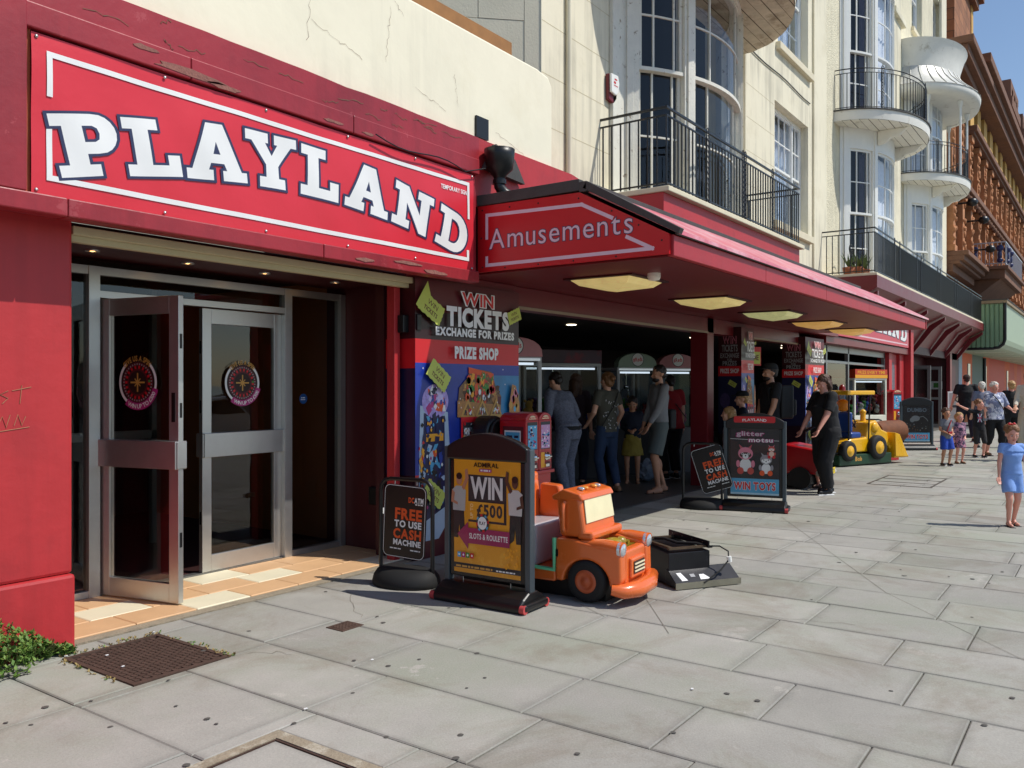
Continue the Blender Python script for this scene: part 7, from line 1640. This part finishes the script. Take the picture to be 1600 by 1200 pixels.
    if beard: c = B(); c.ell(hp(0, -.024, -.040), (.034*k*hs, .032*k*hs, .024*k*hs), hr); c.build('beard', beard, t, vox=.007, smooth=1, wr=.006, tex=hrk)
    if cap is not None:
        c = B(); c.efr([(0, 0, 0, .0525*k*hs, .061*k*hs), (0, 0, .02*k*hs, .052*k*hs, .060*k*hs), (0, 0, .04*k*hs, .042*k*hs, .048*k*hs), (0, 0, .05*k*hs, .022*k*hs, .026*k*hs)])
        c.efr([(0, -.062*k*hs, -.001*k*hs, .040*k*hs, .042*k*hs), (0, -.062*k*hs, .006*k*hs, .038*k*hs, .040*k*hs)])
        o = c.build('cap', cap, t, vox=.006, smooth=2); o.location = hp(0, .008, .030); o.rotation_euler = hr.to_euler()
    return t, dict(P=P_, sh=sh, el=el, wr=wr_, N=N, hp=hp, k=k, W=W)
def strap(t, pts, m, w_=.018): M().tube(pts, w_, 6).build('strap', m, t)
h_br = mat('hair_brown', (74, 48, 32), .55, var=.25, vs=40, objspace=True); h_dk = mat('hair_dark', (34, 24, 20), .5, var=.3, vs=40, objspace=True); h_bl = mat('hair_blonde', (178, 140, 92), .55, var=.25, vs=40, objspace=True)
h_gr = mat('hair_white', (214, 208, 196), .6, var=.15, vs=40, objspace=True); h_lb = mat('hair_light_brown', (128, 88, 54), .55, var=.25, vs=40, objspace=True)
blk_c = cloth('black', (20, 20, 23)); marl = cloth('grey_marl', (104, 108, 124), var=.5, vs=45); trn = mat('black_trainer', (18, 18, 20), .5); tan_s = mat('tan_shoe', (150, 110, 80), .6); brn_s = mat('brown_shoe', (80, 50, 36), .6)
navyc = cloth('navy', (28, 34, 52)); wht = cloth('white_cotton', (222, 222, 224)); blkp = mat('black_bag', (20, 20, 22), .6, bump=.2, bs=60)

# 1 hooded top, bending forward over the machines
t, d = person('person in grey marl tracksuit seen from behind, leaning forward at the prize machines', (9.47, 5.86), 82, 1.74, marl, marl, g=1.12, lean=24, hpitch=15, side=-4, lh=(.16, -.12, .50), rh=(-.15, -.16, .52), lf=(.07, .02), rf=(-.08, -.06), hair=h_dk, hstyle='short', sleeve=1.95, hem=-.01, leglen=1.92, shoe=trn, flare=.012)
c = B(); c.efr([(0, 0, d['P'].z-.01, .098*1.74*1.12, .072*1.74*1.12), (0, 0, d['P'].z+.05, .095*1.74*1.12, .07*1.74*1.12)]); c.build('waistband', blk_c, t, vox=.012)
# 2 woman with long brown hair
person('woman with long brown hair in profile, standing behind the person in the grey tracksuit', (10.62, 6.45), 20, 1.68, cloth('dark_plum', (50, 34, 44)), navyc, hair=h_br, hstyle='long', sleeve=1, leglen=1.9, fem=True, shoe=trn, hpitch=10)
# 3 olive top
t, d = person('woman in olive spotted T-shirt and blue jeans seen from behind', (10.48, 5.85), 68, 1.70, cloth('olive', (84, 82, 72)), cloth('denim', (44, 62, 92)), g=.98, hyaw=6, lh=(.13, -.10, .56), rh=(-.14, -.06, .53), lf=(.05, 0), rf=(-.055, .05), hair=h_lb, hstyle='bun', sleeve=.62, hem=.035, leglen=1.92, fem=True, shoe=tan_s)
strap(t, [d['W'](-.07, .06, .30), d['W'](0, .085, .18), d['W'](.10, .06, .02)], blkp, .007)
m = M(); rs = random.Random(3)
for i in range(40):
    a = rs.uniform(-.9, .9); z = d['P'].z+rs.uniform(-.02, .40); m.ball((math.sin(a)*.17, math.cos(a)*.128, z), (.006, .003, .01), 6)
m.build('printed_flecks', wht, t)
# 4 girl with yellow skirt
person('girl in dark cardigan and mustard skirt looking down at her hands', (11.57, 6.02), 205, 1.30, navyc, None, skirt=cloth('mustard', (150, 132, 56)), head=1.22, hpitch=22, lh=(.03, -.10, .63), rh=(-.03, -.11, .62), hair=h_dk, hstyle='tail', sleeve=1.9, skin=S2, fem=True, shoe=tan_s, sandals=True, face=True)
# 5 man in shorts
t, d = person('bearded man in grey long sleeved top, grey shorts and flip-flops with shoulder bag', (10.8, 5.2), 140, 1.80, cloth('light_grey', (128, 128, 130)), cloth('grey_shorts', (92, 100, 98)), g=.95, hyaw=4, hpitch=6, lh=(.05, -.12, .50), rh=(-.05, -.12, .49), lf=(.06, -.05), rf=(-.06, .05), hair=h_dk, hstyle='short', beard=h_dk, sleeve=1.85, hem=-.02, leglen=.93, shoe=rubber, sandals=True, skin=S2)
M().box(-.20, .06, .14, .24, .88, 1.16).build('shoulder_bag', blkp, t, bevel=.03, seg=3); strap(t, [d['W'](.09, -.03, .31), d['W'](0, .08, .22), d['W'](-.08, .075, .08)], blkp, .012)
# 6 red shirt
t, d = person('heavily built person in red T-shirt seen from behind with a thin bag strap', (12.55, 5.85), 60, 1.68, cloth('bright_red', (156, 22, 30)), blk_c, g=1.35, hair=h_dk, hstyle='short', sleeve=.7, hem=.05, leglen=1.9, shoe=trn, flare=.015)
strap(t, [d['W'](.10, .03, .30), d['W'](0, .10, .18), d['W'](-.12, .08, .06)], blkp, .007)
# 7, 8 children
person('small blonde child in white T-shirt standing by the red post', (12.0, 4.66), 120, 1.13, wht, navyc, head=1.4, hair=h_bl, hstyle='bob', sleeve=.6, leglen=1.6, shoe=trn, hem=.04)
person('child in black baseball cap looking towards the slot machines', (12.45, 4.62), 120, 1.38, navyc, blk_c, head=1.2, hair=h_bl, hstyle='short', cap=blk_c, sleeve=.6, leglen=1.8, shoe=trn)
# 9 man with cap and backpack
t, d = person('man in black cap and black T-shirt carrying a large black backpack', (11.95, 4.02), 138, 1.82, blk_c, navyc, g=1.05, hyaw=2, lh=(.14, -.12, .52), rh=(-.14, -.06, .47), hair=h_dk, hstyle='short', cap=blk_c, sleeve=.62, hem=.03, leglen=1.0, skin=S2, shoe=trn, beard=h_dk)
M().box(-.17, .17, .075, .28, 1.02, 1.50).box(-.13, .13, .28, .35, 1.06, 1.30).build('backpack', blkp, t, bevel=.06, seg=4); strap(t, [d['W'](.07, .05, .30), d['W'](.075, -.06, .27), d['W'](.08, -.05, .15)], blkp, .015)
# 10 woman in black holding a phone
t, d = person('large woman in black T-shirt and black leggings looking down at her phone', (12.02, 3.27), 143, 1.66, blk_c, blk_c, g=1.42, hyaw=6, hpitch=18, lean=3, lh=(.13, -.17, .54), rh=(-.10, -.16, .53), lf=(.06, -.04), rf=(-.05, .06), hair=h_br, hstyle='bob', sleeve=.85, hem=.06, leglen=1.95, skin=S3, fem=True, shoe=trn, flare=.006, vox=.012)
ph_ = M().box(-.035, .035, -.075, .075, -.005, .005).build('mobile_phone', mat('phone_black', (14, 14, 16), .15), None, bevel=.005); wp = t.matrix_basis @ Vector((d['k']*.10, -d['k']*.235, d['k']*.545)); ph_.location = wp; ph_.rotation_euler = (R(25), R(10), R(143+90)); tag(ph_, 'black mobile phone held by the large woman in black', 'phone')
# 11 child beside the red van
person('small child in brown shoes and dark shorts half hidden behind the large woman in black', (12.62, 3.50), 150, 1.05, cloth('dusty_rose', (130, 84, 84)), blk_c, head=1.4, hair=h_lb, hstyle='short', sleeve=.6, leglen=.9, shoe=brn_s, skin=S3)
# 12 boy grey tee
t, d = person('small boy in grey T-shirt and blue shorts with a red strap, facing the camera', (17.48, 2.58), 222, 1.03, cloth('mid_grey', (112, 112, 118)), cloth('royal_blue', (36, 72, 170)), head=1.38, g=1.05, hyaw=-6, lh=(.05, -.11, .60), rh=(-.05, -.12, .59), lf=(.05, -.02), rf=(-.05, .03), hair=h_br, hstyle='curly', sleeve=.65, hem=.04, leglen=.92, shoe=trn, face=True, skin=S2)
strap(t, [d['W'](.06, -.06, .30), d['W'](0, -.085, .20), d['W'](-.05, -.08, .06)], redbox, .009); M().box(-.05, .03, -.15, -.12, .58, .64).build('red_toy', redbox, t, bevel=.01)
# 13 toddler
person('toddler in pink and navy striped top and patterned skirt beside the boy in grey', (18.15, 2.45), 218, .93, cloth('pink_stripe', (176, 128, 148), alt=(70, 60, 84), altscale=16, altlo=.48, althi=.52), None, skirt=cloth('patterned_pink', (180, 120, 140), alt=(60, 56, 80), altscale=18, altlo=.5, althi=.53), head=1.45, lh=(.06, -.10, .55), hair=h_bl, hstyle='tail', sleeve=1.9, shoe=tan_s, face=True, skin=S3, fem=True)
# 14 boy pointing
t, d = person('boy in black T-shirt pointing with one arm outstretched and a hand at his mouth', (19.9, 2.32), 215, 1.17, cloth('black_print', (26, 26, 32)), cloth('charcoal', (46, 44, 44)), head=1.28, hyaw=35, rh=(-.46, -.08, .95), lh=(.03, -.13, .79), lf=(.05, -.05), rf=(-.055, .05), hair=h_lb, hstyle='curly', sleeve=.7, hem=.05, leglen=1.05, shoe=trn, face=True, skin=S3)
p = Print(.002, .002); p.rect(-.09, 0, -.01, .16, mat('flag_blue', (60, 80, 130), .7)); p.line([(-.09, 0), (-.01, .16)], .014, wht, True); p.line([(-.09, .16), (-.01, 0)], .014, wht, True); p.line([(-.05, 0), (-.05, .16)], .014, redp, True); p.line([(-.09, .08), (-.01, .08)], .014, redp, True); p.rect(.01, .02, .10, .12, mat('print_grey', (120, 120, 125), .7)); p.build('shirt_print', t, frame((0, -.108, .74), (1, 0, 0), (0, 0, 1)))
# 15 older woman
t, d = person('older woman with white hair in blue floral top and black cropped trousers, facing us', (20.6, 2.12), 220, 1.58, cloth('blue_floral', (126, 134, 164), var=.3, vs=12, alt=(216, 218, 226), altscale=11, altlo=.5, althi=.54), blk_c, g=1.25, hyaw=-4, lh=(.15, -.14, .62), rh=(-.16, -.02, .48), lf=(.06, -.06), rf=(-.06, .06), hair=h_gr, hstyle='curly', sleeve=.95, hem=.04, leglen=1.45, shoe=tan_s, sandals=False, face=True, skin=S3, fem=True, flare=.01)
strap(t, [d['W'](-.06, -.055, .30), d['W'](0, -.105, .20), d['W'](.10, -.09, .04)], blkp, .010)
# 16-18 walkers behind
t, d = person('grey haired woman in slate blue top seen from behind with a diagonal strap', (22.9, 2.62), 30, 1.60, cloth('slate_blue', (108, 112, 130)), navyc, g=1.15, hair=h_gr, hstyle='short', sleeve=.7, hem=.05, leglen=1.9, shoe=trn, fem=True); strap(t, [d['W'](-.08, .05, .30), d['W'](0, .095, .18), d['W'](.1, .07, .04)], blkp, .012)
person('broad man in black T-shirt and dark trousers walking away under the green canopy', (25.3, 3.25), 20, 1.80, blk_c, navyc, g=1.3, lh=(.19, -.08, .50), rh=(-.19, .04, .49), lf=(.07, -.08), rf=(-.07, .1), hair=cloth('cropped_hair', (60, 40, 36)), hstyle='short', sleeve=.7, hem=.05, leglen=1.9, shoe=trn, skin=S3)
person('woman with blonde hair tied up in black sleeveless top walking away', (23.4, 2.05), 25, 1.62, blk_c, blk_c, g=1.1, hair=h_bl, hstyle='bun', sleeve=0, hem=.03, leglen=1.9, shoe=trn, skin=S3, fem=True)
person('person in loose white shirt and dark trousers behind the older woman', (23.6, 1.72), 210, 1.60, wht, blk_c, g=1.1, hair=h_lb, hstyle='bob', sleeve=.9, hem=.12, leglen=1.9, shoe=trn, fem=True, flare=.02)
t, d = person('dark haired person in beige top and beige trousers standing behind the little girl in blue', (19.6, 1.42), 160, 1.78, cloth('beige', (196, 188, 172)), cloth('light_beige', (186, 178, 160)), hair=h_dk, hstyle='tail', lh=(.10, -.22, .62), rh=(-.05, -.20, .60), sleeve=1.8, hem=.06, leglen=1.9, shoe=tan_s, skin=S2, hyaw=8, face=True, fem=True)
# 19 girl in blue romper
rom = cloth('pale_blue_romper', (128, 164, 226), var=.05)
t, d = person('little girl in pale blue romper with red hair bow looking down as she walks', (10.41, .91), 212, 1.04, rom, rom, head=1.34, g=1.0, hyaw=-6, hpitch=16, lh=(.17, -.03, .50), rh=(-.155, -.06, .50), lf=(.05, .05), rf=(-.045, -.04), hair=h_lb, hstyle='curly', sleeve=.45, hem=.0, leglen=.72, shoe=mat('grey_sandal', (70, 66, 66), .6), sandals=True, face=True, skin=S3, vox=.009, fem=True, flare=.004)
m = M(); hp = d['hp']
for s_ in (-1, 1): m.ball(tuple(hp(s_*.016-.01, .0, .082)), (.018, .012, .014), 8)
m.ball(tuple(hp(-.01, -.004, .08)), (.008, .008, .008), 8); m.build('hair_bow', mat('red_bow', (210, 40, 44), .5), t)
c = B(); k = 1.04; pz = d['P'].z
c.efr([(0, 0, pz+.235*k, .125*k, .082*k), (0, 0, pz+.27*k, .108*k, .068*k), (0, 0, pz+.30*k, .07*k, .052*k)]); c.build('frilled_collar', rom, t, vox=.008, smooth=2, wr=.012)
c = B(); c.efr([(0, 0, pz+.085*k, .086*k, .064*k), (0, 0, pz+.11*k, .084*k, .062*k)]); c.build('waist_tie', rom, t, vox=.007, smooth=1)
